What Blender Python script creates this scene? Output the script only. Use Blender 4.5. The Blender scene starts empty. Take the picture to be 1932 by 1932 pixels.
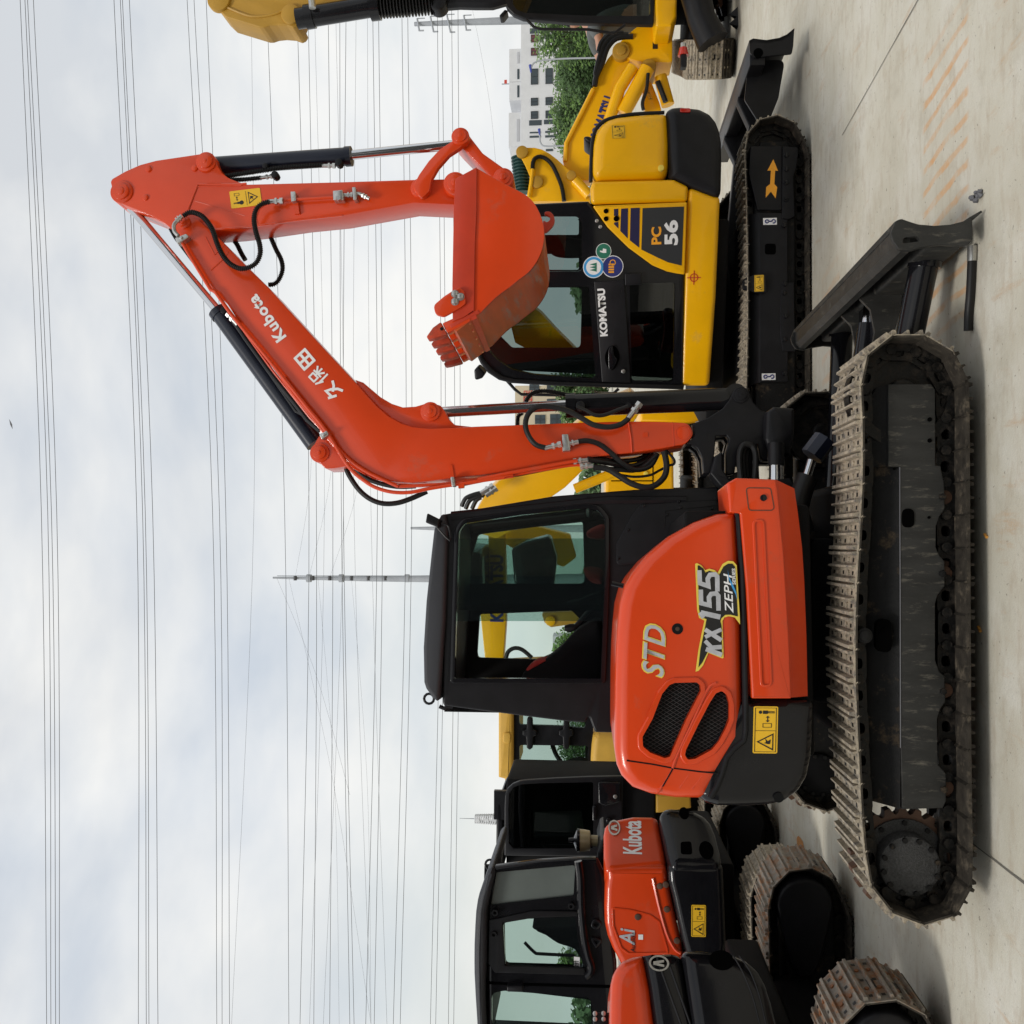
import bpy, bmesh, math, random
from mathutils import Vector, Matrix
from mathutils.geometry import tessellate_polygon
random.seed(7)
R = math.radians
SC = bpy.context.scene
COL = SC.collection
# ---------------------------------------------------------------- camera (a phone held on its side: the picture is rolled 90 degrees)
F_PX, HORIZ, HC = 1786.0, 1115.0, 1.60          # focal length and horizon in pixels of a 1932 px wide picture, eye height
PITCH = math.atan((HORIZ - 966.0) / F_PX)
cam_d = bpy.data.cameras.new('camera'); cam = bpy.data.objects.new('camera', cam_d); COL.objects.link(cam)
cam_d.sensor_width = 36.0; cam_d.sensor_fit = 'HORIZONTAL'; cam_d.lens = 36.0 * F_PX / 1932.0
cam_d.clip_start = 0.05; cam_d.clip_end = 3000
SC.camera = cam
_r = Vector((1, 0, 0)); _f = Vector((0, math.cos(PITCH), math.sin(PITCH))); _u = Vector((0, -math.sin(PITCH), math.cos(PITCH)))
# picture right = world down, picture up = world right
_m = Matrix((-_u, _r, -_f)).transposed().to_4x4(); _m.translation = Vector((0, 0, HC)); cam.matrix_world = _m
# ---------------------------------------------------------------- sky and sun
SUN_EL, SUN_AZ = 52.0, 215.0
world = bpy.data.worlds.new('World'); SC.world = world; world.use_nodes = True
nt = world.node_tree; nt.nodes.clear(); N = nt.nodes.new; L = nt.links.new
sky = N('ShaderNodeTexSky'); sky.sky_type = 'NISHITA'; sky.sun_disc = False
sky.sun_elevation = R(SUN_EL); sky.sun_rotation = R(SUN_AZ); sky.air_density = 1.4; sky.dust_density = 2.0
tc = N('ShaderNodeTexCoord'); mp = N('ShaderNodeMapping'); mp.inputs['Scale'].default_value = (1.0, 1.0, 1.7); mp.inputs['Location'].default_value = (1.3, 5.4, 0.2)
n1 = N('ShaderNodeTexNoise'); n1.inputs['Scale'].default_value = 2.1; n1.inputs['Detail'].default_value = 7; n1.inputs['Roughness'].default_value = .5; n1.inputs['Distortion'].default_value = .25
L(tc.outputs['Generated'], mp.inputs['Vector']); L(mp.outputs[0], n1.inputs['Vector'])
r1 = N('ShaderNodeValToRGB'); r1.color_ramp.elements[0].position = .38; r1.color_ramp.elements[1].position = .58
r1.color_ramp.elements[0].color = (.62, .62, .62, 1); r1.color_ramp.elements[1].color = (.97, .97, .97, 1)
L(n1.outputs['Fac'], r1.inputs['Fac'])
n2 = N('ShaderNodeTexNoise'); n2.inputs['Scale'].default_value = 2.8; n2.inputs['Detail'].default_value = 5
mp2 = N('ShaderNodeMapping'); mp2.inputs['Scale'].default_value = (1, 1, 2.2); mp2.inputs['Location'].default_value = (7.7, 2.4, .3)
L(tc.outputs['Generated'], mp2.inputs['Vector']); L(mp2.outputs[0], n2.inputs['Vector'])
r2 = N('ShaderNodeValToRGB'); r2.color_ramp.elements[0].position = .3; r2.color_ramp.elements[1].position = .56
r2.color_ramp.elements[0].color = (.655, .705, .77, 1); r2.color_ramp.elements[1].color = (.935, .93, .905, 1)
L(n2.outputs['Fac'], r2.inputs['Fac'])
bgs = N('ShaderNodeBackground'); bgs.inputs['Strength'].default_value = .10; L(sky.outputs[0], bgs.inputs['Color'])
bgc = N('ShaderNodeBackground'); bgc.inputs['Strength'].default_value = .92; L(r2.outputs[0], bgc.inputs['Color'])
mx = N('ShaderNodeMixShader'); L(r1.outputs[0], mx.inputs[0]); L(bgs.outputs[0], mx.inputs[1]); L(bgc.outputs[0], mx.inputs[2])
wo = N('ShaderNodeOutputWorld'); L(mx.outputs[0], wo.inputs['Surface'])
sd = bpy.data.lights.new('sun', 'SUN'); sd.energy = 1.5; sd.angle = R(14); sd.color = (1, .96, .9)
sun = bpy.data.objects.new('sun', sd); COL.objects.link(sun)
_az, _el = R(SUN_AZ), R(SUN_EL)
sun.rotation_euler = Vector((-math.sin(_az) * math.cos(_el), -math.cos(_az) * math.cos(_el), -math.sin(_el))).to_track_quat('-Z', 'Y').to_euler()
vs = SC.view_settings; vs.view_transform = 'Standard'; vs.look = 'None'; vs.gamma = 1; vs.use_curve_mapping = False; vs.exposure = 0.18
SC.cycles.max_bounces = 8; SC.cycles.transparent_max_bounces = 16; SC.cycles.use_denoising = True
try: SC.cycles.sample_clamp_indirect = 4
except Exception: pass
# ---------------------------------------------------------------- materials
MATS = {}
def mat(name, col, rough=.5, metal=0, coat=0, var=.0, vscale=6., dirt=None, dirt_amt=.5, dscale=9., bump=.0, bscale=60., spec=.5, stretch=None):
    """col varied by noise; dirt = second colour laid on by a thresholded noise."""
    m = bpy.data.materials.new(name); m.use_nodes = True; t = m.node_tree; b = t.nodes['Principled BSDF']
    b.inputs['Roughness'].default_value = rough; b.inputs['Metallic'].default_value = metal
    b.inputs['Coat Weight'].default_value = coat; b.inputs['Coat Roughness'].default_value = .06
    b.inputs['Specular IOR Level'].default_value = spec
    b.inputs['Base Color'].default_value = (*col, 1)
    co = t.nodes.new('ShaderNodeTexCoord'); src = co.outputs['Object']
    if stretch:
        mm = t.nodes.new('ShaderNodeMapping'); mm.inputs['Scale'].default_value = stretch; t.links.new(src, mm.inputs['Vector']); src = mm.outputs[0]
    def noise(sc, det=5, r=.6):
        n = t.nodes.new('ShaderNodeTexNoise'); n.inputs['Scale'].default_value = sc; n.inputs['Detail'].default_value = det; n.inputs['Roughness'].default_value = r
        t.links.new(src, n.inputs['Vector']); return n.outputs['Fac']
    cur = None
    if var:
        rp = t.nodes.new('ShaderNodeValToRGB'); rp.color_ramp.elements[0].position = .3; rp.color_ramp.elements[1].position = .7
        rp.color_ramp.elements[0].color = (*[c * (1 - var) for c in col], 1); rp.color_ramp.elements[1].color = (*[min(1, c * (1 + var)) for c in col], 1)
        t.links.new(noise(vscale), rp.inputs['Fac']); cur = rp.outputs['Color']
    if dirt:
        rp = t.nodes.new('ShaderNodeValToRGB'); e = rp.color_ramp.elements; e[0].position = max(0, .62 - dirt_amt * .3); e[1].position = min(1, .78 - dirt_amt * .25)
        e[0].color = (0, 0, 0, 1); e[1].color = (1, 1, 1, 1); t.links.new(noise(dscale, 8, .7), rp.inputs['Fac'])
        mxn = t.nodes.new('ShaderNodeMix'); mxn.data_type = 'RGBA'; t.links.new(rp.outputs['Color'], mxn.inputs[0])
        if cur: t.links.new(cur, mxn.inputs[6])
        else: mxn.inputs[6].default_value = (*col, 1)
        mxn.inputs[7].default_value = (*dirt, 1); cur = mxn.outputs[2]
        mr = t.nodes.new('ShaderNodeMapRange'); mr.inputs[3].default_value = rough; mr.inputs[4].default_value = min(.95, rough + .4)
        t.links.new(rp.outputs['Color'], mr.inputs[0]); t.links.new(mr.outputs[0], b.inputs['Roughness'])
    if cur: t.links.new(cur, b.inputs['Base Color'])
    if bump:
        bp = t.nodes.new('ShaderNodeBump'); bp.inputs['Strength'].default_value = bump; bp.inputs['Distance'].default_value = .01
        t.links.new(noise(bscale), bp.inputs['Height']); t.links.new(bp.outputs[0], b.inputs['Normal'])
    MATS[name] = m; return m
mat('red_paint', (.62, .050, .006), .28, coat=.3, spec=.38, var=.07, vscale=2.5, dirt=(.44, .075, .032), dirt_amt=.05, dscale=3.5, bump=.02, bscale=14)
mat('red_worn', (.50, .036, .009), .42, coat=.1, var=.12, vscale=5, dirt=(.36, .10, .03), dirt_amt=.0, dscale=5, bump=.04, bscale=30)
mat('bucket_scrape', (.50, .078, .010), .45, var=.2, vscale=3, dirt=(.34, .28, .23), dirt_amt=.36, dscale=4, stretch=(4, .6, 4))
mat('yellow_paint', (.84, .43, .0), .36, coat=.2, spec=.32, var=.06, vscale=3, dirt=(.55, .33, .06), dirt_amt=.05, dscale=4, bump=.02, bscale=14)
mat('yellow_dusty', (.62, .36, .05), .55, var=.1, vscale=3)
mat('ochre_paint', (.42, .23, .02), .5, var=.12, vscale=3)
mat('black_gloss', (.007, .007, .0085), .17, coat=.22, spec=.2, var=.2, bump=.015, bscale=9)
mat('black_satin', (.009, .009, .0105), .38, spec=.22, var=.25, vscale=8, bump=.03, bscale=40)
mat('black_matte', (.006, .006, .0065), .7, var=.2, vscale=9, spec=.12)
mat('grille_wire', (.05, .05, .05), .5)
mat('hole_black', (.002, .002, .002), 1.0, spec=0)
mat('shoe_inner_and_shade', (.030, .025, .019), .7, spec=.3, var=.5, vscale=18, dirt=(.13, .105, .075), dirt_amt=.3, dscale=16, bump=.3, bscale=60)
mat('bead_grey', (.10, .10, .11), .5)
mat('roof_grey', (.028, .030, .036), .5, spec=.35, var=.08, bump=.25, bscale=350)
mat('navy_steel', (.010, .013, .024), .33, coat=.12, spec=.3, var=.15)
mat('frame_black', (.028, .028, .0265), .45, spec=.2, var=.3, vscale=14, dirt=(.12, .11, .09), dirt_amt=.22, dscale=38, bump=.12, bscale=60, stretch=(1.0, 1, .25))
mat('frame_dirty', (.006, .006, .006), .6, spec=.2, var=.4, vscale=7, dirt=(.10, .072, .045), dirt_amt=.22, dscale=9, bump=.35, bscale=40)
mat('greasy_steel', (.005, .005, .005), .36, spec=.22, var=.4, vscale=18, dirt=(.03, .024, .018), dirt_amt=.5, dscale=24, bump=.3, bscale=55)
mat('shoe_dusty', (.34, .29, .215), .72, var=.32, vscale=22, dirt=(.12, .11, .10), dirt_amt=.5, dscale=30, bump=.5, bscale=90)
mat('shoe_rusty', (.22, .195, .16), .7, var=.25, vscale=20, dirt=(.26, .11, .035), dirt_amt=.5, dscale=14, bump=.4, bscale=80)
mat('rusty_bolt', (.20, .075, .025), .7, var=.3)
mat('rust', (.075, .035, .018), .6, var=.4, vscale=10)
mat('hub_gritty', (.030, .030, .030), .6, var=.6, vscale=120, bump=.5, bscale=160)
mat('chrome', (.62, .63, .65), .10, metal=1)
mat('zinc', (.50, .50, .48), .32, metal=.9, var=.15, vscale=60)
mat('rubber', (.009, .009, .009), .42, spec=.3, var=.2)
mat('boot_green', (.012, .05, .045), .5, var=.2)
mat('white_decal', (.78, .78, .78), .4)
mat('lettering_red', (.5, .02, .01), .5)
mat('silver_decal', (.46, .47, .50), .35, metal=.1, var=.15, vscale=25)
mat('yellow_decal', (.80, .47, .02), .4)
mat('lemon_decal', (.75, .58, .08), .4)
mat('orange_decal', (.85, .36, .02), .4)
mat('black_decal', (.010, .010, .010), .4)
mat('blue_decal', (.02, .03, .16), .4)
mat('navy_decal', (.012, .010, .055), .4)
mat('light_blue_decal', (.05, .30, .62), .4)
mat('green_decal', (.02, .16, .10), .4)
mat('charcoal_decal', (.022, .024, .027), .45)
mat('pink_decal', (.7, .25, .3), .4)
mat('red_lens', (.45, .02, .01), .2, coat=.6)
mat('seat_cloth', (.007, .007, .008), .85, spec=.15)
mat('red_cloth', (.33, .025, .02), .8, var=.2)
mat('bowl_tan', (.30, .25, .14), .3, coat=.4, var=.15)
mat('white_wall', (.60, .61, .63), .8, var=.05, vscale=.4)
mat('beige_wall', (.50, .43, .31), .8, var=.08, vscale=.6)
mat('grey_wall', (.42, .43, .46), .8, var=.05, vscale=.4)
mat('window_dark', (.03, .045, .055), .15)
mat('window_red', (.11, .03, .035), .3)
mat('frame_line', (.02, .025, .03), .5)
mat('pole_grey', (.33, .35, .38), .5, var=.08, vscale=1)
mat('unseen_hall_wall', (.10, .095, .09), .8, var=.1, vscale=.3)
mat('unseen_hall_door', (.035, .04, .05), .6)
mat('tooth_steel', (.42, .040, .010), .5, var=.3, vscale=20, dirt=(.16, .07, .04), dirt_amt=.3, dscale=25)
mat('pane_sky_haze', (.12, .14, .13), .28, var=.15, vscale=2)  # grey-green tint with the hazy sky reflection painted into it
mat('wire_dark', (.055, .055, .06), .6)
mat('lamp_blue', (.04, .06, .3), .4)
mat('bark', (.06, .045, .03), .9, var=.3)
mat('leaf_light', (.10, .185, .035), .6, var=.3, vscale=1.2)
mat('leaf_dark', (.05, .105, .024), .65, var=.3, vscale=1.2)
mat('tree_far', (.10, .17, .07), .8, var=.2)
mat('grey_cloth', (.10, .11, .11), .85, var=.12)
mat('skin', (.45, .24, .16), .5)
mat('rust_stain', (.45, .20, .06), .9, var=.3)
mat('orange_bit', (.6, .28, .05), .6)
mat('flag_red', (.5, .05, .03), .7)
def glass(name, tint, refl=1.0, rough=.0):
    m = bpy.data.materials.new(name); m.use_nodes = True; t = m.node_tree; t.nodes.clear()
    tr = t.nodes.new('ShaderNodeBsdfTransparent'); tr.inputs['Color'].default_value = (*tint, 1)
    gl = t.nodes.new('ShaderNodeBsdfGlossy'); gl.inputs['Roughness'].default_value = rough; gl.inputs['Color'].default_value = (1, 1, 1, 1)
    fr = t.nodes.new('ShaderNodeFresnel'); fr.inputs['IOR'].default_value = 1.5
    mu = t.nodes.new('ShaderNodeMath'); mu.operation = 'MULTIPLY'; mu.inputs[1].default_value = refl; t.links.new(fr.outputs[0], mu.inputs[0])
    mi = t.nodes.new('ShaderNodeMixShader'); t.links.new(mu.outputs[0], mi.inputs[0]); t.links.new(tr.outputs[0], mi.inputs[1]); t.links.new(gl.outputs[0], mi.inputs[2])
    o = t.nodes.new('ShaderNodeOutputMaterial'); t.links.new(mi.outputs[0], o.inputs['Surface']); MATS[name] = m
glass('glass_green', (.64, .74, .71), 1.5); glass('glass_clear', (.86, .93, .90)); glass('glass_dark', (.25, .29, .28), 1.2); glass('glass_smoke', (.45, .52, .50), 1.1)
glass('glass_frost', (.12, .14, .13), 3.0, .35)
# ---------------------------------------------------------------- frames: planes parallel to a machine's side; picture points are put on them at their real distance
TILE = {0: (0, 0, 1, 1), 1: (774.9, 839.4, .3008, .3008), 2: (1356, 839.4, .3008, .3008), 3: (1356, 322.9, .3008, .3008), 4: (839.4, 322.9, .3008, .3008),
        5: (839.4, 1356, .3008, .3008), 6: (1356, 1356, .2981, .2981), 7: (839.4, 0, .3008, .3008), 8: (1356, 0, .2981, .2981),
        9: (193.7, 226, .234, .234), 10: (387.4, 516.6, .3008, .3008), 11: (387.4, 0, .3008, .3008), 12: (0, 0, .5, .5), 13: (1097.7, 678, .25066, .25066),
        14: (1194.5, 1033.1, .1671, .1671), 15: (807.1, 0, .1838, .1838), 16: (839.4, 258.3, .2005, .2005), 17: (891.1, 1517.4, .21457, .21457), 18: (503.6, 871.7, .38436, .38436)}
CAMP = Vector((0, 0, HC))
def ray(x, y):
    a = (966.0 - y) / F_PX; b = (966.0 - x) / F_PX
    return Vector((a, math.cos(PITCH) - b * math.sin(PITCH), math.sin(PITCH) + b * math.cos(PITCH)))
def on_ground(x, y, z=0.0):
    d = ray(x, y); t = (z - HC) / d.z; return CAMP + d * t
def at_depth(x, y, Y):
    d = ray(x, y); return CAMP + d * (Y / d.y)
def pts(s):
    out = []
    for q in s.split():
        out.append(tuple(float(v) for v in q.split(',')))
    return out
class Frame:
    def __init__(s, ox, oy, yaw, oz=0.0):
        s.O = Vector((ox, oy, oz)); s.ex = Vector((math.cos(R(yaw)), math.sin(R(yaw)), 0)); s.n = Vector((-math.sin(R(yaw)), math.cos(R(yaw)), 0))
    def W(s, u, w, z): return s.O + s.ex * u + s.n * w + Vector((0, 0, z))
    def uz(s, t, x, y, w):
        T = TILE[t]; d = ray(T[0] + T[2] * x, T[1] + T[3] * y); pl = s.O + s.n * w
        k = s.n.dot(pl - CAMP) / s.n.dot(d); p = CAMP + d * k - s.O
        return (p.dot(s.ex), p.z)
    def L(s, t, st, w):                       # list of points (optional 3rd number = corner radius in m)
        if isinstance(st, str): st = pts(st)
        o = []
        for q in st:
            a = s.uz(t, q[0], q[1], w); o.append((a[0], a[1]) + ((q[2],) if len(q) > 2 else ()))
        return o
def rnd(poly, r=0.0, seg=4):
    """fillet the corners of a closed polygon"""
    n = len(poly); out = []
    for i in range(n):
        p = Vector(poly[i][:2]); a = Vector(poly[i - 1][:2]); b = Vector(poly[(i + 1) % n][:2]); rr = poly[i][2] if len(poly[i]) > 2 else r
        da, db = a - p, b - p; la, lb = da.length, db.length
        if rr <= 0 or la < 1e-6 or lb < 1e-6: out.append((p.x, p.y)); continue
        da /= la; db /= lb; ang = math.acos(max(-1, min(1, da.dot(db))))
        if ang > 3.05: out.append((p.x, p.y)); continue
        t = min(rr / math.tan(ang / 2), la * .48, lb * .48)
        for k in range(seg + 1):
            f = k / seg; q = (p + da * t) * (1 - f) ** 2 + p * 2 * f * (1 - f) + (p + db * t) * f * f; out.append((q.x, q.y))
    return out
def smooth(poly, k=4, closed=True):
    P = [Vector(p) for p in poly]; n = len(P); out = []
    for i in range(n if closed else n - 1):
        p0 = P[(i - 1) % n] if closed or i > 0 else P[0]; p1 = P[i]; p2 = P[(i + 1) % n]; p3 = P[(i + 2) % n] if closed or i + 2 < n else P[-1]
        for j in range(k):
            t = j / k; out.append(tuple(.5 * ((2 * p1) + (p2 - p0) * t + (2 * p0 - 5 * p1 + 4 * p2 - p3) * t * t + (3 * p1 - p0 - 3 * p2 + p3) * t ** 3)))
    if not closed: out.append(tuple(P[-1]))
    return out
def area(p): return .5 * sum(p[i - 1][0] * p[i][1] - p[i][0] * p[i - 1][1] for i in range(len(p)))
def inset(poly, d):
    n = len(poly); s = 1 if area(poly) > 0 else -1; out = []
    for i in range(n):
        p = Vector(poly[i]); e1 = p - Vector(poly[i - 1]); e2 = Vector(poly[(i + 1) % n]) - p
        if e1.length < 1e-7: e1 = e2
        if e2.length < 1e-7: e2 = e1
        if e1.length < 1e-7: out.append(tuple(p)); continue
        e1.normalize(); e2.normalize(); n1 = Vector((-e1.y, e1.x)) * s; n2 = Vector((-e2.y, e2.x)) * s
        k = 1 + n1.dot(n2); v = (n1 + n2) / max(k, .45); out.append((p.x + v.x * d, p.y + v.y * d))
    for it in range(12 if d > .012 else 2):         # collapse edges that have turned round
        bad = False
        for i in range(n):
            j = (i + 1) % n; ex, ey = poly[j][0] - poly[i][0], poly[j][1] - poly[i][1]; fx, fy = out[j][0] - out[i][0], out[j][1] - out[i][1]
            if ex * fx + ey * fy < -1e-12:
                m = ((out[i][0] + out[j][0]) / 2, (out[i][1] + out[j][1]) / 2); out[i] = out[j] = m; bad = True
        if not bad: break
    return out
def hull(poly):
    P = sorted(set((round(p[0], 5), round(p[1], 5)) for p in poly)); out = []
    for seq in (P, P[::-1]):
        h = []
        for p in seq:
            while len(h) > 1 and (h[-1][0] - h[-2][0]) * (p[1] - h[-2][1]) - (h[-1][1] - h[-2][1]) * (p[0] - h[-2][0]) <= 1e-12: h.pop()
            h.append(p)
        out += h[:-1]
    return out
def inset_convex(poly, d):
    """rounded shells: true inset of a (nearly) convex outline, every vertex mapped to the nearest point of it"""
    if d < 1e-6: return list(poly)
    H = hull(poly); C = list(H)
    for i in range(len(H)):
        a, b = Vector(H[i]), Vector(H[(i + 1) % len(H)]); e = (b - a).normalized(); nn = Vector((-e.y, e.x)); q = a + nn * d; N_ = []
        for j in range(len(C)):
            s_, t_ = Vector(C[j]), Vector(C[(j + 1) % len(C)]); ds, dt = (s_ - q).dot(nn), (t_ - q).dot(nn)
            if ds >= 0: N_.append((s_.x, s_.y))
            if ds * dt < 0: x = s_.lerp(t_, ds / (ds - dt)); N_.append((x.x, x.y))
        C = N_
        if len(C) < 3: return inset(poly, d)
    out = []
    for p in poly:
        p = Vector(p); best = None
        for j in range(len(C)):
            s_, t_ = Vector(C[j]), Vector(C[(j + 1) % len(C)]); v = t_ - s_; k = 0 if v.length < 1e-9 else max(0, min(1, (p - s_).dot(v) / v.dot(v))); x = s_ + v * k
            if best is None or (x - p).length < best[0]: best = ((x - p).length, x)
        out.append((best[1].x, best[1].y))
    return out
class MB:
    """collects shapes, then links them as one mesh object"""
    def __init__(s): s.v = []; s.f = []; s.m = []; s.cur = 0; s.fl = set()
    def add(s, vs, fs):
        o = len(s.v); s.v += [tuple(v) for v in vs]; s.f += [tuple(i + o for i in f) for f in fs]; s.m += [s.cur] * len(fs); return s
    def prism(s, fr, poly, w0, w1, r=0., seg=3, holes=(), back=0., fn=None, rim=None, wt=None):
        """poly in (u,z); near face at w0, far face at w1; r = rounding of the near edge, back = of the far edge"""
        poly = [p[:2] for p in poly]; holes = [[h[:2] for h in hh] for hh in holes]
        rings = []; cvx = max(r, back) >= .03 and not wt and abs(area(hull(poly))) < 1.025 * abs(area(poly)); ins = inset_convex if cvx else inset
        if r > 0:
            for k in range(seg + 1):
                a = math.pi / 2 * k / seg; q_ = ins(poly, r * (1 - math.sin(a)))
                if wt: q_ = [(p[0] + (c_[0] - p[0]) * wt(p[0], p[1]), p[1] + (c_[1] - p[1]) * wt(p[0], p[1])) for p, c_ in zip(poly, q_)]
                rings.append((q_, w0 + r * (1 - math.cos(a))))
        else: rings.append((poly, w0))
        if back > 0:
            for k in range(seg + 1):
                a = math.pi / 2 * k / seg; rings.append((ins(poly, back * (1 - math.cos(a))), w1 - back * (1 - math.sin(a))))
        else: rings.append((poly, w1))
        n = len(poly); V = []; Fs = []
        W = (lambda u, w, z: fr.W(*fn(u, w, z))) if fn else fr.W
        for ring, w in rings: V += [W(p[0], w, p[1]) for p in ring]
        for j in range(len(rings) - 1):
            for i in range(n):
                k = (i + 1) % n; Fs.append((j * n + i, j * n + k, (j + 1) * n + k, (j + 1) * n + i))
        hs = []
        if rim:
            o = len(V); m = n; rim = [p[:2] for p in rim]; V += [W(p[0], w0, p[1]) for p in rim] + [W(p[0], w1, p[1]) for p in rim]
            for i in range(n):
                k = (i + 1) % n; e = (len(rings) - 1) * n
                Fs += [(o + i, o + k, o + m + k, o + m + i), (i, k, o + k, o + i), (e + i, e + k, o + m + k, o + m + i)]
            return s.add(V, Fs)
        for h in holes:
            o = len(V); V += [W(p[0], w0, p[1]) for p in h]; V += [W(p[0], w1, p[1]) for p in h]; m = len(h)
            for i in range(m): k = (i + 1) % m; Fs.append((o + i, o + k, o + m + k, o + m + i))
            hs.append((o, m))
        for side, (ring, w) in ((0, rings[0]), (1, rings[-1])):
            nf0 = len(Fs)
            base = 0 if side == 0 else (len(rings) - 1) * n
            if not holes: Fs.append(tuple(base + i for i in range(n)))
            else:
                loops = [[Vector((p[0], p[1], 0)) for p in ring]] + [[Vector((p[0], p[1], 0)) for p in h] for h in holes]
                idx = [base + i for i in range(n)]
                for o, m in hs: idx += [o + side * m + i for i in range(m)]
                for t in tessellate_polygon(loops): Fs.append(tuple(idx[i] for i in t))
            s.fl.update(range(len(s.f) + nf0, len(s.f) + len(Fs)))
        return s.add(V, Fs)
    def box(s, fr, u0, u1, w0, w1, z0, z1, r=0.):
        return s.prism(fr, [(u0, z0), (u1, z0), (u1, z1), (u0, z1)] if not r else rnd([(u0, z0), (u1, z0), (u1, z1), (u0, z1)], r), w0, w1, r=r * .6, seg=2, back=r * .6)
    def tube(s, P, r, n=10, caps=True, rib=0., ribn=0):
        P = [Vector(p) for p in P]; rr = r if isinstance(r, (list, tuple)) else None
        if ribn:                                         # corrugated hose: resample
            Ls = [0.]
            for a, b in zip(P, P[1:]): Ls.append(Ls[-1] + (b - a).length)
            tot = Ls[-1]; m = ribn * 4; Q = []; j = 0
            for i in range(m + 1):
                d = tot * i / m
                while j < len(Ls) - 2 and Ls[j + 1] < d: j += 1
                Q.append(P[j].lerp(P[j + 1], (d - Ls[j]) / max(1e-9, Ls[j + 1] - Ls[j])))
            P = Q; rr = [r + rib * (1 if i % 4 in (0, 1) else -1) for i in range(len(P))]
        if rr is None: rr = [r] * len(P)
        V = []; Fs = []; T = (P[1] - P[0]).normalized(); up = Vector((0, 0, 1)) if abs(T.z) < .9 else Vector((1, 0, 0))
        X = T.cross(up).normalized()
        for i, p in enumerate(P):
            t = (P[min(i + 1, len(P) - 1)] - P[max(i - 1, 0)]); t = t.normalized() if t.length > 1e-9 else T
            X = (X - t * X.dot(t)); X = X.normalized() if X.length > 1e-6 else t.orthogonal().normalized(); Y = t.cross(X); T = t
            for k in range(n): a = 2 * math.pi * k / n; V.append(p + (X * math.cos(a) + Y * math.sin(a)) * rr[i])
        for i in range(len(P) - 1):
            for k in range(n): k2 = (k + 1) % n; Fs.append((i * n + k, i * n + k2, (i + 1) * n + k2, (i + 1) * n + k))
        if caps: Fs.append(tuple(range(n))); Fs.append(tuple((len(P) - 1) * n + k for k in range(n)))
        return s.add(V, Fs)
    def disc(s, fr, u, z, w0, w1, r, n=28, bev=0.):
        c = [(u + r * math.cos(2 * math.pi * k / n), z + r * math.sin(2 * math.pi * k / n)) for k in range(n)]
        return s.prism(fr, c, w0, w1, r=bev, seg=2)
    def ring(s, fr, u, z, w0, w1, r, ri, n=28):
        c = [(u + r * math.cos(2 * math.pi * k / n), z + r * math.sin(2 * math.pi * k / n)) for k in range(n)]
        h = [(u + ri * math.cos(2 * math.pi * k / n), z + ri * math.sin(2 * math.pi * k / n)) for k in range(n)]
        return s.prism(fr, c, w0, w1, holes=[h])
    def build(s, name, m, parent=None, ang=35, scale_up=None):
        me = bpy.data.meshes.new(name); off = parent_world(parent)
        me.from_pydata([(v[0] - off.x, v[1] - off.y, v[2] - off.z) for v in s.v], [], s.f)
        if any(s.m): me.polygons.foreach_set('material_index', s.m)
        me.polygons.foreach_set('use_smooth', [i not in s.fl for i in range(len(me.polygons))])
        me.validate()
        bm = bmesh.new(); bm.from_mesh(me); bmesh.ops.remove_doubles(bm, verts=bm.verts, dist=1e-5); bmesh.ops.recalc_face_normals(bm, faces=bm.faces); bm.to_mesh(me); bm.free()
        for q in (m if isinstance(m, (list, tuple)) else [m]): me.materials.append(MATS[q])
        try: me.set_sharp_from_angle(angle=R(ang))
        except Exception: pass
        o = bpy.data.objects.new(name, me); COL.objects.link(o); o.parent = parent
        return o
def parent_world(p):
    v = Vector((0, 0, 0))
    while p is not None: v += Vector(p.location); p = p.parent
    return v
def thing(name, label, cat, loc=(0, 0, 0), group=None):
    o = bpy.data.objects.new(name, None); COL.objects.link(o); o.location = loc; o.empty_display_size = .3
    return tag(o, label, cat, group)
def tag(o, label, cat, group=None):
    o['label'] = label; o['category'] = cat
    if group: o['group'] = group
    return o
def struct(o): o['kind'] = 'structure'; return o
def ribbon(mb, fr, line, w, width, h=.003):
    """a thin raised line (seam, weld bead, moulding) along (u,z) points"""
    return mb.tube([fr.W(p[0], w, p[1]) for p in line], width, n=6)
FONTC = {}
def lettering(fr, w, txt, a, b, hgt, name, m, parent, shear=0., bold=.012, space=1.0, thick=.0015, dz=0.):
    """text from a to b (u,z of the baseline ends) on the plane w, capital height hgt in metres"""
    c = bpy.data.curves.new('lettering', 'FONT'); c.body = txt; c.offset = bold; c.shear = shear; c.extrude = 0; c.space_character = space; c.resolution_u = 3
    o = bpy.data.objects.new('lettering', c); COL.objects.link(o); bpy.context.view_layer.update()
    me = bpy.data.meshes.new_from_object(o.evaluated_get(bpy.context.evaluated_depsgraph_get())); bpy.data.objects.remove(o)
    xs = [v.co.x for v in me.vertices]; ys = [v.co.y for v in me.vertices]
    if not xs: return None
    x0, x1, y0, y1 = min(xs), max(xs), min(ys), max(ys)
    A = Vector((a[0], a[1])); B = Vector((b[0], b[1])); d = (B - A).normalized(); nn = Vector((-d.y, d.x)); Lg = (B - A).length
    off = parent_world(parent)
    for v in me.vertices:
        p = A + d * ((v.co.x - x0) / (x1 - x0) * Lg) + nn * ((v.co.y - y0) / (y1 - y0) * hgt); v.co = fr.W(p.x, w, p.y) - off
    me.materials.append(MATS[m]); me.name = name
    ob = bpy.data.objects.new(name, me); COL.objects.link(ob); ob.parent = parent
    return ob
def flat(fr, w, poly, name, m, parent, holes=()):
    b = MB(); b.prism(fr, poly, w, w + .0012, holes=holes); return b.build(name, m, parent)
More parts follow.
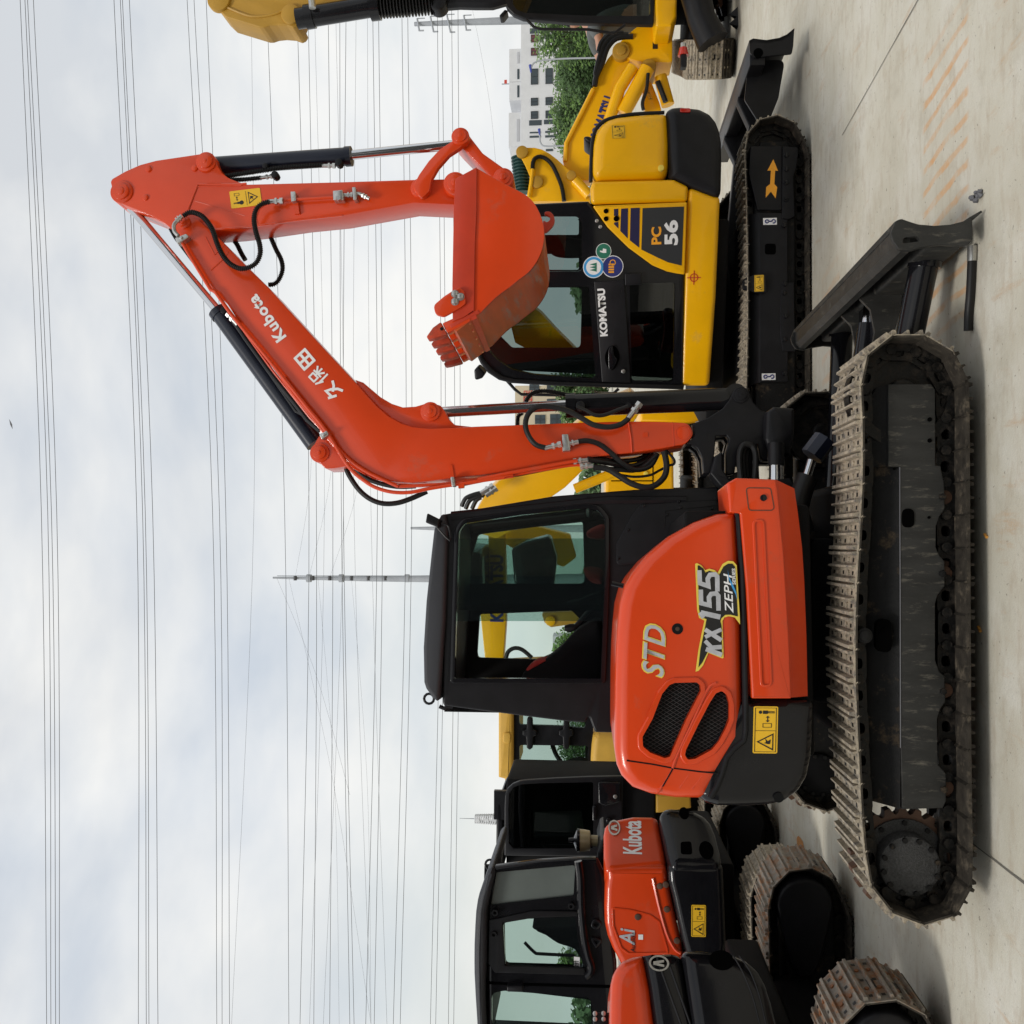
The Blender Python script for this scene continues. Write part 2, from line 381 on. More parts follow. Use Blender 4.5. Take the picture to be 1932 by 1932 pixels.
def warning_decal(fr, w, c0, c1, c2, parent, name='warning_label', portrait=False):
    """yellow plate: c0 = lower-left, c1 = lower-right, c2 = upper-left corner in (u,z)"""
    C0, C1, C2 = Vector(c0), Vector(c1), Vector(c2); ax, ay = C1 - C0, C2 - C0
    q = lambda x, y: tuple(C0 + ax * x + ay * y)
    o = flat(fr, w, [q(.02, 0), q(.98, 0), q(1, .05), q(1, .95), q(.98, 1), q(.02, 1), q(0, .95), q(0, .05)], name, 'yellow_decal', parent)
    b = MB(); e = w - .0012
    if portrait: q = lambda x, y: tuple(C0 + ax * ((.5 + (x - .245) * 1.9) if x < .481 else (.5 + (x - .7475) * 1.75)) + ay * ((.52 + y * .45) if x < .481 else (.03 + y * .45)))
    def P(*pp): b.prism(fr, [q(*p) for p in pp], e, e + .001)
    def ringp(o_, i_): b.prism(fr, [q(*p) for p in o_], e, e + .001, holes=[[q(*p) for p in i_]])
    if not portrait: ringp([(.03, .06), (.97, .06), (.97, .94), (.03, .94)], [(.037, .085), (.963, .085), (.963, .915), (.037, .915)]); P((.478, .06), (.485, .06), (.485, .94), (.478, .94))
    else: P((.03, 1.06), (.46, 1.06), (.46, 1.04), (.03, 1.04)) if 0 else P((.03, .0), (.46, .0), (.46, .02), (.03, .02))
    ringp([(.06, .17), (.43, .17), (.245, .86)], [(.10, .215), (.39, .215), (.245, .76)])
    P((.2, .3), (.3, .28), (.26, .4), (.31, .5), (.24, .47), (.22, .55), (.2, .42))
    ringp([(.55, .25), (.64, .25), (.64, .62), (.55, .62)], [(.558, .275), (.632, .275), (.632, .595), (.558, .595)])
    P((.66, .42), (.70, .5), (.70, .44), (.76, .44), (.76, .5), (.80, .42), (.76, .34), (.76, .40), (.70, .40), (.70, .34))
    P((.84, .62), (.91, .62), (.91, .42), (.895, .42), (.895, .14), (.88, .14), (.88, .4), (.87, .4), (.87, .14), (.855, .14), (.855, .42), (.84, .42))
    cx, cy = q(.875, .72); rr = ay.length * .07; b.prism(fr, [(cx + rr * math.cos(k), cy + rr * math.sin(k)) for k in [i * .628 for i in range(10)]], e, e + .001)
    b.build('symbol', 'black_decal', o); return o
# ---------------------------------------------------------------- ground
def ground():
    b = MB(); n = 1; b.add([(-400, -60, 0), (400, -60, 0), (400, 700, 0), (-400, 700, 0)], [(0, 1, 2, 3)])
    m = bpy.data.materials.new('concrete'); m.use_nodes = True; t = m.node_tree; P = t.nodes['Principled BSDF']; P.inputs['Roughness'].default_value = .85; P.inputs['Specular IOR Level'].default_value = .25
    co = t.nodes.new('ShaderNodeTexCoord').outputs['Object']; K = t.links.new
    def noise(sc, det=6, r=.6, st=None, w=None):
        s = co
        if st: mm = t.nodes.new('ShaderNodeMapping'); mm.inputs['Scale'].default_value = st; mm.inputs['Location'].default_value = w or (0, 0, 0); K(co, mm.inputs['Vector']); s = mm.outputs[0]
        q = t.nodes.new('ShaderNodeTexNoise'); q.inputs['Scale'].default_value = sc; q.inputs['Detail'].default_value = det; q.inputs['Roughness'].default_value = r; K(s, q.inputs['Vector']); return q.outputs['Fac']
    def ramp(f, a, b_, ca=(0, 0, 0), cb=(1, 1, 1)):
        r = t.nodes.new('ShaderNodeValToRGB'); e = r.color_ramp.elements; e[0].position = a; e[1].position = b_; e[0].color = (*ca, 1); e[1].color = (*cb, 1); K(f, r.inputs['Fac']); return r.outputs['Color']
    def mix(f, a, c, k=1.0):
        x = t.nodes.new('ShaderNodeMix'); x.data_type = 'RGBA'
        if k != 1.0: mu = t.nodes.new('ShaderNodeMath'); mu.operation = 'MULTIPLY'; mu.inputs[1].default_value = k; K(f, mu.inputs[0]); f = mu.outputs[0]
        K(f, x.inputs[0])
        if isinstance(a, tuple): x.inputs[6].default_value = (*a, 1)
        else: K(a, x.inputs[6])
        if isinstance(c, tuple): x.inputs[7].default_value = (*c, 1)
        else: K(c, x.inputs[7])
        return x.outputs[2]
    c = ramp(noise(.55, 4), .3, .7, (.44, .405, .32), (.575, .55, .46))
    c = mix(ramp(noise(2.2, 8, .7), .45, .68), c, (.61, .59, .53), .7)
    c = mix(ramp(noise(3.1, 9, .75, (1, 1, 1), (5, 3, 0)), .52, .70), c, (.36, .32, .245), .7)
    c = mix(ramp(noise(14, 6, .7, (.35, 1, 1)), .50, .68), c, (.36, .28, .19), .5)
    c = mix(ramp(noise(5, 8, .7, (1.6, .35, 1), (9, 1, 0)), .58, .68), c, (.44, .25, .11), .45)
    c = mix(ramp(noise(42, 3, .5), .675, .72), c, (.14, .115, .085), .85)
    c = mix(ramp(noise(90, 3, .5), .30, .70), c, (.46, .45, .40), .35)
    # rusty tyre-scrub stripes in two bands
    sep = t.nodes.new('ShaderNodeSeparateXYZ'); K(co, sep.inputs[0])
    def M(op, a, b_=None, cl=False):
        q = t.nodes.new('ShaderNodeMath'); q.operation = op; q.use_clamp = cl
        for i, v in enumerate((a, b_)):
            if v is None: continue
            if isinstance(v, (int, float)): q.inputs[i].default_value = v
            else: K(v, q.inputs[i])
        return q.outputs[0]
    for (y0, y1, x0, x1, amt, fq) in ((4.16, 4.74, .75, 2.25, .9, 9.5), (6.25, 6.75, .6, 1.7, .5, 7.0)):
        ys = M('MULTIPLY', M('MULTIPLY', M('SUBTRACT', sep.outputs[1], y0), 25, True), M('MULTIPLY', M('SUBTRACT', y1, sep.outputs[1]), 25, True), True)
        xs = M('MULTIPLY', M('MULTIPLY', M('SUBTRACT', sep.outputs[0], x0), 6, True), M('MULTIPLY', M('SUBTRACT', x1, sep.outputs[0]), 6, True), True)
        ph = M('ADD', M('MULTIPLY', M('ADD', sep.outputs[0], M('MULTIPLY', sep.outputs[1], .12)), fq * 6.283), M('MULTIPLY', noise(3, 3), 4.0))
        st = M('MULTIPLY', M('SUBTRACT', M('SINE', ph), .3), 1.9, True)
        br = ramp(noise(6, 6, .75), .30, .66)
        c = mix(M('MULTIPLY', M('MULTIPLY', M('MULTIPLY', ys, xs), st), br), c, (.56, .31, .14), amt)
    K(c, P.inputs['Base Color'])
    bp = t.nodes.new('ShaderNodeBump'); bp.inputs['Strength'].default_value = .35; bp.inputs['Distance'].default_value = .01; K(noise(60, 8, .75), bp.inputs['Height']); K(bp.outputs[0], P.inputs['Normal'])
    MATS['concrete'] = m
    struct(b.build('ground', 'concrete'))
    def strip(A, B_, wd, name='pavement_joint', m_='frame_line'):
        d = (B_ - A).normalized(); n_ = Vector((-d.y, d.x, 0)) * wd / 2; z = Vector((0, 0, .004)); b = MB()
        K_ = max(2, int((B_ - A).length / .15)); top = []; bot = []
        for i in range(K_ + 1):
            p = A.lerp(B_, i / K_); j = n_ * random.uniform(.7, 1.2); o_ = n_ * random.uniform(-.3, .3); top.append(p + j + o_ + z); bot.append(p - j + o_ + z)
        b.add(top + bot, [(i, i + 1, K_ + 2 + i, K_ + 1 + i) for i in range(K_)]); o = b.build(name, m_); struct(o); return o
    mat('joint_dark', (.13, .12, .10), .9)
    a_, c_ = on_ground(1733, 0), on_ground(1590, 255); strip(a_ + (a_ - c_) * 1.0, c_, .006, m_='joint_dark')
    a_, c_ = on_ground(1932, 1665), on_ground(1835, 1590); strip(a_ + (a_ - c_) * 2, c_ + (c_ - a_) * 20, .008, m_='joint_dark')
ground()
# ---------------------------------------------------------------- crawler tracks
def resample(loop, n):
    P = [Vector(p) for p in loop]; P.append(P[0]); Ls = [0.]
    for a, b in zip(P, P[1:]): Ls.append(Ls[-1] + (b - a).length)
    out = []; j = 0
    for i in range(n):
        d = Ls[-1] * i / n
        while Ls[j + 1] < d: j += 1
        out.append(P[j].lerp(P[j + 1], (d - Ls[j]) / max(1e-9, Ls[j + 1] - Ls[j])))
    return out
def crawler(fr, loop, w0, w1, n, parent, shoe_m='shoe_dusty', link_m='greasy_steel', split=False, gh=.017, bolts=None, simple=False):
    """one crawler: chain links + shoes. loop = grouser-tip line, anticlockwise in (u,z)"""
    if area(loop) < 0: loop = loop[::-1]
    loop = inset(loop, gh); Q = resample(loop, n); tr = None
    lb = MB(); wc = (w0 + w1) / 2; allb = MB(); bb = MB(); shoes = []
    for i in range(n):
        p, q = Q[i], Q[(i + 1) % n]; t = q - p; Lg = t.length; t = t / Lg; nr = Vector((t.y, -t.x))
        S = lambda s, h: (p.x + t.x * s * Lg + nr.x * h, p.y + t.y * s * Lg + nr.y * h)
        mb = MB() if split else allb
        plate = [S(*a) for a in ((-.07, -.016), (-.02, -.004), (.03, 0), (1.02, 0), (1.05, -.004), (1.02, -.009), (.02, -.009), (-.05, -.022))]
        plate = [S(*a) for a in ((-.07, -.010), (-.02, -.002), (.03, 0), (1.02, 0), (1.05, -.002), (1.02, -.004), (.02, -.004), (-.05, -.013))]
        down = 1 if nr.y < -.6 else 0; mb.cur = down  # ground-facing shoes: bare of dust, with the shadow below painted in dark
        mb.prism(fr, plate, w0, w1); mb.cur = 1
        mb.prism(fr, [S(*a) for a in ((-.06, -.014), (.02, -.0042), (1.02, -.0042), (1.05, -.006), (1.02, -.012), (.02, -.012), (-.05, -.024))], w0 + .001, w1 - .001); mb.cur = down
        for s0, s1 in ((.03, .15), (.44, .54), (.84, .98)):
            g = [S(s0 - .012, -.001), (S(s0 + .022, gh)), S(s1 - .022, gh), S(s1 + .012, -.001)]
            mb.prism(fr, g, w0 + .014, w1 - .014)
        if not simple:
            for s_ in (.29, .69):
                for ww in (wc - .085, wc + .085):
                    c0 = fr.W(*_uwz(S(s_, -.002), ww)); c1 = fr.W(*_uwz(S(s_, .007), ww)); bb.tube([c0, c1], .011, n=6)
                a0 = [S(s_ - .06, -.003), S(s_ + .06, -.003), S(s_ + .06, .0012), S(s_ - .06, .0012)]
                for ww in (w0 + .045, wc - .012, w1 - .06): lb.prism(fr, a0, ww, ww + .02)
        if split: shoes.append(mb)
        # links
        cap = rnd([S(-.10, -.012), S(-.10, -.082), S(1.10, -.082), S(1.10, -.012)], .03, 3)
        hole = rnd([S(.33, -.030), S(.33, -.066), S(.67, -.066), S(.67, -.030)], .016, 2)
        for a, b_ in ((wc - .075, wc - .045), (wc + .045, wc + .075)):
            if simple: lb.prism(fr, cap, a, b_)
            else: lb.prism(fr, cap, a + (.008 if i % 2 else 0), b_, holes=[hole] if not simple else ())
        c = S(.0, -.05); lb.disc(fr, c[0], c[1], wc - .088, wc + .088, .021, n=10)
    tr = lb.build('track_chain', link_m, parent)
    if bb.v: bb.build('bolts', bolts or shoe_m, tr)['kind'] = 'stuff'
    if split:
        for mb in shoes: mb.build('track_shoe', [shoe_m, 'shoe_inner_and_shade'], tr)
    else: allb.build('track_shoes', [shoe_m, 'shoe_inner_and_shade'], tr)
    return tr
def _uwz(p, w): return (p[0], w, p[1])
def stadium(u0, u1, h, r=None, sag=.02, lift=.06):
    """loop of a crawler standing on z=0 between u0 and u1"""
    r = r or h / 2; P = []
    for k in range(9): a = -math.pi / 2 + math.pi * k / 8; P.append((u1 - r + r * math.cos(a), h / 2 + (h / 2) * math.sin(a) + (lift * .5 * (1 - math.sin(a)) * .6 if k < 8 else 0)))
    P[0] = (u1 - r - .08, .0)
    for k in range(1, 8): f = k / 8; P.append((u1 - r + (u0 + r - u1 + r) * f, h - sag * math.sin(math.pi * f)))
    for k in range(9): a = math.pi / 2 + math.pi * k / 8; P.append((u0 + r + r * math.cos(a), h / 2 + (h / 2) * math.sin(a) + (lift * .5 * (1 - math.sin(a)) * .6 if k < 8 else 0)))
    P[-1] = (u0 + r + .08, .0)
    return P
def sprocket(fr, u, z, w, r, parent, hub_m='hub_gritty', teeth=21, hub_r=None, m='rust'):
    b = MB(); c = []
    for k in range(teeth):
        for f, rr in ((.0, r), (.18, r), (.34, r * .90), (.5, r * .87), (.66, r * .90), (.82, r)):
            a = 2 * math.pi * (k + f) / teeth; c.append((u + rr * math.cos(a), z + rr * math.sin(a)))
    b.prism(fr, c, w, w + .05); o = b.build('sprocket', m, parent)
    hr = hub_r or r * .62; h = MB(); h.disc(fr, u, z, w - .012, w + .02, r * .80); h.disc(fr, u, z, w - .085, w, hr, bev=.02); hb = h.build('drive_hub', hub_m, o)
    g = MB()
    for k in range(12): a = 2 * math.pi * k / 12 + .2; g.disc(fr, u + hr * .86 * math.cos(a), z + hr * .86 * math.sin(a), w - .094, w - .08, .011, n=8)
    for k in range(10): a = 2 * math.pi * k / 10; g.disc(fr, u + r * .73 * math.cos(a), z + r * .73 * math.sin(a), w - .022, w, .011, n=6)
    g.build('bolts', 'frame_dirty', o)['kind'] = 'stuff'; return o
def idler(fr, u, z, w, r, parent, m='greasy_steel'):
    b = MB(); b.ring(fr, u, z, w, w + .08, r, r * .80); b.ring(fr, u, z, w + .02, w + .06, r * .81, r * .72); b.disc(fr, u, z, w + .03, w + .07, r * .73); b.disc(fr, u, z, w - .01, w + .05, r * .28, bev=.01)
    return b.build('idler_wheel', m, parent)

# ================================================================ MAIN EXCAVATOR (red, nearest)
FT = Frame(0, 3.93, 2.15)           # outer plane of its near crawler
FU = Frame(-.485, 4.93, 5.0)        # its upper structure, w measured from the slewing centre
EX = thing('excavator', 'large red and black excavator nearest the camera with its boom raised and bucket curled', 'excavator', (-.485, 4.93, 0))
lp = FT.L(0, "1612,700 1622,672 1640,645 1668,627 1700,616 1745,620 1785,636 1815,664 1833,696 1839,740 1840,860 1841,1000 1842,1200 1843,1400 1845,1560 1846,1640 1842,1690 1822,1728 1785,1750 1740,1758 1700,1748 1665,1722 1635,1685 1622,1620 1615,1550 1609,1430 1603,1300 1602,1200 1605,1100 1611,1000 1616,900 1616,800", 0)
lp = [(p[0], max(p[1], 0.0)) for p in smooth(lp, 3)]
crawler(FT, lp, 0, .40, 39, EX, split=True, gh=.021)
# near side frame
b = MB()
low = FT.L(3, "1060,1337 1330,1335 1357,1372 1357,1845 1392,1850", .10) + FT.L(2, "1392,150 1410,230 1416,300 1415,405 1382,450 1362,510 1360,640 1380,690 1415,730 1416,885 1372,940 1356,1000 1357,1350 1380,1420 1415,1450 1420,1610 1385,1660 1369,1720 1371,1932", .10) + FT.L(6, "1387,290 1424,330 1437,350 1437,520 1416,565 1160,572", .10) + FT.L(2, "1140,1900 1140,1500 1138,900 1136,500 1134,140", .10) + FT.L(3, "1062,1852", .10)
b.prism(FT, low, .095, .125, r=.004)
crease = FT.L(3, "1060,1345", .10) + FT.L(2, "1134,140 1136,500 1138,900 1140,1500 1140,1900", .10) + FT.L(6, "1160,572", .10)
sf = b.build('side_frame', 'frame_black', EX)
b = MB()
up = FT.L(2, "1134,100 1136,500 1138,900 1140,1500 1140,1900", .10) + FT.L(6, "1150,572 1000,545 905,500", .10) + FT.L(2, "930,1850 890,1500 880,1000 885,500 900,140", .13)
zc = sum(FT.L(2, "1137,900", .1)[0][1:2])
b.prism(FT, up, .098, .30, fn=lambda u, w, z: (u, w + max(0, z - zc) * .55, z))
b.build('upper_beam', 'frame_dirty', sf)
b = MB(); b.prism(FT, rnd(FT.L(3, "975,1400 1000,1350 1060,1337 1070,1337 1070,1850 900,1850 920,1780 975,1780", .10), .01), .098, .3, fn=lambda u, w, z: (u, w + max(0, z - zc) * .35, z)); b.build('idler_yoke', 'frame_dirty', sf)
def slot(b, fr, t, s, w, r, d=.004): b.prism(fr, rnd(fr.L(t, s, w), r), w - d, w)
b = MB(); slot(b, FT, 2, "1148,400 1225,400 1225,518 1148,518", .094, .03); slot(b, FT, 2, "975,1090 1070,1090 1072,1300 970,1290", .105, .04, .03)
for q in ("1318,455", "1100,150"):
    p = FT.L(2, q, .095)[0]; b.disc(FT, p[0], p[1], .09, .096, .006, n=8)
for q in ("1322,1558", "1322,1690"):
    p = FT.L(3, q, .095)[0]; b.disc(FT, p[0], p[1], .09, .096, .009, n=8)
b.build('frame_opening', 'hole_black', sf)
b = MB(); p = FT.L(2, "912,1195", .03)[0]; b.disc(FT, p[0], p[1], .02, .2, .032, bev=.004); b.disc(FT, p[0], p[1], .015, .2, .022, bev=.003); b.build('top_roller', 'frame_dirty', sf)
ribbon_b = MB(); ribbon(ribbon_b, FT, FT.L(2, "1136,140 1137,500 1139,900 1140,1500 1141,1900", .094), .094, .0028); ribbon_b.build('weld_bead', 'bead_grey', sf)
for k, (t, q) in enumerate(((2, "1408,330"), (2, "1408,805"), (2, "1412,1535"), (6, "1430,430"))):
    p = FT.L(t, q, .14)[0]; b = MB(); b.disc(FT, p[0], p[1] - .005, .145, .25, .056, bev=.008); b.disc(FT, p[0], p[1], .12, .16, .03, bev=.004); o = b.build('track_roller', 'rust', sf)
    b = MB(); b.disc(FT, p[0], p[1] + .02, .082, .1, .014, n=6, bev=.003); b.build('roller_bolt', 'frame_dirty', o)
p = FT.L(3, "1150,1370", .14)[0]; idler(FT, p[0] - .02, p[1], .12, .225, EX)
p = FT.L(6, "1190,930", .10)[0]; sprocket(FT, p[0], p[1] - .01, .17, .215, EX, hub_r=.125)
# far crawler
lp2 = [(p[0] + .02, p[1]) for p in lp]
crawler(FT, lp2, 1.56, 1.96, 39, EX, simple=True)
b = MB(); b.box(FT, -1.35, .45, 1.66, 1.85, .13, .40, .03); b.build('far_side_frame', 'frame_dirty', EX); idler(FT, .52, .27, 1.64, .2, EX)
p = FT.L(6, "1190,930", .10)[0]; sprocket(FT, p[0], p[1] - .01, 1.72, .215, EX, hub_r=.125, hub_m='black_matte')
b = MB(); b.box(FT, -1.0, .15, .36, 1.60, .24, .50, .05); b.box(FT, -.85, -.1, .5, 1.45, .48, .60, .04); b.build('car_body', 'black_matte', EX)
b = MB(); b.tube([FU.W(0, 0, .55), FU.W(0, 0, .72)], .46, n=32); b.build('slewing_ring', 'black_matte', EX)
# ---- dozer blade
BF = Frame(0, 3.93, 2.15)
prof = BF.L(3, "1100,322 1135,308 1180,324 1240,343 1340,352 1440,345 1520,325 1580,300 1580,440 1550,475 1500,476 1380,468 1250,490 1195,508 1120,500 1085,450 1070,400", .02)
prof = rnd(prof, .02)
face = BF.L(3, "1100,322 1135,308 1180,324 1240,343 1340,352 1440,345 1520,325 1570,292 1640,252", .02)
backl = BF.L(3, "1648,262 1588,312 1530,350 1440,372 1340,380 1240,372 1180,352 1130,345 1108,352", .02)
b = MB(); b.prism(BF, face + backl, .01, 1.95); blade = b.build('dozer_blade', 'frame_black', EX)
b = MB(); b.prism(BF, prof, 0, .022, r=.003, holes=[rnd(BF.L(3, "1150,425 1240,417 1250,450 1140,465", .02), .015)]); b.build('end_plate', 'frame_black', blade)
b = MB(); b.prism(BF, prof, 1.94, 1.96, r=.003, holes=[rnd(BF.L(3, "1150,425 1240,417 1250,450 1140,465", .02), .015)]); b.build('end_plate', 'frame_black', blade)
bx = BF.L(3, "1112,350 1200,356 1200,500 1150,495 1112,455", .02); b = MB(); b.prism(BF, bx, .022, 1.94); b.build('top_beam', 'frame_black', blade)
uB = sum(p[0] for p in BF.L(3, "1340,430", .02)); zB = BF.L(3, "1340,430", .02)[0][1]
b = MB(); b.box(BF, uB - .02, uB + .05, .10, 1.86, .07, .22, .02); b.build('lower_beam', 'frame_black', blade)
for wa, wb in ((.29, .62), (1.67, 1.36)):
    b = MB(); b.tube([BF.W(uB + .02, wa, .145), BF.W(.05, wb, .27)], .060, n=20); b.tube([BF.W(uB + .03, wa, .143), BF.W(uB - .035, wa + .01, .15)], .070, n=20); b.build('push_arm', 'black_gloss', blade)
for wa in (.80, 1.14):
    zt = bx[1][1]
    b = MB(); b.prism(BF, [(uB + .05, .27), (uB + .02, .30), (uB - .03, .29), (uB - .09, .235), (uB - .2, .215), (uB - .6, .29), (-.1, .38), (-.1, .30), (uB - .5, .20), (uB - .12, .10), (uB, .08)], wa, wa + .022); b.build('gusset_plate', 'frame_black', blade)
b = MB(); b.tube([BF.W(uB - .12, .98, .2), BF.W(-.15, .98, .36)], .045, n=16); b.build('blade_cylinder', 'black_gloss', blade)
b = MB(); b.tube([BF.W(uB - .12, .98, .2), BF.W(uB + .02, .98, .18)], .03, n=12); b.build('cylinder_rod', 'chrome', blade)
# ---- upper structure, near side
W0 = -.93
hood = FU.L(0, "1355,968 1310,984 1262,1011 1220,1047 1193,1080 1178,1106 1169,1140 1164.5,1185 1161.5,1230 1160,1290 1159.3,1381 1159.7,1416 1164,1446 1173,1467 1194,1489 1230,1502 1275,1509 1320,1510 1333,1506 1351,1479 1357,1460 1364,1434 1378,1416 1396,1404 1402,1395 1403,1356 1403,1315 1401,1200 1398,1080 1392,975 1388,966", W0)
v1 = rnd(FU.L(0, "1212,1390 1213,1408 1227,1420 1254,1430 1264,1427 1295,1356 1322,1304 1321,1293 1314,1287 1273,1288 1263,1292 1249,1309 1231,1356", W0), .012)
v2 = rnd(FU.L(0, "1292,1424 1294,1414 1318,1365 1339,1325 1350,1308 1361,1303 1371,1311 1376,1330 1376,1356 1369,1374 1356,1398 1343,1414 1312,1431 1297,1433", W0), .012)
zh0, zh1 = FU.uz(0, 1300, 1200, W0)[1], FU.uz(0, 1180, 1200, W0)[1]
b = MB(); b.prism(FU, hood, W0, .0, r=.060, seg=7, holes=[v1, v2]); hd = b.build('engine_hood', 'red_paint', EX, ang=40)
b = MB()
for v in (v1, v2): b.prism(FU, inset(v, -.022), W0 - .008, W0 + .02, r=.007, rim=v)
b.build('vent_rim', 'red_paint', hd)
for v in (v1, v2):
    b = MB(); b.prism(FU, inset(v, -.005), W0 + .035, W0 + .04); gb = b.build('vent_grille', 'black_matte', hd)
    g = MB(); us = [p[0] for p in v]; zs = [p[1] for p in v]; u0, u1, z0, z1 = min(us), max(us), min(zs), max(zs)
    def inside(p, poly):
        c = False
        for i in range(len(poly)):
            a, q = poly[i - 1], poly[i]
            if (a[1] > p[1]) != (q[1] > p[1]) and p[0] < (q[0] - a[0]) * (p[1] - a[1]) / (q[1] - a[1]) + a[0]: c = not c
        return c
    st = .0165
    for sgn in (1, -1):
        k = -60
        while k < 60:
            k += 1; run = []
            for i in range(0, 90):
                z = z0 + (z1 - z0) * i / 89; u = u0 + k * st + sgn * (z - z0) * .6
                if inside((u, z), v): run.append((u, z))
                elif len(run) > 1: g.tube([FU.W(run[0][0], W0 + .03, run[0][1]), FU.W(run[-1][0], W0 + .03, run[-1][1])], .0009, n=4, caps=False); run = []
                else: run = []
            if len(run) > 1: g.tube([FU.W(run[0][0], W0 + .03, run[0][1]), FU.W(run[-1][0], W0 + .03, run[-1][1])], .0009, n=4, caps=False)
    g.build('wire_mesh', 'grille_wire', gb)
b = MB(); ribbon(b, FU, smooth(FU.L(5, "1428,310 1458,225 1540,50 1590,-60 1630,-150 1665,-205 1700,-225", W0 - .002), 4, False), W0 - .002, .006)
ribbon(b, FU, FU.L(5, "1425,310 1385,385 1335,470", W0 - .002), W0 + .004, .005)
for s in ("1530,350 1500,395 1470,435", "1612,358 1582,400 1550,440"): ribbon(b, FU, FU.L(5, s, W0), W0 + .006, .007)
b.build('hood_rib', 'red_paint', hd)
b = MB(); ribbon(b, FU, FU.L(5, "1140,262 1300,285 1430,310 1600,332 1715,342", W0), W0 + .001, .0035); ribbon(b, FU, FU.L(5, "1436,302 1400,365 1365,425", W0), W0 - .001, .003); b.build('panel_gap', 'black_matte', hd)
b = MB(); p = FU.L(14, "500,918", W0)[0]; b.disc(FU, p[0], p[1], W0 - .002, W0 + .01, .023); lk = b.build('hood_lock', 'black_matte', hd)
b = MB(); b.disc(FU, p[0], p[1], W0 - .004, W0 - .001, .009, n=12); b.build('key_hole', 'rust', lk)
b = MB(); b.tube([FU.W(*_uwz(FU.uz(1, 1260, 868, W0 + .12), W0 + .12)), FU.W(*_uwz(FU.uz(1, 1335, 885, W0 + .12), W0 + .12))], .011, n=12); b.build('rubber_stop', 'black_gloss', hd)
# model lettering on the hood
badge_y = FU.L(14, "700,185 720,175 770,200 815,255 860,238 920,255 955,285 1010,185 1070,150 1130,155 1170,200 1180,400 1200,700 1208,868 1150,790 1080,775 1030,790 1008,830 1018,1100 1022,1245 1005,1252 850,1190 790,1330 740,1390 705,1402 735,1170 775,960 805,825 745,795 722,700 710,400", W0 - .004)
dk = flat(FU, W0 - .004, badge_y, 'model_badge', 'lemon_decal', hd)
badge_b = FU.L(14, "728,205 745,200 795,240 815,282 860,262 930,285 965,320 1020,215 1070,182 1120,182 1150,215 1162,400 1172,600 1182,778 1100,758 1040,760 995,800 985,830 998,880 1002,1100 1002,1220 850,1160 780,1300 738,1352 760,1150 800,960 812,900 830,810 765,780 745,700 735,400", W0 - .0055)
flat(FU, W0 - .0055, badge_b, 'badge_ground', 'black_decal', dk)
def stroke(fr, t, s, w, wd, name, m, par):
    P = [Vector(p[:2]) for p in fr.L(t, s, w)]; l, r_ = [], []
    for i, p in enumerate(P):
        d1 = (p - P[i - 1]).normalized() if i else (P[1] - p).normalized(); d2 = (P[i + 1] - p).normalized() if i < len(P) - 1 else d1
        nn = Vector((-(d1 + d2).y, (d1 + d2).x)).normalized() * wd / 2 / max(.5, math.sqrt(max(.01, (1 + d1.dot(d2)) / 2))); l.append(tuple(p + nn)); r_.append(tuple(p - nn))
    return flat(fr, w, l + r_[::-1], name, m, par)
for k, (s, wd) in enumerate((("822,1145 1002,1212", .019), ("812,1052 908,1150", .017), ("890,1130 1002,1122", .018), ("812,925 998,1048", .018), ("998,925 905,965 812,1012", .016),
        ("752,735 795,795", .016), ("765,735 985,785", .021), ("764,475 768,628 862,652 856,562 882,524 940,518 962,545 965,712", .0185), ("748,255 754,402 850,436 842,352 868,308 925,302 950,328 952,495", .0185))):
    stroke(FU, 14, s, W0 - .007 - .0001 * k, wd, 'badge_letters', 'silver_decal', dk)
lettering(FU, W0 - .0075, 'ZEPH', FU.uz(14, 1130, 742, W0), FU.uz(14, 1110, 290, W0), .034, 'badge_letters', 'white_decal', dk, shear=.25, bold=.01)
lettering(FU, W0 - .0075, 'SERIES', FU.uz(14, 1157, 420, W0), FU.uz(14, 1150, 235, W0), .014, 'badge_letters', 'white_decal', dk, shear=.1, bold=.02)
flat(FU, W0 - .008, FU.L(14, "1065,255 1080,330 1130,430 1160,500 1172,590 1155,530 1110,440 1075,350", W0), 'badge_swoosh', 'light_blue_decal', dk)
o1 = lettering(FU, W0 - .003, 'STD', FU.uz(14, 352, 1478, W0), FU.uz(14, 382, 868, W0), .098, 'trim_letters', 'lemon_decal', hd, shear=.3, bold=.035, space=1.06)
lettering(FU, W0 - .0045, 'STD', FU.uz(14, 342, 1462, W0), FU.uz(14, 370, 885, W0), .088, 'letters_face', 'silver_decal', o1, shear=.3, bold=.012, space=1.06)
# black trim under the hood
b = MB(); b.tube([FU.W(p[0], W0 + .012, p[1]) for p in FU.L(0, "1388,955 1394,975 1401,1080 1405,1200 1407,1315 1407,1380 1404,1398 1385,1413 1371,1430 1362,1462 1352,1487 1340,1506", W0)], .013, n=10); b.build('rubber_trim', 'black_satin', EX)
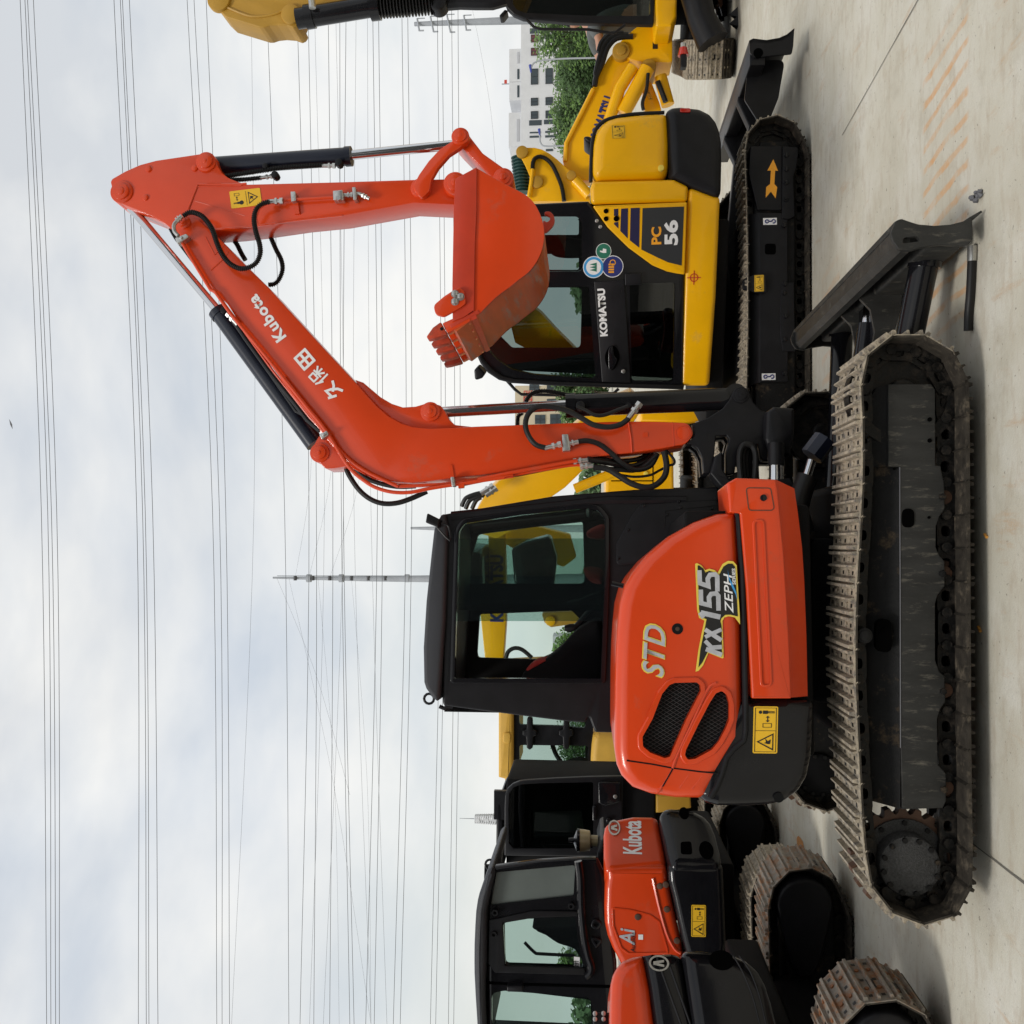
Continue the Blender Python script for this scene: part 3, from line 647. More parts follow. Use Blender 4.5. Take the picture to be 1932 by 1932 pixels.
# red side panel (tool box)
pan = FU.L(2, "52,240 108,208 360,218 372,300 410,700 440,1200 455,1590 205,1590 170,900 130,430 65,425", W0)
lowp = FU.L(2, "360,218 490,265 515,420 545,640 560,850 575,1200 583,1588 455,1590 440,1200 410,700 372,300", W0)
b = MB(); b.prism(FU, rnd(pan, .008), W0 - .012, W0 + .3, r=.010); sp = b.build('side_panel', 'red_paint', EX)
zz = FU.L(2, "410,700", W0)[0][1]
b = MB(); b.prism(FU, lowp, W0 - .010, W0 + .3, fn=lambda u, w, z: (u, w + .0 + max(0, (zz + .05 - z)) * .55 - .027 * 0, z)); b.build('lower_skirt', 'red_paint', sp)
rr = rnd(FU.L(2, "205,470 285,465 335,1515 255,1522", W0), .045, 6)
b = MB(); b.prism(FU, rr, W0 - .0175, W0 - .011, r=.004, rim=inset(rr, .010)); b.build('panel_emboss', 'red_paint', sp)
rr = rnd(FU.L(2, "165,268 325,270 348,400 330,415 183,415", W0), .015)
b = MB(); b.prism(FU, rr, W0 - .0135, W0 - .011, rim=inset(rr, .004)); b.build('lid_gap', 'rust', sp)
b = MB(); p = FU.L(2, "277,334", W0)[0]; b.disc(FU, p[0], p[1], W0 - .020, W0 - .01, .014, bev=.003); b.build('lid_lock', 'black_gloss', sp)
# counterweight
cw = FU.L(0, "1395,1322 1470,1322 1535,1324 1540,1332 1539,1358 1535,1430 1527,1469 1511,1496 1484,1516 1454,1523 1415,1525 1356,1525 1333,1519 1318,1504 1330,1420", W0)
b = MB(); b.prism(FU, rnd(cw, 0.061, 5), W0 + .008, .9, r=.055, seg=7); cwo = b.build('counterweight', 'black_gloss', EX)
E1 = FU.L(6, "372,222 218,222", W0); E0 = FU.L(2, "375,1640 222,1637", W0)
warning_decal(FU, W0 + .0055, FU.uz(6, 372, 222, W0), FU.uz(2, 375, 1642, W0), FU.uz(6, 216, 220, W0), cwo)
b = MB(); p = FU.L(6, "380,500", W0)[0]; b.disc(FU, p[0], p[1], W0 + .0, W0 + .05, .02); b.build('lifting_hole', 'black_matte', cwo)
# platform frame in the dark under the body
b = MB(); b.box(FU, -.62, .45, W0 + .12, .85, .66, .80, .03); b.box(FU, -.6, .42, W0 + .10, .85, .70, 1.2, .02); b.build('deck_frame', 'black_matte', EX)
# ---- cab
CW0, CW1 = -.05, .90
cab_o = FU.L(1, "200,1635 330,1652 700,1700 1000,1737 1100,1742 1118,1700 1150,1790 1160,1803 1280,1806 1932,1806 1935,262 1400,280 900,320 450,395 200,436", CW0)
win = rnd(FU.L(1, "290,540,.07 330,480,.05 700,425 1100,385,.05 1180,395,.05 1232,460,.05 1232,800 1205,1480,.01 262,1478,.01 275,1000", CW0), 0, 5)
b = MB(); b.prism(FU, rnd(cab_o, .02), CW0, CW0 + .06, r=.012, holes=[win]); cab = b.build('cab', 'black_satin', EX)
b = MB(); b.prism(FU, inset(win, -.014), CW0 - .012, CW0 + .03, r=.006, rim=inset(win, .012)); b.build('window_seal', 'black_gloss', cab)
g2 = rnd(FU.L(1, "300,588,.0 320,492,.04 700,430 1100,395,.04 1170,405,.04 1222,470,.03 1215,1105 290,1105", CW0 + .02), 0, 4)
b = MB(); b.prism(FU, g2, CW0 + .020, CW0 + .024); b.build('front_pane', 'glass_green', cab)
g2 = FU.L(1, "300,585 1222,585 1222,1035 295,1035", CW0 + .01)
b = MB(); b.prism(FU, g2, CW0 + .036, CW0 + .040); b.build('sliding_pane', 'glass_green', cab)
b = MB(); b.box(FU, FU.uz(1, 700, 1035, CW0)[0] - .001, FU.uz(1, 700, 1000, CW0)[0], CW0 + .03, CW0 + .045, FU.uz(1, 1200, 1035, CW0)[1], FU.uz(1, 300, 1035, CW0)[1]); b.build('pane_edge_rail', 'glass_smoke', cab)
# far wall of the cab with a door window and a rear quarter window
outl = FU.L(1, "200,1600 1000,1690 1932,1700 1935,300 900,330 260,440", CW1)
h1 = rnd(FU.L(1, "420,560 1080,470 1090,870 330,870", CW1), .03); h2 = rnd(FU.L(1, "430,1062 1010,1040 1060,1090 1010,1200 880,1310 800,1345 420,1335 415,1300", CW1), .02)
b = MB(); b.prism(FU, outl, CW1, CW1 + .05, holes=[h1, h2]); b.build('door_side', 'black_matte', cab)
b = MB(); b.prism(FU, h1, CW1 + .02, CW1 + .024); b.prism(FU, h2, CW1 + .02, CW1 + .024); b.build('far_pane', 'glass_clear', cab)
# rear wall, front frame, floor
zr = lambda t, x, y: FU.uz(t, x, y, CW0)
ur = zr(1, 700, 1690)[0]; zb = zr(1, 1240, 1500)[1]; zt = zr(1, 240, 1500)[1]; uf = zr(1, 700, 380)[0]
b = MB(); b.box(FU, ur, ur + .04, CW0 + .05, CW1, zb - .35, zb + .25); b.box(FU, ur, ur + .04, CW0 + .05, CW0 + .14, zb + .25, zt); b.box(FU, ur, ur + .04, CW1 - .1, CW1, zb + .25, zt); b.box(FU, ur, ur + .04, CW0 + .05, CW1, zt - .1, zt + .03); b.build('rear_wall', 'black_matte', cab)
b = MB(); b.box(FU, ur + .04, uf, CW0 + .06, CW1, zb - .35, zb - .28); b.build('cab_floor', 'black_matte', cab)
b = MB()
for ww in (CW0 + .02, CW1 - .02): b.tube([FU.W(zr(1, 1000, 345)[0], ww, zb - .4), FU.W(zr(1, 900, 345)[0], ww, zb), FU.W(zr(1, 240, 450)[0], ww, zt)], .03, n=10)
b.tube([FU.W(zr(1, 900, 345)[0], CW0, zb + .1), FU.W(zr(1, 900, 345)[0], CW1, zb + .1)], .02, n=8)
b.build('front_frame', 'black_satin', cab)
b = MB(); roof = rnd(FU.L(1, "80,1380 78,1270 85,1180 96,980 110,850 128,680 145,530 165,480 192,435 218,432 232,520 215,1100 182,1590 165,1612 135,1585 95,1530 82,1490", CW0 - .03), .02)
b.prism(FU, roof, CW0 - .035, CW1 + .05, r=.022, seg=4, back=.05); b.build('cab_roof', 'roof_grey', cab, ang=50)
# seat, levers
b = MB(); st = smooth(FU.L(1, "1190,1090 1080,1130 1010,1190 930,1275 840,1340 740,1390 715,1450 760,1480 1000,1480 1200,1480 1220,1250", .45), 3)
b.prism(FU, st, .2, .70, r=.05, seg=4, back=.05); b.build('seat', 'seat_cloth', cab)
b = MB(); b.prism(FU, smooth(FU.L(1, "730,1400 790,1350 860,1345 800,1390 740,1440", .3), 3), .22, .5, r=.02); b.build('red_towel', 'red_cloth', cab)
for (q, ww) in (("1190,1010 1120,1040 1030,1140 1000,1150", .15), ("1190,930 1100,960 1050,985 1010,1000", .55)):
    b = MB(); Pq = [FU.W(p[0], ww, p[1]) for p in FU.L(1, q, ww)]; b.tube(Pq, .012); b.tube([Pq[-2], Pq[-1], Pq[-1] + Vector((0, 0, .03))], [.018, .024, .015]); b.build('control_lever', 'black_satin', cab)
for q in ("1110,540 1210,500 1215,590 1120,580", "1085,770 1200,780 1200,870 1120,850"):
    b = MB(); b.prism(FU, smooth(FU.L(1, q, .35), 4), .3, .42, r=.03); b.build('lever_cover', 'red_cloth', cab)
# mirror-like lamp on the roof edge, lifting eye, antenna knob
b = MB(); P2 = FU.L(1, "110,430 190,470 180,520 100,490", CW0 - .08); b.prism(FU, rnd(P2, .008), CW0 - .12, CW0 + .02, r=.01); o = b.build('work_lamp', 'black_satin', cab)
b = MB(); b.tube([FU.W(p[0], CW0 - .07, p[1]) for p in smooth(FU.L(1, "190,490 220,500 240,520 245,600 160,510", CW0 - .07), 3, False)], .005, n=6); b.build('lamp_bracket', 'black_satin', o)
b = MB(); p = FU.L(1, "115,1592", 0)[0]; c = [FU.W(p[0] + .026 * math.cos(k * .524), .0, p[1] + .026 * math.sin(k * .524)) for k in range(13)]; b.tube(c, .007, n=8); b.build('lifting_eye', 'black_satin', cab)
b = MB(); b.tube([FU.W(q[0], -.02, q[1]) for q in FU.L(1, "180,1640 215,1655 225,1640 265,1640", -.02)], .011, n=8); b.build('rear_bracket', 'black_satin', cab)
b = MB(); rr = rnd(FU.L(1, "1390,440 1440,375 1932,345 1932,680 1290,760 1290,620", CW0 - .002), .03); b.prism(FU, rr, CW0 - .008, CW0 + .002, r=.003); pl = b.build('service_panel', 'black_satin', cab)
b = MB()
for q in ("1460,383", "1680,358", "1362,535", "1302,713", "1605,440", "1692,395", "1890,400"):
    p = FU.L(1, q, CW0)[0]; b.disc(FU, p[0], p[1], CW0 - .014, CW0 - .006, .008, n=8, bev=.002)
b.build('panel_bolt', 'black_gloss', pl)
b = MB(); ribbon(b, FU, FU.L(1, "1590,520 1595,415 1925,380", CW0), CW0 - .009, .002); b.build('panel_gap', 'frame_dirty', pl)

b = MB(); b.box(BF, uB - .45, uB + .02, .83, 1.14, .12, .20, .02); b.build('centre_arm_box', 'black_gloss', blade)
# ---------------------------------------------------------------- boom, arm, bucket of the main excavator
BW = .115; wn = -BW
foot = FU.L(13, "0,475 350,466 560,468 760,477", wn)
boom = (FU.L(13, "0,745 200,722 400,700 600,672 780,640,.06 850,560,.06 800,477,.05", wn)[0:7] + FU.L(13, "560,468 350,466 0,475", wn) +
        FU.L(10, "1680,958 1560,965 1400,970 1300,960 1230,938 1150,895 1080,835 1010,760 950,690 700,420 400,90", wn) + FU.L(9, "1060,1080 970,985 880,900 760,800", wn) + FU.L(9, "700,772,.05 625,800,.05 590,865", wn) +
        FU.L(9, "655,1000 760,1190 870,1380", wn) + FU.L(10, "130,178 300,440 420,590 540,745 650,880 760,1010 870,1135 960,1215 1050,1265 1120,1292 1200,1307 1300,1311 1400,1302 1560,1278 1932,1240", wn))
# the last point runs into the lower boom edge of the first list
b = MB(); b.prism(FU, rnd(boom, .0), wn, BW, r=.006, seg=2, back=.006); bm_o = b.build('boom', 'red_paint', EX)
inn = FU.L(10, "1690,955 1560,940,.02 1522,905 1500,860 1470,818,.03 1400,798,.02 1310,824 1230,829 1160,806 1090,765 980,672 930,655 960,720 1080,840 1160,905 1250,955 1400,980 1600,975", wn)
b = MB(); b.prism(FU, rnd(inn), wn + .035, BW - .035, r=.004, back=.004); b.build('pin_lug', 'red_paint', bm_o)
b = MB(); p = FU.L(10, "1405,858", wn)[0]
for r_, d_ in ((.052, .012), (.036, .022), (.014, .026)): b.disc(FU, p[0], p[1], wn + .035 - d_, BW, r_, bev=.004)
b.build('pin_boss', 'red_paint', bm_o)
ear = FU.L(10, "700,1015 665,1080,.03 672,1145,.03 742,1216,.01 800,1214 885,1200 1000,1260 900,1120 790,985", wn)
b = MB(); b.prism(FU, rnd(ear), wn + .03, BW - .03, r=.004, back=.004); b.build('cylinder_lug', 'red_paint', bm_o)
b = MB(); p = FU.L(10, "708,1118", wn)[0]
for r_, d_ in ((.052, .010), (.036, .02), (.010, .024)): b.disc(FU, p[0], p[1], wn + .03 - d_, BW, r_, bev=.004)
b.build('pin_boss', 'red_paint', bm_o)
b = MB(); p = FU.L(9, "660,828", wn)[0]; b.disc(FU, p[0], p[1], wn - .012, BW + .01, .036, bev=.004); b.disc(FU, p[0], p[1], wn - .018, BW, .02, bev=.003); b.build('pin_boss', 'red_paint', bm_o)
p = FU.L(13, "762,553", wn)[0]; b = MB(); b.ring(FU, p[0], p[1], wn - .004, wn, .038, .034); b.disc(FU, p[0], p[1], wn - .003, wn, .034, bev=.002)
p = FU.L(13, "480,567", wn)[0]; b.box(FU, p[0] - .012, p[0] + .012, wn - .004, wn, p[1] - .012, p[1] + .012); b.build('foot_pin', 'red_paint', bm_o)
b = MB(); ribbon(b, FU, FU.L(13, "352,470 372,600 378,702", wn), wn - .001, .006); ribbon(b, FU, FU.L(13, "682,472 690,580 692,655", wn), wn - .0005, .002); ribbon(b, FU, FU.L(9, "875,1212 980,1115 1010,1070", wn), wn, .004); ribbon(b, FU, FU.L(9, "830,945 905,1090 980,1010", wn), wn, .003)
ribbon(b, FU, FU.L(10, "30,62 170,262 420,605 650,895 870,1150 1050,1278 1200,1318", wn), wn + .004, .007)
b.build('weld_bead', 'red_paint', bm_o)
b = MB()
for s in ("560,742 700,850 560,650 480,600", ):
    pass
# small access plate strip on the belly of the boom
# boom lettering
def on_boom(txt, t, a, c, h, m, bold, **k):
    return lettering(FU, wn - .0025, txt, FU.uz(t, *a, wn), FU.uz(t, *c, wn), h, 'boom_lettering', m, bm_o, bold=bold, space=1.12, **k)
GL = {'久': (.165, ["38,100 10,50", "30,77 80,77 64,46 36,16 3,2", "46,50 68,20 99,2"]), '保': (.12, ["30,100 3,52", "17,74 17,0", "42,95 95,95", "42,60 95,60", "46,97 46,58", "91,97 91,58", "34,44 101,44", "68,60 68,0", "63,43 36,8", "73,43 101,8"]), '田': (.155, ["7,0 7,100", "93,0 93,100", "2,93 98,93", "2,7 98,7", "50,7 50,93", "7,50 93,50"])}
for ch, LL, UL, LR in (('久', (867, 735), (796, 806), (799, 668)), ('保', (780, 640), (710, 712), (712, 573)), ('田', (693, 545), (622, 610), (625, 465))):
    o0 = Vector(FU.uz(10, *LL, wn)); ey_ = Vector(FU.uz(10, *UL, wn)) - o0; ex_ = Vector(FU.uz(10, *LR, wn)) - o0; b = MB()
    for k, s in enumerate(GL[ch][1]):
        P = [o0 + ex_ * (x / 100) + ey_ * (y / 100) for x, y in pts(s)]; wd = GL[ch][0] * ex_.length; l, r_ = [], []
        for i, p in enumerate(P):
            d1 = (p - P[i - 1]).normalized() if i else (P[1] - p).normalized(); d2 = (P[i + 1] - p).normalized() if i < len(P) - 1 else d1
            nn = Vector((-(d1 + d2).y, (d1 + d2).x)).normalized() * wd / 2 / max(.55, math.sqrt(max(.01, (1 + d1.dot(d2)) / 2))); l.append(tuple(p + nn)); r_.append(tuple(p - nn))
        b.prism(FU, l + r_[::-1], wn - .0025 - .00008 * k, wn - .001)
    b.build('boom_lettering', 'white_decal', bm_o)
on_boom('Kubota', 10, (512, 392), (322, 122), .066, 'white_decal', .035)
# hard hydraulic pipes and clamps
b = MB()
def TP(t, s, w): return [FU.W(p[0], w, p[1]) for p in smooth(FU.L(t, s, w), 5, False)]
b.tube(TP(9, "640,985 700,1090 870,1370", wn - .02) + TP(10, "60,110 170,262 330,455 520,690 640,840 760,990 900,1210 1000,1300 1080,1345 1180,1370 1290,1370 1400,1348 1560,1322 1932,1268", wn - .02)[0:] + TP(1, "200,262 600,180 1000,105 1040,106", wn - .02)[2:], .010)
b.tube(TP(10, "480,655 560,765 640,860 720,960 800,1060 900,1165 1000,1235 1100,1285 1210,1335", wn - .012), .009); b.tube(TP(10, "1210,1335 1400,1325 1560,1312 1932,1255", wn - .004) + TP(1, "300,255 600,196 1000,128 1080,135", wn - .004), .009)
b.build('steel_pipe', 'red_paint', bm_o)
for (t, q) in ((10, "1538,1275 1562,1275 1572,1333 1548,1335"), (10, "718,1010 765,985 778,1010 735,1043"), (9, "590,960 680,925 705,950 610,1010")):
    b = MB(); b.prism(FU, rnd(FU.L(t, q, wn - .03), .006), wn - .045, wn - .0, r=.004); o = b.build('pipe_clamp', 'zinc', bm_o)
    cc = FU.L(t, q, wn - .03); cu = sum(p[0] for p in cc) / 4; cz = sum(p[1] for p in cc) / 4; b = MB(); b.disc(FU, cu, cz, wn - .055, wn - .04, .009, n=6, bev=.002); b.build('bolt', 'zinc', o)
b = MB(); b.prism(FU, FU.L(10, "1530,1200 1550,1200 1562,1280 1545,1280", wn), wn - .006, wn); b.prism(FU, FU.L(10, "1590,1325 1630,1320 1625,1345 1592,1348", wn), wn - .03, wn); b.build('clamp_bracket', 'red_paint', bm_o)
# rubber hoses
def hose(t, s, w, r, parent, m='rubber', rib=0, n=0, name='hydraulic_hose', ws=None):
    P0 = FU.L(t, s, w) if not isinstance(s, list) else s
    P1 = smooth([(p[0], p[1]) for p in P0], 6, False)
    if ws: Q = [FU.W(p[0], ws[0] + (ws[1] - ws[0]) * i / (len(P1) - 1) if len(ws) == 2 else ws[0] + (ws[1] - ws[0]) * math.sin(math.pi * i / (len(P1) - 1)), p[1]) for i, p in enumerate(P1)]
    else: Q = [FU.W(p[0], w, p[1]) for p in P1]
    b = MB(); b.tube(Q, r, rib=rib, ribn=n); return b.build(name, m, parent)
hose(9, "650,775 710,745 790,770 850,830 890,900 920,990 960,1080 1020,1155 1100,1198 1180,1190 1240,1150 1270,1080 1265,1000 1240,920 1222,830 1225,760 1250,705 1300,672 1345,662", wn - .05, .0125, EX, rib=.0022, n=95, name='corrugated_hose')
hose(9, "1340,905 1365,970 1400,1050 1440,1130 1450,1210 1420,1290 1380,1325 1340,1330", .09, .012, EX, rib=.0022, n=38, name='corrugated_hose')
hose(9, "1040,955 1080,1000 1120,1080 1150,1130", .09, .012, EX, rib=.0022, n=16, name='corrugated_hose')
hose(9, "550,880 590,950 650,1030 740,1150 830,1270 900,1360", .03, .011, EX, rib=.0022, n=44, name='corrugated_hose')
hose(10, "880,1205 900,1260 960,1350 1030,1410 1110,1440 1200,1438 1290,1410 1390,1365", 0.0, .014, EX)
hose(10, "940,1222 1000,1275 1080,1310 1200,1335 1320,1332", .0, .013, EX)
hose(4, "630,1735 570,1715 525,1660 505,1590 525,1520 580,1480 660,1478 760,1500 850,1545 930,1590 1020,1605 1100,1590 1155,1550", wn - .06, .014, EX)
hose(4, "838,1695 900,1690 970,1710 1040,1760 1110,1820 1180,1860 1240,1860 1300,1830 1340,1760", wn - .03, .014, EX, ws=(wn - .03, wn + .05))
hose(1, "1110,95 1200,105 1320,120 1400,120 1470,90 1530,40", wn - .01, .014, EX, ws=(wn - .02, wn + .1))
hose(1, "1110,90 1180,88 1300,95 1420,80 1500,40", wn + .02, .013, EX, ws=(wn - .0, wn + .12))
hose(1, "1145,130 1220,150 1320,155 1400,158 1470,130 1545,60", wn + .04, .014, EX)
hose(1, "1145,140 1230,150 1300,190 1380,240 1460,265 1530,255 1590,200 1605,130 1590,40", wn - .02, .016, EX)
hose(1, "1300,185 1400,200 1500,190 1560,160 1620,130 1650,120 1650,90 1600,30", wn + .08, .007, EX)
hose(4, "830,1480 880,1500 940,1530 1000,1530 1080,1500 1150,1475", wn - .045, .010, EX)
hose(4, "505,1450 540,1400 600,1380 680,1385 770,1405", .1, .012, EX, rib=.0022, n=30, name='corrugated_hose')
hose(4, "455,1600 460,1540 490,1515", .12, .011, EX, rib=.0022, n=12, name='corrugated_hose')
def fitting(t, a, c, w, r=.016, m='zinc', par=None):
    A = Vector(FU.W(*_uwz(FU.uz(t, *a, w), w))); C = Vector(FU.W(*_uwz(FU.uz(t, *c, w), w))); b = MB()
    b.tube([A, A.lerp(C, .45)], r * .8, n=12); b.tube([A.lerp(C, .45), A.lerp(C, .6)], r * 1.15, n=6); b.tube([A.lerp(C, .6), A.lerp(C, .78)], r * .75, n=12); b.tube([A.lerp(C, .78), C], r * 1.1, n=6)
    return b.build('hose_fitting', m, par or EX)
fitting(4, (625, 1738), (730, 1712), wn - .06); fitting(4, (838, 1698), (770, 1712), wn - .03); fitting(4, (1150, 1550), (1225, 1455), wn - .06, .018)
fitting(1, (1110, 95), (1020, 105), wn - .01, .016); fitting(1, (1145, 130), (1062, 138), wn - .01, .016)
b = MB(); b.prism(FU, rnd(FU.L(4, "735,1660 775,1660 790,1760 740,1765", wn), .004), wn - .05, wn, r=.004); b.build('hose_block', 'zinc', bm_o)
fitting(9, (640, 775), (600, 815), wn - .05); b = MB(); b.tube(TP(9, "600,815 575,850 580,900 610,935", wn - .05), .011); b.build('elbow_pipe', 'zinc', EX)
# ---- arm
aw = -.095
arm = FU.L(9, "75,475,.02 180,415 300,362 430,327 780,275,.02 860,270,.05 905,310,.03 925,370 960,425 1010,465 1080,495 1160,520 1930,500", aw) + FU.L(11, "1300,1126 1530,1122 1620,1160", aw) + FU.L(12, "1722,700 1735,745 1715,772 1560,765", aw) + FU.L(11, "1000,1240 700,1275 500,1300", aw)[0:0] + FU.L(9, "1932,772 1600,806 1230,860 1050,880 870,893 750,960 600,930 560,885 500,832 400,775 250,715 185,690 110,655,.03 88,615 62,500,.02", aw)
b = MB(); b.prism(FU, rnd(arm), aw, -aw, r=.006, seg=2, back=.006); arm_o = b.build('arm', 'red_paint', EX)
# box section below (its underside shows)
und = FU.L(9, "860,890 940,920 1300,865 1932,775 1932,600 1000,600", aw)
for (t, q, rs) in ((9, "155,583", ((.064, .008), (.046, .018), (.022, .022))), (9, "835,343", ((.056, .010), (.040, .022), (.012, .025))), (9, "370,397", ((.017, .008),)), (9, "743,390", ((.017, .008),)), (9, "345,628", ((.017, .008),)), (11, "1350,1185", ((.052, .020), (.036, .035), (.010, .038)))):
    b = MB(); p = FU.L(t, q, aw)[0]
    for r_, d_ in rs: b.disc(FU, p[0], p[1], aw - d_, -aw + d_, r_, bev=.004)
    b.build('pin_boss', 'red_paint', arm_o)
b = MB(); ribbon(b, FU, FU.L(9, "690,725 770,520 1110,520 1160,515", aw), aw - .001, .006); ribbon(b, FU, FU.L(9, "760,540 790,535 1120,530", aw), aw, .004); ribbon(b, FU, FU.L(9, "745,655 950,712 1150,775", aw), aw + .001, .003); ribbon(b, FU, FU.L(9, "1250,840 1240,790 1265,720 1320,680 1400,660", aw), aw + .001, .0035)
ribbon(b, FU, FU.L(9, "870,885 1230,855 1600,803 1932,768", aw), aw + .003, .006); b.build('weld_bead', 'red_paint', arm_o)
warning_decal(FU, aw - .003, FU.uz(9, 1022, 580, aw), FU.uz(9, 1040, 718, aw), FU.uz(9, 1268, 550, aw), arm_o, portrait=True)
b = MB(); b.tube([FU.W(p[0], aw - .03, p[1]) for p in FU.L(9, "1450,648 1860,625", aw - .03)], .0085); b.build('steel_pipe', 'red_paint', arm_o)
for q in ("1515,580 1555,580 1560,655 1522,662", ):
    b = MB(); b.prism(FU, rnd(FU.L(9, q, aw - .04), .004), aw - .045, aw, r=.003); b.build('pipe_clamp', 'zinc', arm_o)
b = MB(); b.prism(FU, FU.L(9, "1542,665 1580,665 1592,765 1555,768", aw), aw - .015, aw); b.build('clamp_bracket', 'red_paint', arm_o)
b = MB(); b.prism(FU, rnd(FU.L(11, "805,1205 865,1200 872,1262 808,1262", aw - .04), .004), aw - .06, aw - .01, r=.004); p = FU.L(11, "842,1255", aw - .05)[0]; b.disc(FU, p[0], p[1], aw - .08, aw - .05, .014, n=6)
b.prism(FU, rnd(FU.L(11, "922,1178 945,1178 952,1255 930,1257", aw - .04), .004), aw - .05, aw, r=.003); b.build('stop_valve', 'zinc', arm_o)
fitting(11, (868, 1225), (925, 1222), aw - .03, .013, par=arm_o); fitting(11, (1030, 1248), (985, 1225), aw - .03, .013, par=arm_o)
b = MB(); b.tube(TP(11, "925,1220 960,1215 985,1225 1010,1240", aw - .03), .010); b.build('elbow_pipe', 'zinc', arm_o)
fitting(9, (1338, 660), (1455, 655), aw - .04)
# ---- cylinders
def cyl(t0, a, t1, c, w, r, m, name, par=None, n=24, cap=0):
    A = Vector(FU.W(*_uwz(FU.uz(t0, *a, w), w))); C = Vector(FU.W(*_uwz(FU.uz(t1, *c, w), w))); b = MB(); b.tube([A, C], r, n=n)
    if cap: d = (C - A).normalized(); b.tube([A - d * .0, A + d * cap], r * 1.10, n=n)
    return b.build(name, m, par or EX)
sc_ = cyl(10, (80, 230), 10, (690, 1068), .0, .052, 'navy_steel', 'arm_cylinder', cap=.035)
cyl(9, (225, 705), 10, (85, 240), .0, .0255, 'chrome', 'cylinder_rod', sc_)
bc_ = cyl(11, (918, 980), 9, (900, 372), .0, .049, 'navy_steel', 'bucket_cylinder', cap=.035)
cyl(11, (1600, 905), 11, (900, 975), .0, .026, 'chrome', 'cylinder_rod', bc_)
mc_ = cyl(4, (758, 1472), 13, (1092, 298), .0, .060, 'black_gloss', 'boom_cylinder', cap=.05)
cyl(10, (1440, 870), 4, (765, 1468), .0, .029, 'chrome', 'cylinder_rod', mc_)
b = MB(); p = FU.L(13, "1150,275", 0)[0]; b.disc(FU, p[0], p[1], -.05, .05, .055); b.build('cylinder_eye', 'black_gloss', mc_)
b = MB(); q = [FU.W(p[0], wn + .01, p[1]) for p in FU.L(10, "150,245 250,400 400,610 560,810 640,915 720,985", wn + .01)]; b.tube(q, .014); q = [FU.W(p[0], wn + .03, p[1]) for p in FU.L(10, "130,245 300,480 560,855 610,880", wn)]; b.tube(q, .011); b.build('cylinder_pipe', 'black_satin', sc_)
fitting(10, (205, 320), (140, 250), wn + .0, .016, par=sc_)
b = MB(); p = FU.L(10, "125,235", -.06)[0]; b.disc(FU, p[0], p[1], -.09, -.03, .02, n=8, bev=.004); b.build('port_block', 'black_satin', sc_)
hose(11, "130,1105 260,1085 370,1068 500,1050 740,1035", -.055, .012, bc_, rib=.0024, n=60, name='corrugated_hose')
hose(11, "150,1130 250,1125 350,1115", -.04, .011, bc_, rib=.0024, n=20, name='corrugated_hose')
fitting(11, (735, 1040), (815, 1040), -.055, .013, par=bc_); fitting(11, (345, 1116), (425, 1105), -.04, .012, par=bc_)
b = MB()
for q in ("840,1025", "440,1102"):
    p = FU.L(11, q, -.055)[0]; b.disc(FU, p[0], p[1], -.075, -.03, .021, n=8, bev=.004)
p = FU.L(11, "378,1045", -.055)[0]; b.disc(FU, p[0], p[1], -.07, -.02, .018, n=6, bev=.004); b.build('port_block', 'black_satin', bc_)
b = MB(); p = FU.L(4, "850,1478", -.06)[0]; b.disc(FU, p[0], p[1], -.10, -.04, .024, n=10, bev=.004); p = FU.L(4, "1150,1472", -.06)[0]; b.disc(FU, p[0], p[1], -.08, -.04, .016, n=6); b.build('port_block', 'black_satin', mc_)
# ---- bucket linkage
for w_ in (-.135, .105):
    l1 = FU.L(11, "1300,1170,.02 1340,1095 1400,1010 1470,935 1555,880 1570,830,.02 1620,818,.03 1650,860,.03 1600,925 1530,970 1460,1050 1420,1120 1405,1200,.03 1350,1250,.03", w_)
    b = MB(); b.prism(FU, rnd(l1), w_, w_ + .035, r=.005); lk_ = b.build('guide_link', 'red_paint', EX)
    b = MB(); p = FU.L(11, "1600,858", w_)[0]; 
    for r_, d_ in ((.048, .010), (.034, .02), (.012, .022)): b.disc(FU, p[0], p[1], w_ - d_, w_ + .04, r_, bev=.004)
    b.build('pin_boss', 'red_paint', lk_)
l2 = FU.L(11, "1600,915 1560,870 1610,822,.02 1655,850,.02 1740,960 1880,1060,.04 1920,1110,.04 1890,1150 1830,1150", -.09)
b = MB(); b.prism(FU, rnd(l2), -.09, .09, r=.006, back=.006); lk_ = b.build('bucket_link', 'red_paint', EX)
b = MB(); p = FU.L(16, "548,382", -.125)[0]
for r_, d_ in ((.055, .01), (.04, .02), (.018, .03)): b.disc(FU, p[0], p[1], -.115 - d_, .12, r_, bev=.006)
p = FU.L(16, "100,450", -.12)[0]
for r_, d_ in ((.062, .03), (.044, .04), (.02, .045)): b.disc(FU, p[0], p[1], -.115 - d_, .15, r_, bev=.006)
b.build('pin_boss', 'red_paint', lk_)
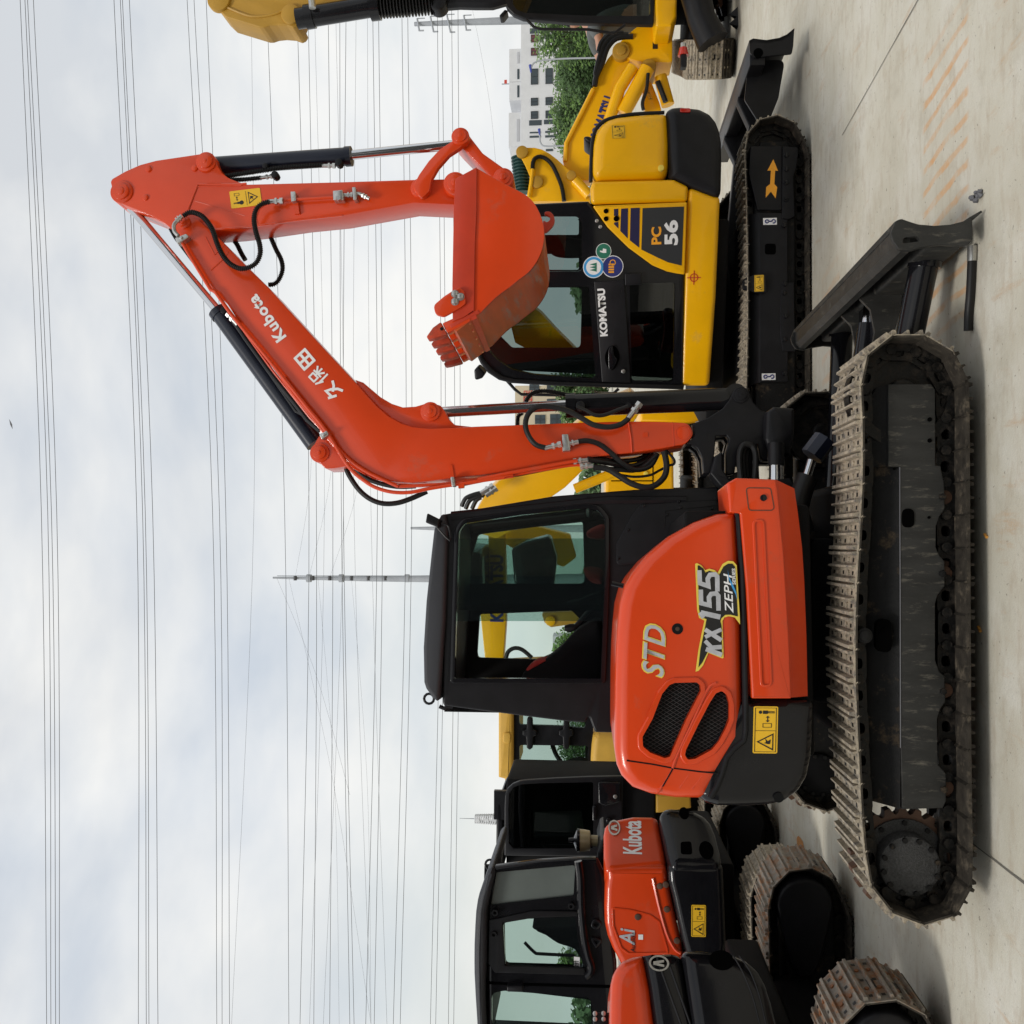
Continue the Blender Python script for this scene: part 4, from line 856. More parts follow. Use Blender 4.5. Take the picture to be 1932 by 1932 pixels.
# ---- bucket
bw0, bw1 = -.31, .31
side = FU.L(16, "300,292 440,372 560,440 660,490 760,545 830,610 880,690 915,780 935,880 930,990 905,1090 860,1180 790,1270 700,1340 600,1420 480,1510 330,1660 265,1635 180,1700 75,1740 72,1400 85,700 90,560 100,400", bw0)
sm = smooth([p[:2] for p in side[0:17]], 3, False)
so = sm + [p[:2] for p in side[17:]]
b = MB(); b.prism(FU, so, bw0, bw0 + .018, r=.003); bk = b.build('bucket', 'red_paint', EX)
b = MB(); b.prism(FU, so, bw1 - .018, bw1); b.build('side_plate', 'red_worn', bk)
shell = sm[4:]; shin = [(p[0], p[1]) for p in inset(so, .016)][4:len(sm)]
sh = [FU.uz(16, 265, 1640, bw0)] ; sh = [p[:2] for p in FU.L(16, "330,1660 150,1800 110,1830", bw0)]
b = MB(); b.prism(FU, shell + sh[1:] + [(sh[-1][0] + .01, sh[-1][1] + .02)] + [(q[0] - .006, q[1] + .016) for q in shell[::-1][:1]] + shin[::-1][1:], bw0 + .002, bw1 - .002); b.build('bucket_shell', 'bucket_scrape', bk)
strip = FU.L(16, "300,292 300,700 285,1000 275,1640 262,1640 180,1700 75,1740 72,1400 85,700 100,400", bw0)
b = MB(); b.prism(FU, [p[:2] for p in strip], bw0 - .010, bw0, r=.003); b.build('side_reinforcement', 'red_worn', bk)
b = MB(); b.prism(FU, rnd(FU.L(16, "0,1515 100,1450 145,1432,.01 185,1462,.01 205,1580,.02 145,1625 0,1705,.03 -80,1690,.03 -100,1600,.03", bw0), 0), bw0 - .028, bw0 - .010, r=.004); sc2 = b.build('side_cutter', 'red_paint', bk)
b = MB()
for q in ("102,1495", "155,1522", "102,1568"):
    p = FU.L(16, q, bw0)[0]; b.disc(FU, p[0], p[1], bw0 - .044, bw0 - .028, .0165, n=6, bev=.003); b.disc(FU, p[0], p[1], bw0 - .032, bw0 - .027, .020, n=16)
b.build('bolt', 'zinc', sc2)
b = MB(); hk = smooth(FU.L(16, "925,800 960,808 985,790 990,765 970,748 940,735 945,712 990,712 1025,750 1032,800 1010,850 940,905", .0), 3); b.prism(FU, [p[:2] for p in hk], -.012, .012, r=.003, back=.003); b.build('lifting_hook', 'red_worn', bk)
# lip, teeth adapters and teeth across the bucket width
E = Vector(FU.uz(16, 60, 1800, bw0)); Bk = Vector(FU.uz(16, 330, 1660, bw0)); dv = (E - Bk).normalized(); nv = Vector((-dv.y, dv.x)); nv = nv if nv.y > 0 else -nv
b = MB(); b.prism(FU, [tuple(Bk), tuple(E), tuple(E + nv * .02), tuple(Bk + nv * .02)], bw0 - .004, bw1 + .004, r=.003); b.build('cutting_lip', 'red_worn', bk)
b = MB(); c0 = Bk + dv * .045; b.prism(FU, [tuple(c0 - dv * .022 - nv * .016), tuple(c0 + dv * .006 - nv * .016), tuple(c0 + dv * .006 + nv * .005), tuple(c0 - dv * .022 + nv * .005)], bw0 - .004, bw1 + .004); b.build('wear_strip', 'red_worn', bk)
for k in range(5):
    wt = bw0 - .002 + k * (bw1 - bw0 - .055) / 4
    a0 = E - dv * .10 - nv * .014; b = MB()
    b.prism(FU, rnd([tuple(a0), tuple(E - nv * .014 + dv * .03), tuple(E + dv * .03 + nv * .045), tuple(a0 + nv * .05), tuple(a0 + nv * .02 - dv * .02)], .008, 2), wt, wt + .055, r=.005, back=.005); ad = b.build('tooth_adapter', 'red_paint', bk)
    e0 = E + dv * .032; b = MB(); b.prism(FU, rnd([tuple(e0 - nv * .020), tuple(e0 + dv * .07 - nv * .004), tuple(e0 + dv * .10 + nv * .006), tuple(e0 + dv * .098 + nv * .020), tuple(e0 + dv * .05 + nv * .046), tuple(e0 + nv * .054)], .008, 2), wt - .003, wt + .058, r=.005, back=.005); o = b.build('tooth', 'tooth_steel', ad)
    b = MB(); c = e0 + dv * .012 + nv * .018; b.disc(FU, c.x, c.y, wt - .006, wt, .009, n=10); b.build('tooth_pin', 'black_matte', o)
# ---- swing bracket
sb = FU.L(13, "1195,195,.03 1248,222,.03 1290,320 1345,380 1400,402 1550,410,.01 1558,468 1528,540 1552,620 1550,735,.02 1515,765,.02 1370,765,.02 1340,735 1325,640 1200,640 1170,700 1150,860 1085,870 1085,700 1110,600 1090,570 1010,575 1000,690 985,800 960,860 915,856 905,740 870,670 830,640 790,640 850,575 838,510 830,485 950,440 1060,370 1115,300 1145,235,.03", -.10)
b = MB(); b.prism(FU, rnd(sb), -.10, -.04, r=.006); b.prism(FU, rnd(sb), .04, .10); sbr = b.build('swing_bracket', 'black_satin', EX)
b = MB(); sb2 = FU.L(13, "1345,440 1400,402 1550,412 1550,600 1520,760 1380,765 1335,640", .0); b.prism(FU, rnd(sb2, .01), -.17, .12, r=.02); b.build('post_casting', 'black_satin', sbr)
b = MB(); p = FU.L(13, "1197,268", -.10)[0]
for r_, d_ in ((.042, .008), (.030, .014), (.009, .016)): b.disc(FU, p[0], p[1], -.10 - d_, .1, r_, bev=.003)
b.build('pin_boss', 'black_satin', sbr)
b = MB(); P = FU.L(13, "1462,630 1462,800", -.2); b.tube([FU.W(P[0][0], -.2, P[0][1]), FU.W(P[1][0], -.2, P[1][1])], .040, n=20); b.build('rod_eye', 'black_satin', sbr)
b = MB(); P = FU.L(13, "1460,795 1460,930", -.2); b.tube([FU.W(P[0][0], -.2, P[0][1]), FU.W(P[1][0], -.2, P[1][1])], .034, n=20); b.build('swing_rod', 'chrome', sbr)
for k in range(4):
    b = MB(); P = [FU.W(p[0], -.16 + .02 * k, p[1]) for p in smooth(FU.L(13, f"{1200+30*k},905 {1188+30*k},800 {1190+30*k},700 {1215+28*k},648 {1250+20*k},640 {1290+8*k},660 {1310+4*k},740 {1300+10*k},905", -.16), 4, False)]
    b.tube(P, .015); b.build('hydraulic_hose', 'rubber', EX)
b = MB(); b.prism(FU, rnd(FU.L(13, "965,860 1000,730 1060,690 1060,830 1110,900 1160,905 1120,1010 1040,950", -.13), .01), -.14, -.02, r=.01); b.prism(FU, rnd(FU.L(13, "1060,980 1500,930 1560,1030 1200,1030", -.1), .01), -.3, .4); b.build('mounting_bracket', 'black_satin', sbr)
# cylinder and hoses seen between the tracks, behind the red panel
b = MB(); P = FU.L(13, "1830,600 1730,730", -.45); b.tube([FU.W(P[0][0], -.45, P[0][1]), FU.W(P[1][0], -.45, P[1][1])], .055, n=8); b.build('joint_block', 'navy_steel', EX)
b = MB(); P = FU.L(13, "1730,760 1690,890", -.45); b.tube([FU.W(P[0][0], -.45, P[0][1]), FU.W(P[1][0], -.45, P[1][1])], .022, n=16); b.build('cylinder_rod', 'chrome', EX)
b = MB(); P = FU.L(2, "560,200 520,300 500,420 540,560", -.5); b.tube([FU.W(p[0], -.5, p[1]) for p in smooth(P, 3, False)], .05, n=12); b.build('swivel_hose', 'rubber', EX)
# ================================================================ generic undercarriage for the machines in the rows
def undercarriage(fr, u0, u1, parent, cover=False, gauge=1.55, h=.52, n=38, shoe='shoe_dusty', bolts=None, simple=True, frame_m='frame_dirty', tw=.40, near_detail=False):
    lp = stadium(u0, u1, h)
    for k, w in enumerate((0, gauge)):
        tr = crawler(fr, lp, w, w + tw, n, parent, shoe_m=shoe, bolts=bolts, simple=not (near_detail and k == 0) if bolts is None else (k == 1 and not near_detail))
        b = MB(); b.prism(fr, rnd([(u0 + .30, .10), (u1 - .30, .10), (u1 - .18, .16), (u1 - .18, .36), (u1 - .32, .40), (u0 + .32, .40), (u0 + .2, .3)], .02), w + .07, w + .33, r=.02, back=.02); sf = b.build('side_frame', frame_m, parent)
        if cover:
            c = [(u1 - .27 + .175 * math.cos(a * .3142) * (1.0 if math.cos(a * .3142) > 0 else 2.6), h / 2 + .02 + .175 * math.sin(a * .3142) * (1.0 if math.cos(a * .3142) > -.2 else .8)) for a in range(20)]; b = MB(); b.prism(fr, c, w + .02, w + .2, r=.03, seg=4); b.build('motor_cover', 'black_satin', sf)
        idler(fr, u1 - .24, h / 2 + .01, w + .12, h / 2 - .06, tr); sprocket(fr, u0 + .25, h / 2 + .01, w + .15, h / 2 - .06, tr, hub_m='black_matte', m='black_matte')
    b = MB(); b.box(fr, (u0 + u1) / 2 - .6, (u0 + u1) / 2 + .55, tw - .08, gauge + .08, .24, .50, .05); b.build('car_body', 'black_matte', parent)
    c = (u0 + u1) / 2; b = MB(); b.tube([fr.W(c, (gauge + tw) / 2, .48), fr.W(c, (gauge + tw) / 2, .68)], .42, n=24); b.build('slewing_ring', 'black_matte', parent)
# ================================================================ YELLOW EXCAVATOR with the lettered cab door (second row, right)
FP = Frame(0, 7.0, .7); FPU = Frame(1.65, 7.98, -17.0)
PX = thing('excavator', 'yellow excavator with black glazed cab and round stickers, standing behind the red bucket', 'excavator', (1.65, 7.98, 0))
undercarriage(FP, .38, 2.92, PX, h=.50, n=40, near_detail=True)
b = MB(); b.prism(FP, rnd(FP.L(8, "200,925 400,925 400,1330 245,1330 190,1100", .05), .01), .045, .10, r=.006)
b.prism(FP, rnd(FP.L(8, "403,928 500,935 500,990 490,1060 470,1120 480,1370 440,1390 400,1385", .05), .01), .040, .10, r=.004)
b.prism(FP, rnd(FP.L(3, "258,262 432,262 434,1320 258,1325", .05), .006), .05, .10, r=.004); b.prism(FP, rnd(FP.L(3, "395,700 470,700 472,850 480,1130 400,1130 385,1020 385,860", .05), .004), .042, .10, r=.003)
spf = b.build('side_guard', 'black_satin', PX)
b = MB(); b.prism(FP, FP.L(3, "180,262 258,262 258,1325 190,1345", .06), .052, .2, fn=lambda u, w, z: (u, w + max(0, z - .37) * .6, z)); b.build('upper_beam', 'black_satin', spf)
b = MB(); b.prism(FP, rnd(FP.L(3, "290,455 358,455 358,522 290,522", .048), .02), .047, .05); b.build('frame_opening', 'hole_black', spf)
b = MB()
for q in ("418,75", "420,180", "410,340", "410,765", "418,910", "410,1058", "412,1270", "415,708"):
    p = FP.L(3, q, .045)[0]; b.disc(FP, p[0], p[1], .030, .05, .018, n=10, bev=.004)
for q in ("427,983", "427,1072", "427,1158", "425,1265"):
    p = FP.L(8, q, .045)[0]; b.disc(FP, p[0], p[1], .030, .05, .018, n=10, bev=.004)
b.build('guard_bolt', 'black_gloss', spf)
flat(FP, .043, FP.L(8, "345,1008 375,1082 357,1080 352,1165 370,1185 360,1255 330,1213 297,1252 300,1185 325,1165 330,1080 308,1080", .045), 'arrow_label', 'orange_decal', spf)
for q, cc in (("278,295 364,293 365,336 279,337", (322, 315)), ("270,1270 356,1268 357,1309 271,1311", (313, 1289))):
    lb = flat(FP, .047, FP.L(3, q, .048), 'hook_label', 'white_decal', spf); b = MB()
    def arc(x, y, r, a0, a1): return [FP.W(*_uwz(FP.uz(3, x + r * math.cos(R(a0 + (a1 - a0) * i / 10)), y + r * math.sin(R(a0 + (a1 - a0) * i / 10)), .046), .0455)) for i in range(11)]
    b.tube(arc(cc[0] - 20, cc[1], 10, 20, 340), .0045, n=5); b.tube(arc(cc[0] + 22, cc[1], 11, 180, 480), .0045, n=5); b.tube([arc(cc[0] - 10, cc[1], 0, 0, 1)[0], arc(cc[0] + 12, cc[1], 0, 0, 1)[0]], .0045, n=5); b.build('hook_symbol', 'blue_decal', lb)
b = MB(); b.prism(FP, rnd(FP.L(3, "150,680 225,652 295,652 298,765 225,765 150,740", .03), .02), .015, .05, r=.003); br = b.build('lashing_bracket', 'black_satin', spf)
warning_decal(FP, .012, FP.uz(3, 282, 755, .02), FP.uz(3, 282, 652, .02), FP.uz(3, 223, 758, .02), br)
# blade
pb = FP.L(8, "190,265 215,252 300,262 380,248 430,225 475,187 468,300 460,345 440,348 220,372 195,340", .02)
fb = FP.L(8, "190,265 215,252 300,262 380,248 430,225 475,187", .02); bb_ = FP.L(8, "476,200 440,242 385,268 300,282 220,275 196,285", .02)
b = MB(); b.prism(FP, fb + bb_, .0, 1.95); pbl = b.build('dozer_blade', 'black_satin', PX)
for w in (0, 1.93): b = MB(); b.prism(FP, rnd(pb, .01), w, w + .02); b.build('end_plate', 'black_satin', pbl)
b = MB(); p = FP.L(8, "250,335", 0)[0]; b.disc(FP, p[0], p[1], -.002, .01, .035); b.build('plate_opening', 'hole_black', pbl)
u_ = p[0]
b = MB(); b.box(FP, u_ - .08, u_ + .10, .02, 1.9, .33, .44, .01); b.build('top_beam', 'black_satin', pbl)
for wa in (.55, 1.3):
    b = MB(); b.prism(FP, rnd([(u_ + .05, .14), (u_ + .05, .42), (u_ - .10, .45), (u_ - .30, .36), (u_ - .9, .42), (u_ - 1.3, .42), (u_ - 1.3, .3), (u_ - .3, .2)], .03), wa, wa + .09, r=.01); b.build('push_arm', 'black_satin', pbl)
b = MB(); b.prism(FP, rnd([(u_ + .04, .15), (u_ + .04, .42), (u_ - .25, .45), (u_ - .5, .3), (u_ - .25, .2)], .05), .2, .22); b.build('gusset_plate', 'black_satin', pbl)
# upper structure
w0 = -.93
sk = FPU.L(4, "1527,97 1503,640 1478,1350 1660,1350 1700,800 1728,165", w0)
b = MB(); b.prism(FPU, rnd(sk, 0.039, 5), w0, .4, r=.035, seg=4); skirt = b.build('deck_skirt', 'yellow_paint', PX)
b = MB(); p = FPU.L(4, "1562,668", w0)[0]; b.ring(FPU, p[0], p[1], w0 - .003, w0, .030, .024)
b.box(FPU, p[0] - .05, p[0] + .05, w0 - .003, w0, p[1] - .003, p[1] + .003); b.box(FPU, p[0] - .003, p[0] + .003, w0 - .0035, w0 - .0005, p[1] - .05, p[1] + .05); b.build('centre_mark', 'lettering_red', skirt)
cab2 = FPU.L(4, "165,300 165,900 185,1080 200,1150 225,1205 270,1262 340,1308 420,1328 700,1345 1000,1358 1300,1366 1495,1368 1500,640 1030,350 900,190 560,205 170,215", w0)
wA = rnd(FPU.L(4, "300,285 830,285,.04 858,320,.03 860,628,.03 300,632", w0), 0)
wB = rnd(FPU.L(4, "230,730,.02 903,722,.02 945,1302,.03 560,1275 420,1245,.2 300,1165,.25 240,1050,.1", w0), 0)
wC = rnd(FPU.L(4, "1158,705 1445,698 1432,1318 1172,1318", w0), .03)
b = MB(); b.prism(FPU, rnd(cab2, .01), w0 - .004, w0 + .05, r=.02, holes=[wA, wB, wC]); pc = b.build('cab', 'black_gloss', PX)
for wv in (wA, wB, wC): b = MB(); b.prism(FPU, inset(wv, -.004), w0 + .03, w0 + .034); b.build('window_pane', 'glass_smoke' if wv is not wC else 'glass_dark', pc)
b = MB(); b.prism(FPU, [p[:2] for p in inset(FPU.L(4, "165,300 165,900 185,1080 200,1150 225,1205 270,1262 340,1308 420,1328 700,1345 1495,1368 1500,1340 700,1318 430,1300 360,1282 300,1240 245,1180 220,1120 205,1060 190,900 190,300", w0), 0)], w0 - .03, w0 + .06, r=.015); b.build('front_pillar', 'black_satin', pc)
wi = FPU.L(4, "935,692 1125,680 1165,1328 985,1322", w0)
b = MB(); b.prism(FPU, rnd(wi, .004), w0 - .016, w0, r=.006); wb = b.build('door_band', 'black_satin', pc)
lettering(FPU, w0 - .018, 'KOMATSU', FPU.uz(4, 1022, 1032, w0), FPU.uz(4, 1004, 733, w0), .058, 'door_lettering', 'white_decal', wb, bold=.05, space=1.03)
b = MB(); hd2 = smooth(FPU.L(4, "1005,1150 1030,1100 1060,1095 1090,1130 1092,1180 1060,1240 1030,1240 1008,1200", w0), 3); b.prism(FPU, [p[:2] for p in hd2], w0 - .02, w0 - .012); dh = b.build('handle_recess', 'hole_black', wb)
b = MB(); b.prism(FPU, [p[:2] for p in smooth(FPU.L(4, "1025,1215 1025,1120 1040,1095 1055,1100 1060,1150 1080,1180 1050,1238 1030,1240", w0), 3)], w0 - .045, w0 - .025, r=.006); b.build('handle', 'black_gloss', dh)
b = MB(); p = FPU.L(4, "1118,1252", w0)[0]; b.disc(FPU, p[0], p[1], w0 - .035, w0 - .015, .016, n=14, bev=.005); b.build('door_stop', 'zinc', wb)
b = MB(); b.prism(FPU, rnd(FPU.L(4, "1128,642 1230,640 1232,710 1128,715", w0), .01), w0 - .04, w0, r=.006); b.build('hinge', 'black_satin', pc)
for q, rr_, cols, ic in (("933,602", .078, ('white_decal', 'light_blue_decal', 'white_decal'), 'green_decal'), ("1052,598", .078, ('white_decal', 'blue_decal', 'blue_decal'), 'orange_decal'), ("995,502", .056, ('white_decal', 'green_decal', 'green_decal'), 'white_decal')):
    p = FPU.L(4, q, w0)[0]; st = None
    for k, (f, cm) in enumerate(zip((1, .93, .70), cols)):
        b = MB(); b.disc(FPU, p[0], p[1], w0 - .006 - .001 * k, w0 - .0045, rr_ * f, n=32); o = b.build('round_sticker' if k == 0 else 'sticker_ring', cm, st or pc); st = st or o
    b = MB()
    if ic == 'green_decal':
        for dx in (-.02, 0, .02): b.prism(FPU, [(p[0] + dx - .012, p[1] - .022), (p[0] + dx + .012, p[1] - .022), (p[0] + dx, p[1] + .03)], w0 - .0095, w0 - .0085)
    elif ic == 'orange_decal':
        for k in range(4): b.box(FPU, p[0] - .045 + k * .018, p[0] - .033 + k * .018, w0 - .0095, w0 - .0085, p[1] - .01, p[1] + .03)
        b.ring(FPU, p[0] + .028, p[1] + .0, w0 - .0095, w0 - .0085, .022, .016)
    else:
        b.prism(FPU, [(p[0] - .012, p[1] - .02), (p[0] + .014, p[1] - .02), (p[0] + .02, p[1] + .004), (p[0] + .002, p[1] + .008), (p[0] + .006, p[1] + .026), (p[0] - .004, p[1] + .026), (p[0] - .012, p[1] + .004)], w0 - .0095, w0 - .0085)
    b.build('sticker_motif', ic, st)
# far side and interior
b = MB(); b.prism(FPU, [p[:2] for p in FPU.L(4, "190,300 190,1100 300,1240 1480,1300 1500,300", .02)], .0, .04, holes=[rnd(FPU.L(4, "380,730 860,730 850,1110 420,1110 340,1030", .0), .04), rnd(FPU.L(4, "600,300 840,300 840,400 600,400", .0), .02), rnd(FPU.L(4, "600,520 840,520 840,620 600,620", .0), .02)]); b.build('far_side', 'black_matte', pc)
b = MB(); b.prism(FPU, smooth(FPU.L(4, "640,450 700,400 800,420 900,430 1200,440 1330,520 1330,700 1200,760 1130,700 1100,560 900,540 760,540 680,520", -.4), 3), -.65, -.2, r=.04); b.build('seat', 'seat_cloth', pc)
b = MB(); b.prism(FPU, FPU.L(4, "1370,880 1430,890 1430,1140 1360,1130 1380,1000", -.8), -.82, -.7); b.build('red_mat', 'red_cloth', pc)
b = MB()
for i in range(3):
    for j in range(5):
        u, z = FPU.uz(4, 1245 + 32 * i, 890 + 26 * j, -.6); b.box(FPU, u - .011, u + .011, -.61, -.60, z - .012, z + .012)
b.build('vent_grid', 'glass_clear', pc)
b = MB(); b.box(FPU, FPU.uz(4, 900, 205, w0)[0] - .05, FPU.uz(4, 900, 205, w0)[0], w0 + .05, .0, 1.2, 2.35); b.box(FPU, FPU.uz(4, 700, 1340, w0)[0] + .03, FPU.uz(4, 900, 205, w0)[0], w0 + .05, 0, .86, .92); b.build('cab_shell', 'black_matte', pc)
b = MB(); rf = FPU.L(4, "150,1080 140,900 140,300 150,215 185,215 195,300 195,1060", w0); b.prism(FPU, rf, w0 - .03, .05, r=.02, back=.02); b.build('cab_roof', 'black_satin', pc)
# work lamp and mirror arm
b = MB(); b.prism(FPU, rnd(FPU.L(4, "190,1240 215,1212 262,1262 240,1290 195,1305", w0 + .1), .02), w0 + .02, w0 + .15, r=.015); b.build('work_lamp', 'black_satin', pc)
b = MB(); b.tube([FPU.W(p[0], w0 + .05, p[1]) for p in FPU.L(4, "390,1315 440,1370 480,1400 700,1405 1050,1400 1090,1365", w0 + .05)], .012, n=8); b.build('grab_rail', 'black_satin', pc)
# engine side
pan = FPU.L(4, "925,218 1517,195 1502,648 1455,642 1390,628 1300,590 1150,480 1020,352", w0)
b = MB(); b.prism(FPU, rnd(pan, .01), w0 - .03, w0 + .1, r=.010); sp2 = b.build('side_panel', 'yellow_paint', PX)
for q in ("1240,232 1500,222 1485,592 1400,572 1330,540 1232,492", ): pl2 = flat(FPU, w0 - .0325, FPU.L(4, q, w0 - .03), 'panel_ground', 'charcoal_decal', sp2)
for q in ("1105,236 1148,233 1146,422 1100,375", "1165,232 1222,230 1218,480 1160,434", "1060,238 1087,236 1087,280 1060,281", "1062,322 1087,318 1088,360 1060,332"): flat(FPU, w0 - .0325, FPU.L(4, q, w0 - .03), 'panel_stripe', 'navy_decal', sp2)
lettering(FPU, w0 - .035, 'PC', FPU.uz(4, 1356, 458, w0), FPU.uz(4, 1356, 348, w0), .072, 'model_lettering', 'orange_decal', pl2, bold=.035)
lettering(FPU, w0 - .035, '56', FPU.uz(4, 1460, 462, w0), FPU.uz(4, 1460, 305, w0), .100, 'model_lettering', 'white_decal', pl2, bold=.04)
for q, r_ in (("1010,251", .017), ("1010,299", .017), ("1075,298", .020)):
    b = MB(); p = FPU.L(4, q, w0)[0]; b.disc(FPU, p[0], p[1], w0 - .036, w0 - .028, r_); b.build('panel_opening', 'hole_black', sp2)
b = MB()
for q in ("953,312", "975,349"): p = FPU.L(4, q, w0)[0]; b.disc(FPU, p[0], p[1], w0 - .03, w0, .014, n=10, bev=.005)
b.build('panel_bolt', 'zinc', pc)
qp = FPU.L(7, "925,1140 1435,1128 1527,1172 1520,1270 915,1285 912,1180", w0)
b = MB(); b.prism(FPU, rnd(qp, 0.033, 5), w0 - .015, .3, r=.03); b.build('rear_quarter', 'yellow_paint', PX)
FPR = Frame(*FPU.W(1.0, w0, 0)[:2], -1.0)   # rear hood swings round towards the tail
hood2 = FPR.L(7, "922,1130 922,1000 928,900 942,830 975,775 1020,740 1080,722 1200,708 1386,700 1402,735 1410,900 1402,1120", .0)
b = MB(); b.prism(FPR, rnd(hood2, 0.099, 5), -.02, 1.2, r=.09, seg=6); rh = b.build('rear_hood', 'yellow_paint', PX)
b = MB(); P = FPR.L(7, "915,1130 918,1000 925,880 945,800 990,750 1060,722 1190,700 1380,690", -.0); b.tube([FPR.W(p[0], .045, p[1]) for p in smooth(P, 3, False)], .014, n=8); b.build('rubber_seal', 'black_satin', rh)
warning_decal(FPR, -.0225, FPR.uz(7, 1135, 868, -.02), FPR.uz(7, 1130, 785, -.02), FPR.uz(7, 1048, 870, -.02), rh)
b = MB(); p = FPR.L(7, "1355,1056", -.02)[0]; b.disc(FPR, p[0], p[1], -.035, -.01, .022, n=18, bev=.005); b.build('hood_catch', 'lemon_decal', rh)
b = MB(); b.prism(FPR, smooth(FPR.L(7, "872,880 880,868 905,868 930,885 935,905 910,912 885,898", .2), 3), .15, .4, r=.02); b.build('rear_mirror', 'black_satin', rh)
cw2 = FPR.L(7, "1385,705 1395,680 1425,660 1480,655 1600,668 1665,700 1705,750 1728,810 1740,880 1742,1010 1737,1245 1592,1182 1525,1165 1440,1125 1405,1115 1412,900", -.02)
b = MB(); b.prism(FPR, rnd(cw2, 0.088, 5), -.03, 1.3, r=.08, seg=6); c2 = b.build('counterweight', 'black_satin', PX)
b = MB(); b.prism(FPR, rnd(FPR.L(7, "1470,690 1535,690 1540,715 1475,715", 0), .01), -.035, .1, r=.004); b.build('tail_lamp', 'red_lens', c2)
b = MB(); b.box(FPU, -.85, .75, w0 + .1, .8, .60, .72, .03); b.build('deck_frame', 'black_matte', PX)
# boom
b = MB(); bo = FPU.L(1, "415,395 480,290 540,225 600,190 760,160 1060,120 1600,-120 1900,-330 1700,-500 1300,-300 1070,165 1000,200 880,310 700,360 430,400", .25)
bo = FPU.L(0, "900,960 919,927 943,902 985,885 1060,820 1130,760 1190,735 1215,760 1190,800 1130,850 1094,888 1066,915 1040,933 985,985 940,1010 905,1000", .25)
b.prism(FPU, rnd([p[:2] for p in bo], .02), .15, .37, r=.008, back=.008); pbm = b.build('boom', 'yellow_paint', PX)
bi = FPU.L(4, "430,850 420,940 450,1060 560,1120 700,1140 830,1140 830,1110 700,980 610,880 560,840", .4)
b = MB(); b.prism(FPU, rnd([p[:2] for p in bi], .02), .22, .42); b.build('boom_foot', 'yellow_paint', pbm)
b = MB(); b.tube([FPU.W(*_uwz(FPU.uz(1, 1030, 275, .1), .1)), FPU.W(*_uwz(FPU.uz(1, 1300, 165, .1), .1))], .045); b.build('boom_cylinder', 'yellow_paint', pbm)
for s in ("320,385 345,335 400,310 445,300", "345,400 370,350 420,325 470,315", "385,400 410,350 440,330"):
    b = MB(); b.tube([FPU.W(p[0], .2, p[1]) for p in smooth(FPU.L(1, s, .2), 4, False)], .02, n=8); b.build('hydraulic_hose', 'rubber', pbm)
for a_, c_ in (((440, 305), (520, 255)), ((470, 318), (540, 270))):
    fitting(1, a_, c_, 3.4, .03, par=PX)
# ================================================================ RED EXCAVATOR in the left row (second), seen from its rear corner
FB = Frame(-3.55, 6.6, .8); BX = thing('excavator', 'red excavator with silver letters on its side cover and a white word on its tail', 'excavator', (-3.55, 7.5, 0))
undercarriage(FB, -1.25, 1.17, BX, gauge=1.6, h=.53, n=38, cover=True)
FBU = Frame(-2.6, 6.62, 3.0)
redB = FBU.L(5, "1008,930 1012,1005 1004,1060 1000,1200 1003,1290 1020,1370 1052,1450 1090,1520 1110,1560 1110,1900 1510,1900 1500,1560 1495,1470 1480,1380 1450,1250 1420,1110 1400,1010 1392,928", 0)
b = MB(); b.prism(FBU, rnd(redB, 0.055, 5), 0, .9, r=.05, seg=5); rb = b.build('side_cover', 'red_paint', BX)
FBR = Frame(*FBU.W(FBU.uz(5, 1200, 935, 0)[0] - .01, 0.01, 0)[:2], 52)
tl = FBR.L(5, "1003,950 997,880 995,720 1003,668 1040,632 1180,604 1300,606 1336,618 1352,700 1380,830 1394,932 1220,934 1060,962", 0)
b = MB(); b.prism(FBR, rnd(tl, 0.055, 5), -.005, .55, r=.05, seg=5); tb = b.build('tail_hood', 'red_paint', BX)
lettering(FBR, -.008, 'Kubota', FBR.uz(5, 1238, 855, 0), FBR.uz(5, 1232, 645, 0), .135, 'tail_lettering', 'white_decal', tb, bold=.03)
def emblem(fr, t, x, y, w, rx, rz, par):
    p = fr.uz(t, x, y, w); b = MB(); c = [(p[0] + rx * math.cos(k * .2618), p[1] + rz * math.sin(k * .2618)) for k in range(24)]; b.prism(fr, c, w - .012, w, rim=[(p[0] + rx * .8 * math.cos(k * .2618), p[1] + rz * .8 * math.sin(k * .2618)) for k in range(24)])
    b.prism(fr, [(p[0] - rx * .45, p[1] - rz * .5), (p[0] - rx * .15, p[1] - rz * .5), (p[0], p[1] + rz * .1), (p[0] + rx * .15, p[1] - rz * .5), (p[0] + rx * .45, p[1] - rz * .5), (p[0] + rx * .2, p[1] + rz * .55), (p[0] - rx * .2, p[1] + rz * .55)], w - .010, w)
    b.build('emblem', 'zinc', par)
emblem(FBR, 5, 1062, 688, -.004, .062, .043, tb)
b = MB(); rr = rnd(FBU.L(5, "1045,1190 1060,1182 1170,1195 1290,1225 1350,1270 1400,1440 1405,1475 1150,1478 1100,1440 1050,1300", 0), .03); b.prism(FBU, rr, -.006, 0, r=.003, rim=inset(rr, .012)); b.build('cover_groove', 'red_paint', rb)
lettering(FBU, -.004, 'Ai', FBU.uz(5, 1190, 1420, 0), FBU.uz(5, 1190, 1315, 0), .105, 'model_letters', 'silver_decal', rb, bold=.02, shear=.2)
lettering(FBU, -.004, 'AutoIdle', FBU.uz(5, 1195, 1465, 0), FBU.uz(5, 1195, 1340, 0), .034, 'model_letters', 'black_decal', rb, bold=.01, shear=.2)
flat(FBU, -.003, FBU.L(5, "1213,1353 1243,1353 1243,1385 1213,1385", 0), 'small_sticker', 'white_decal', rb)
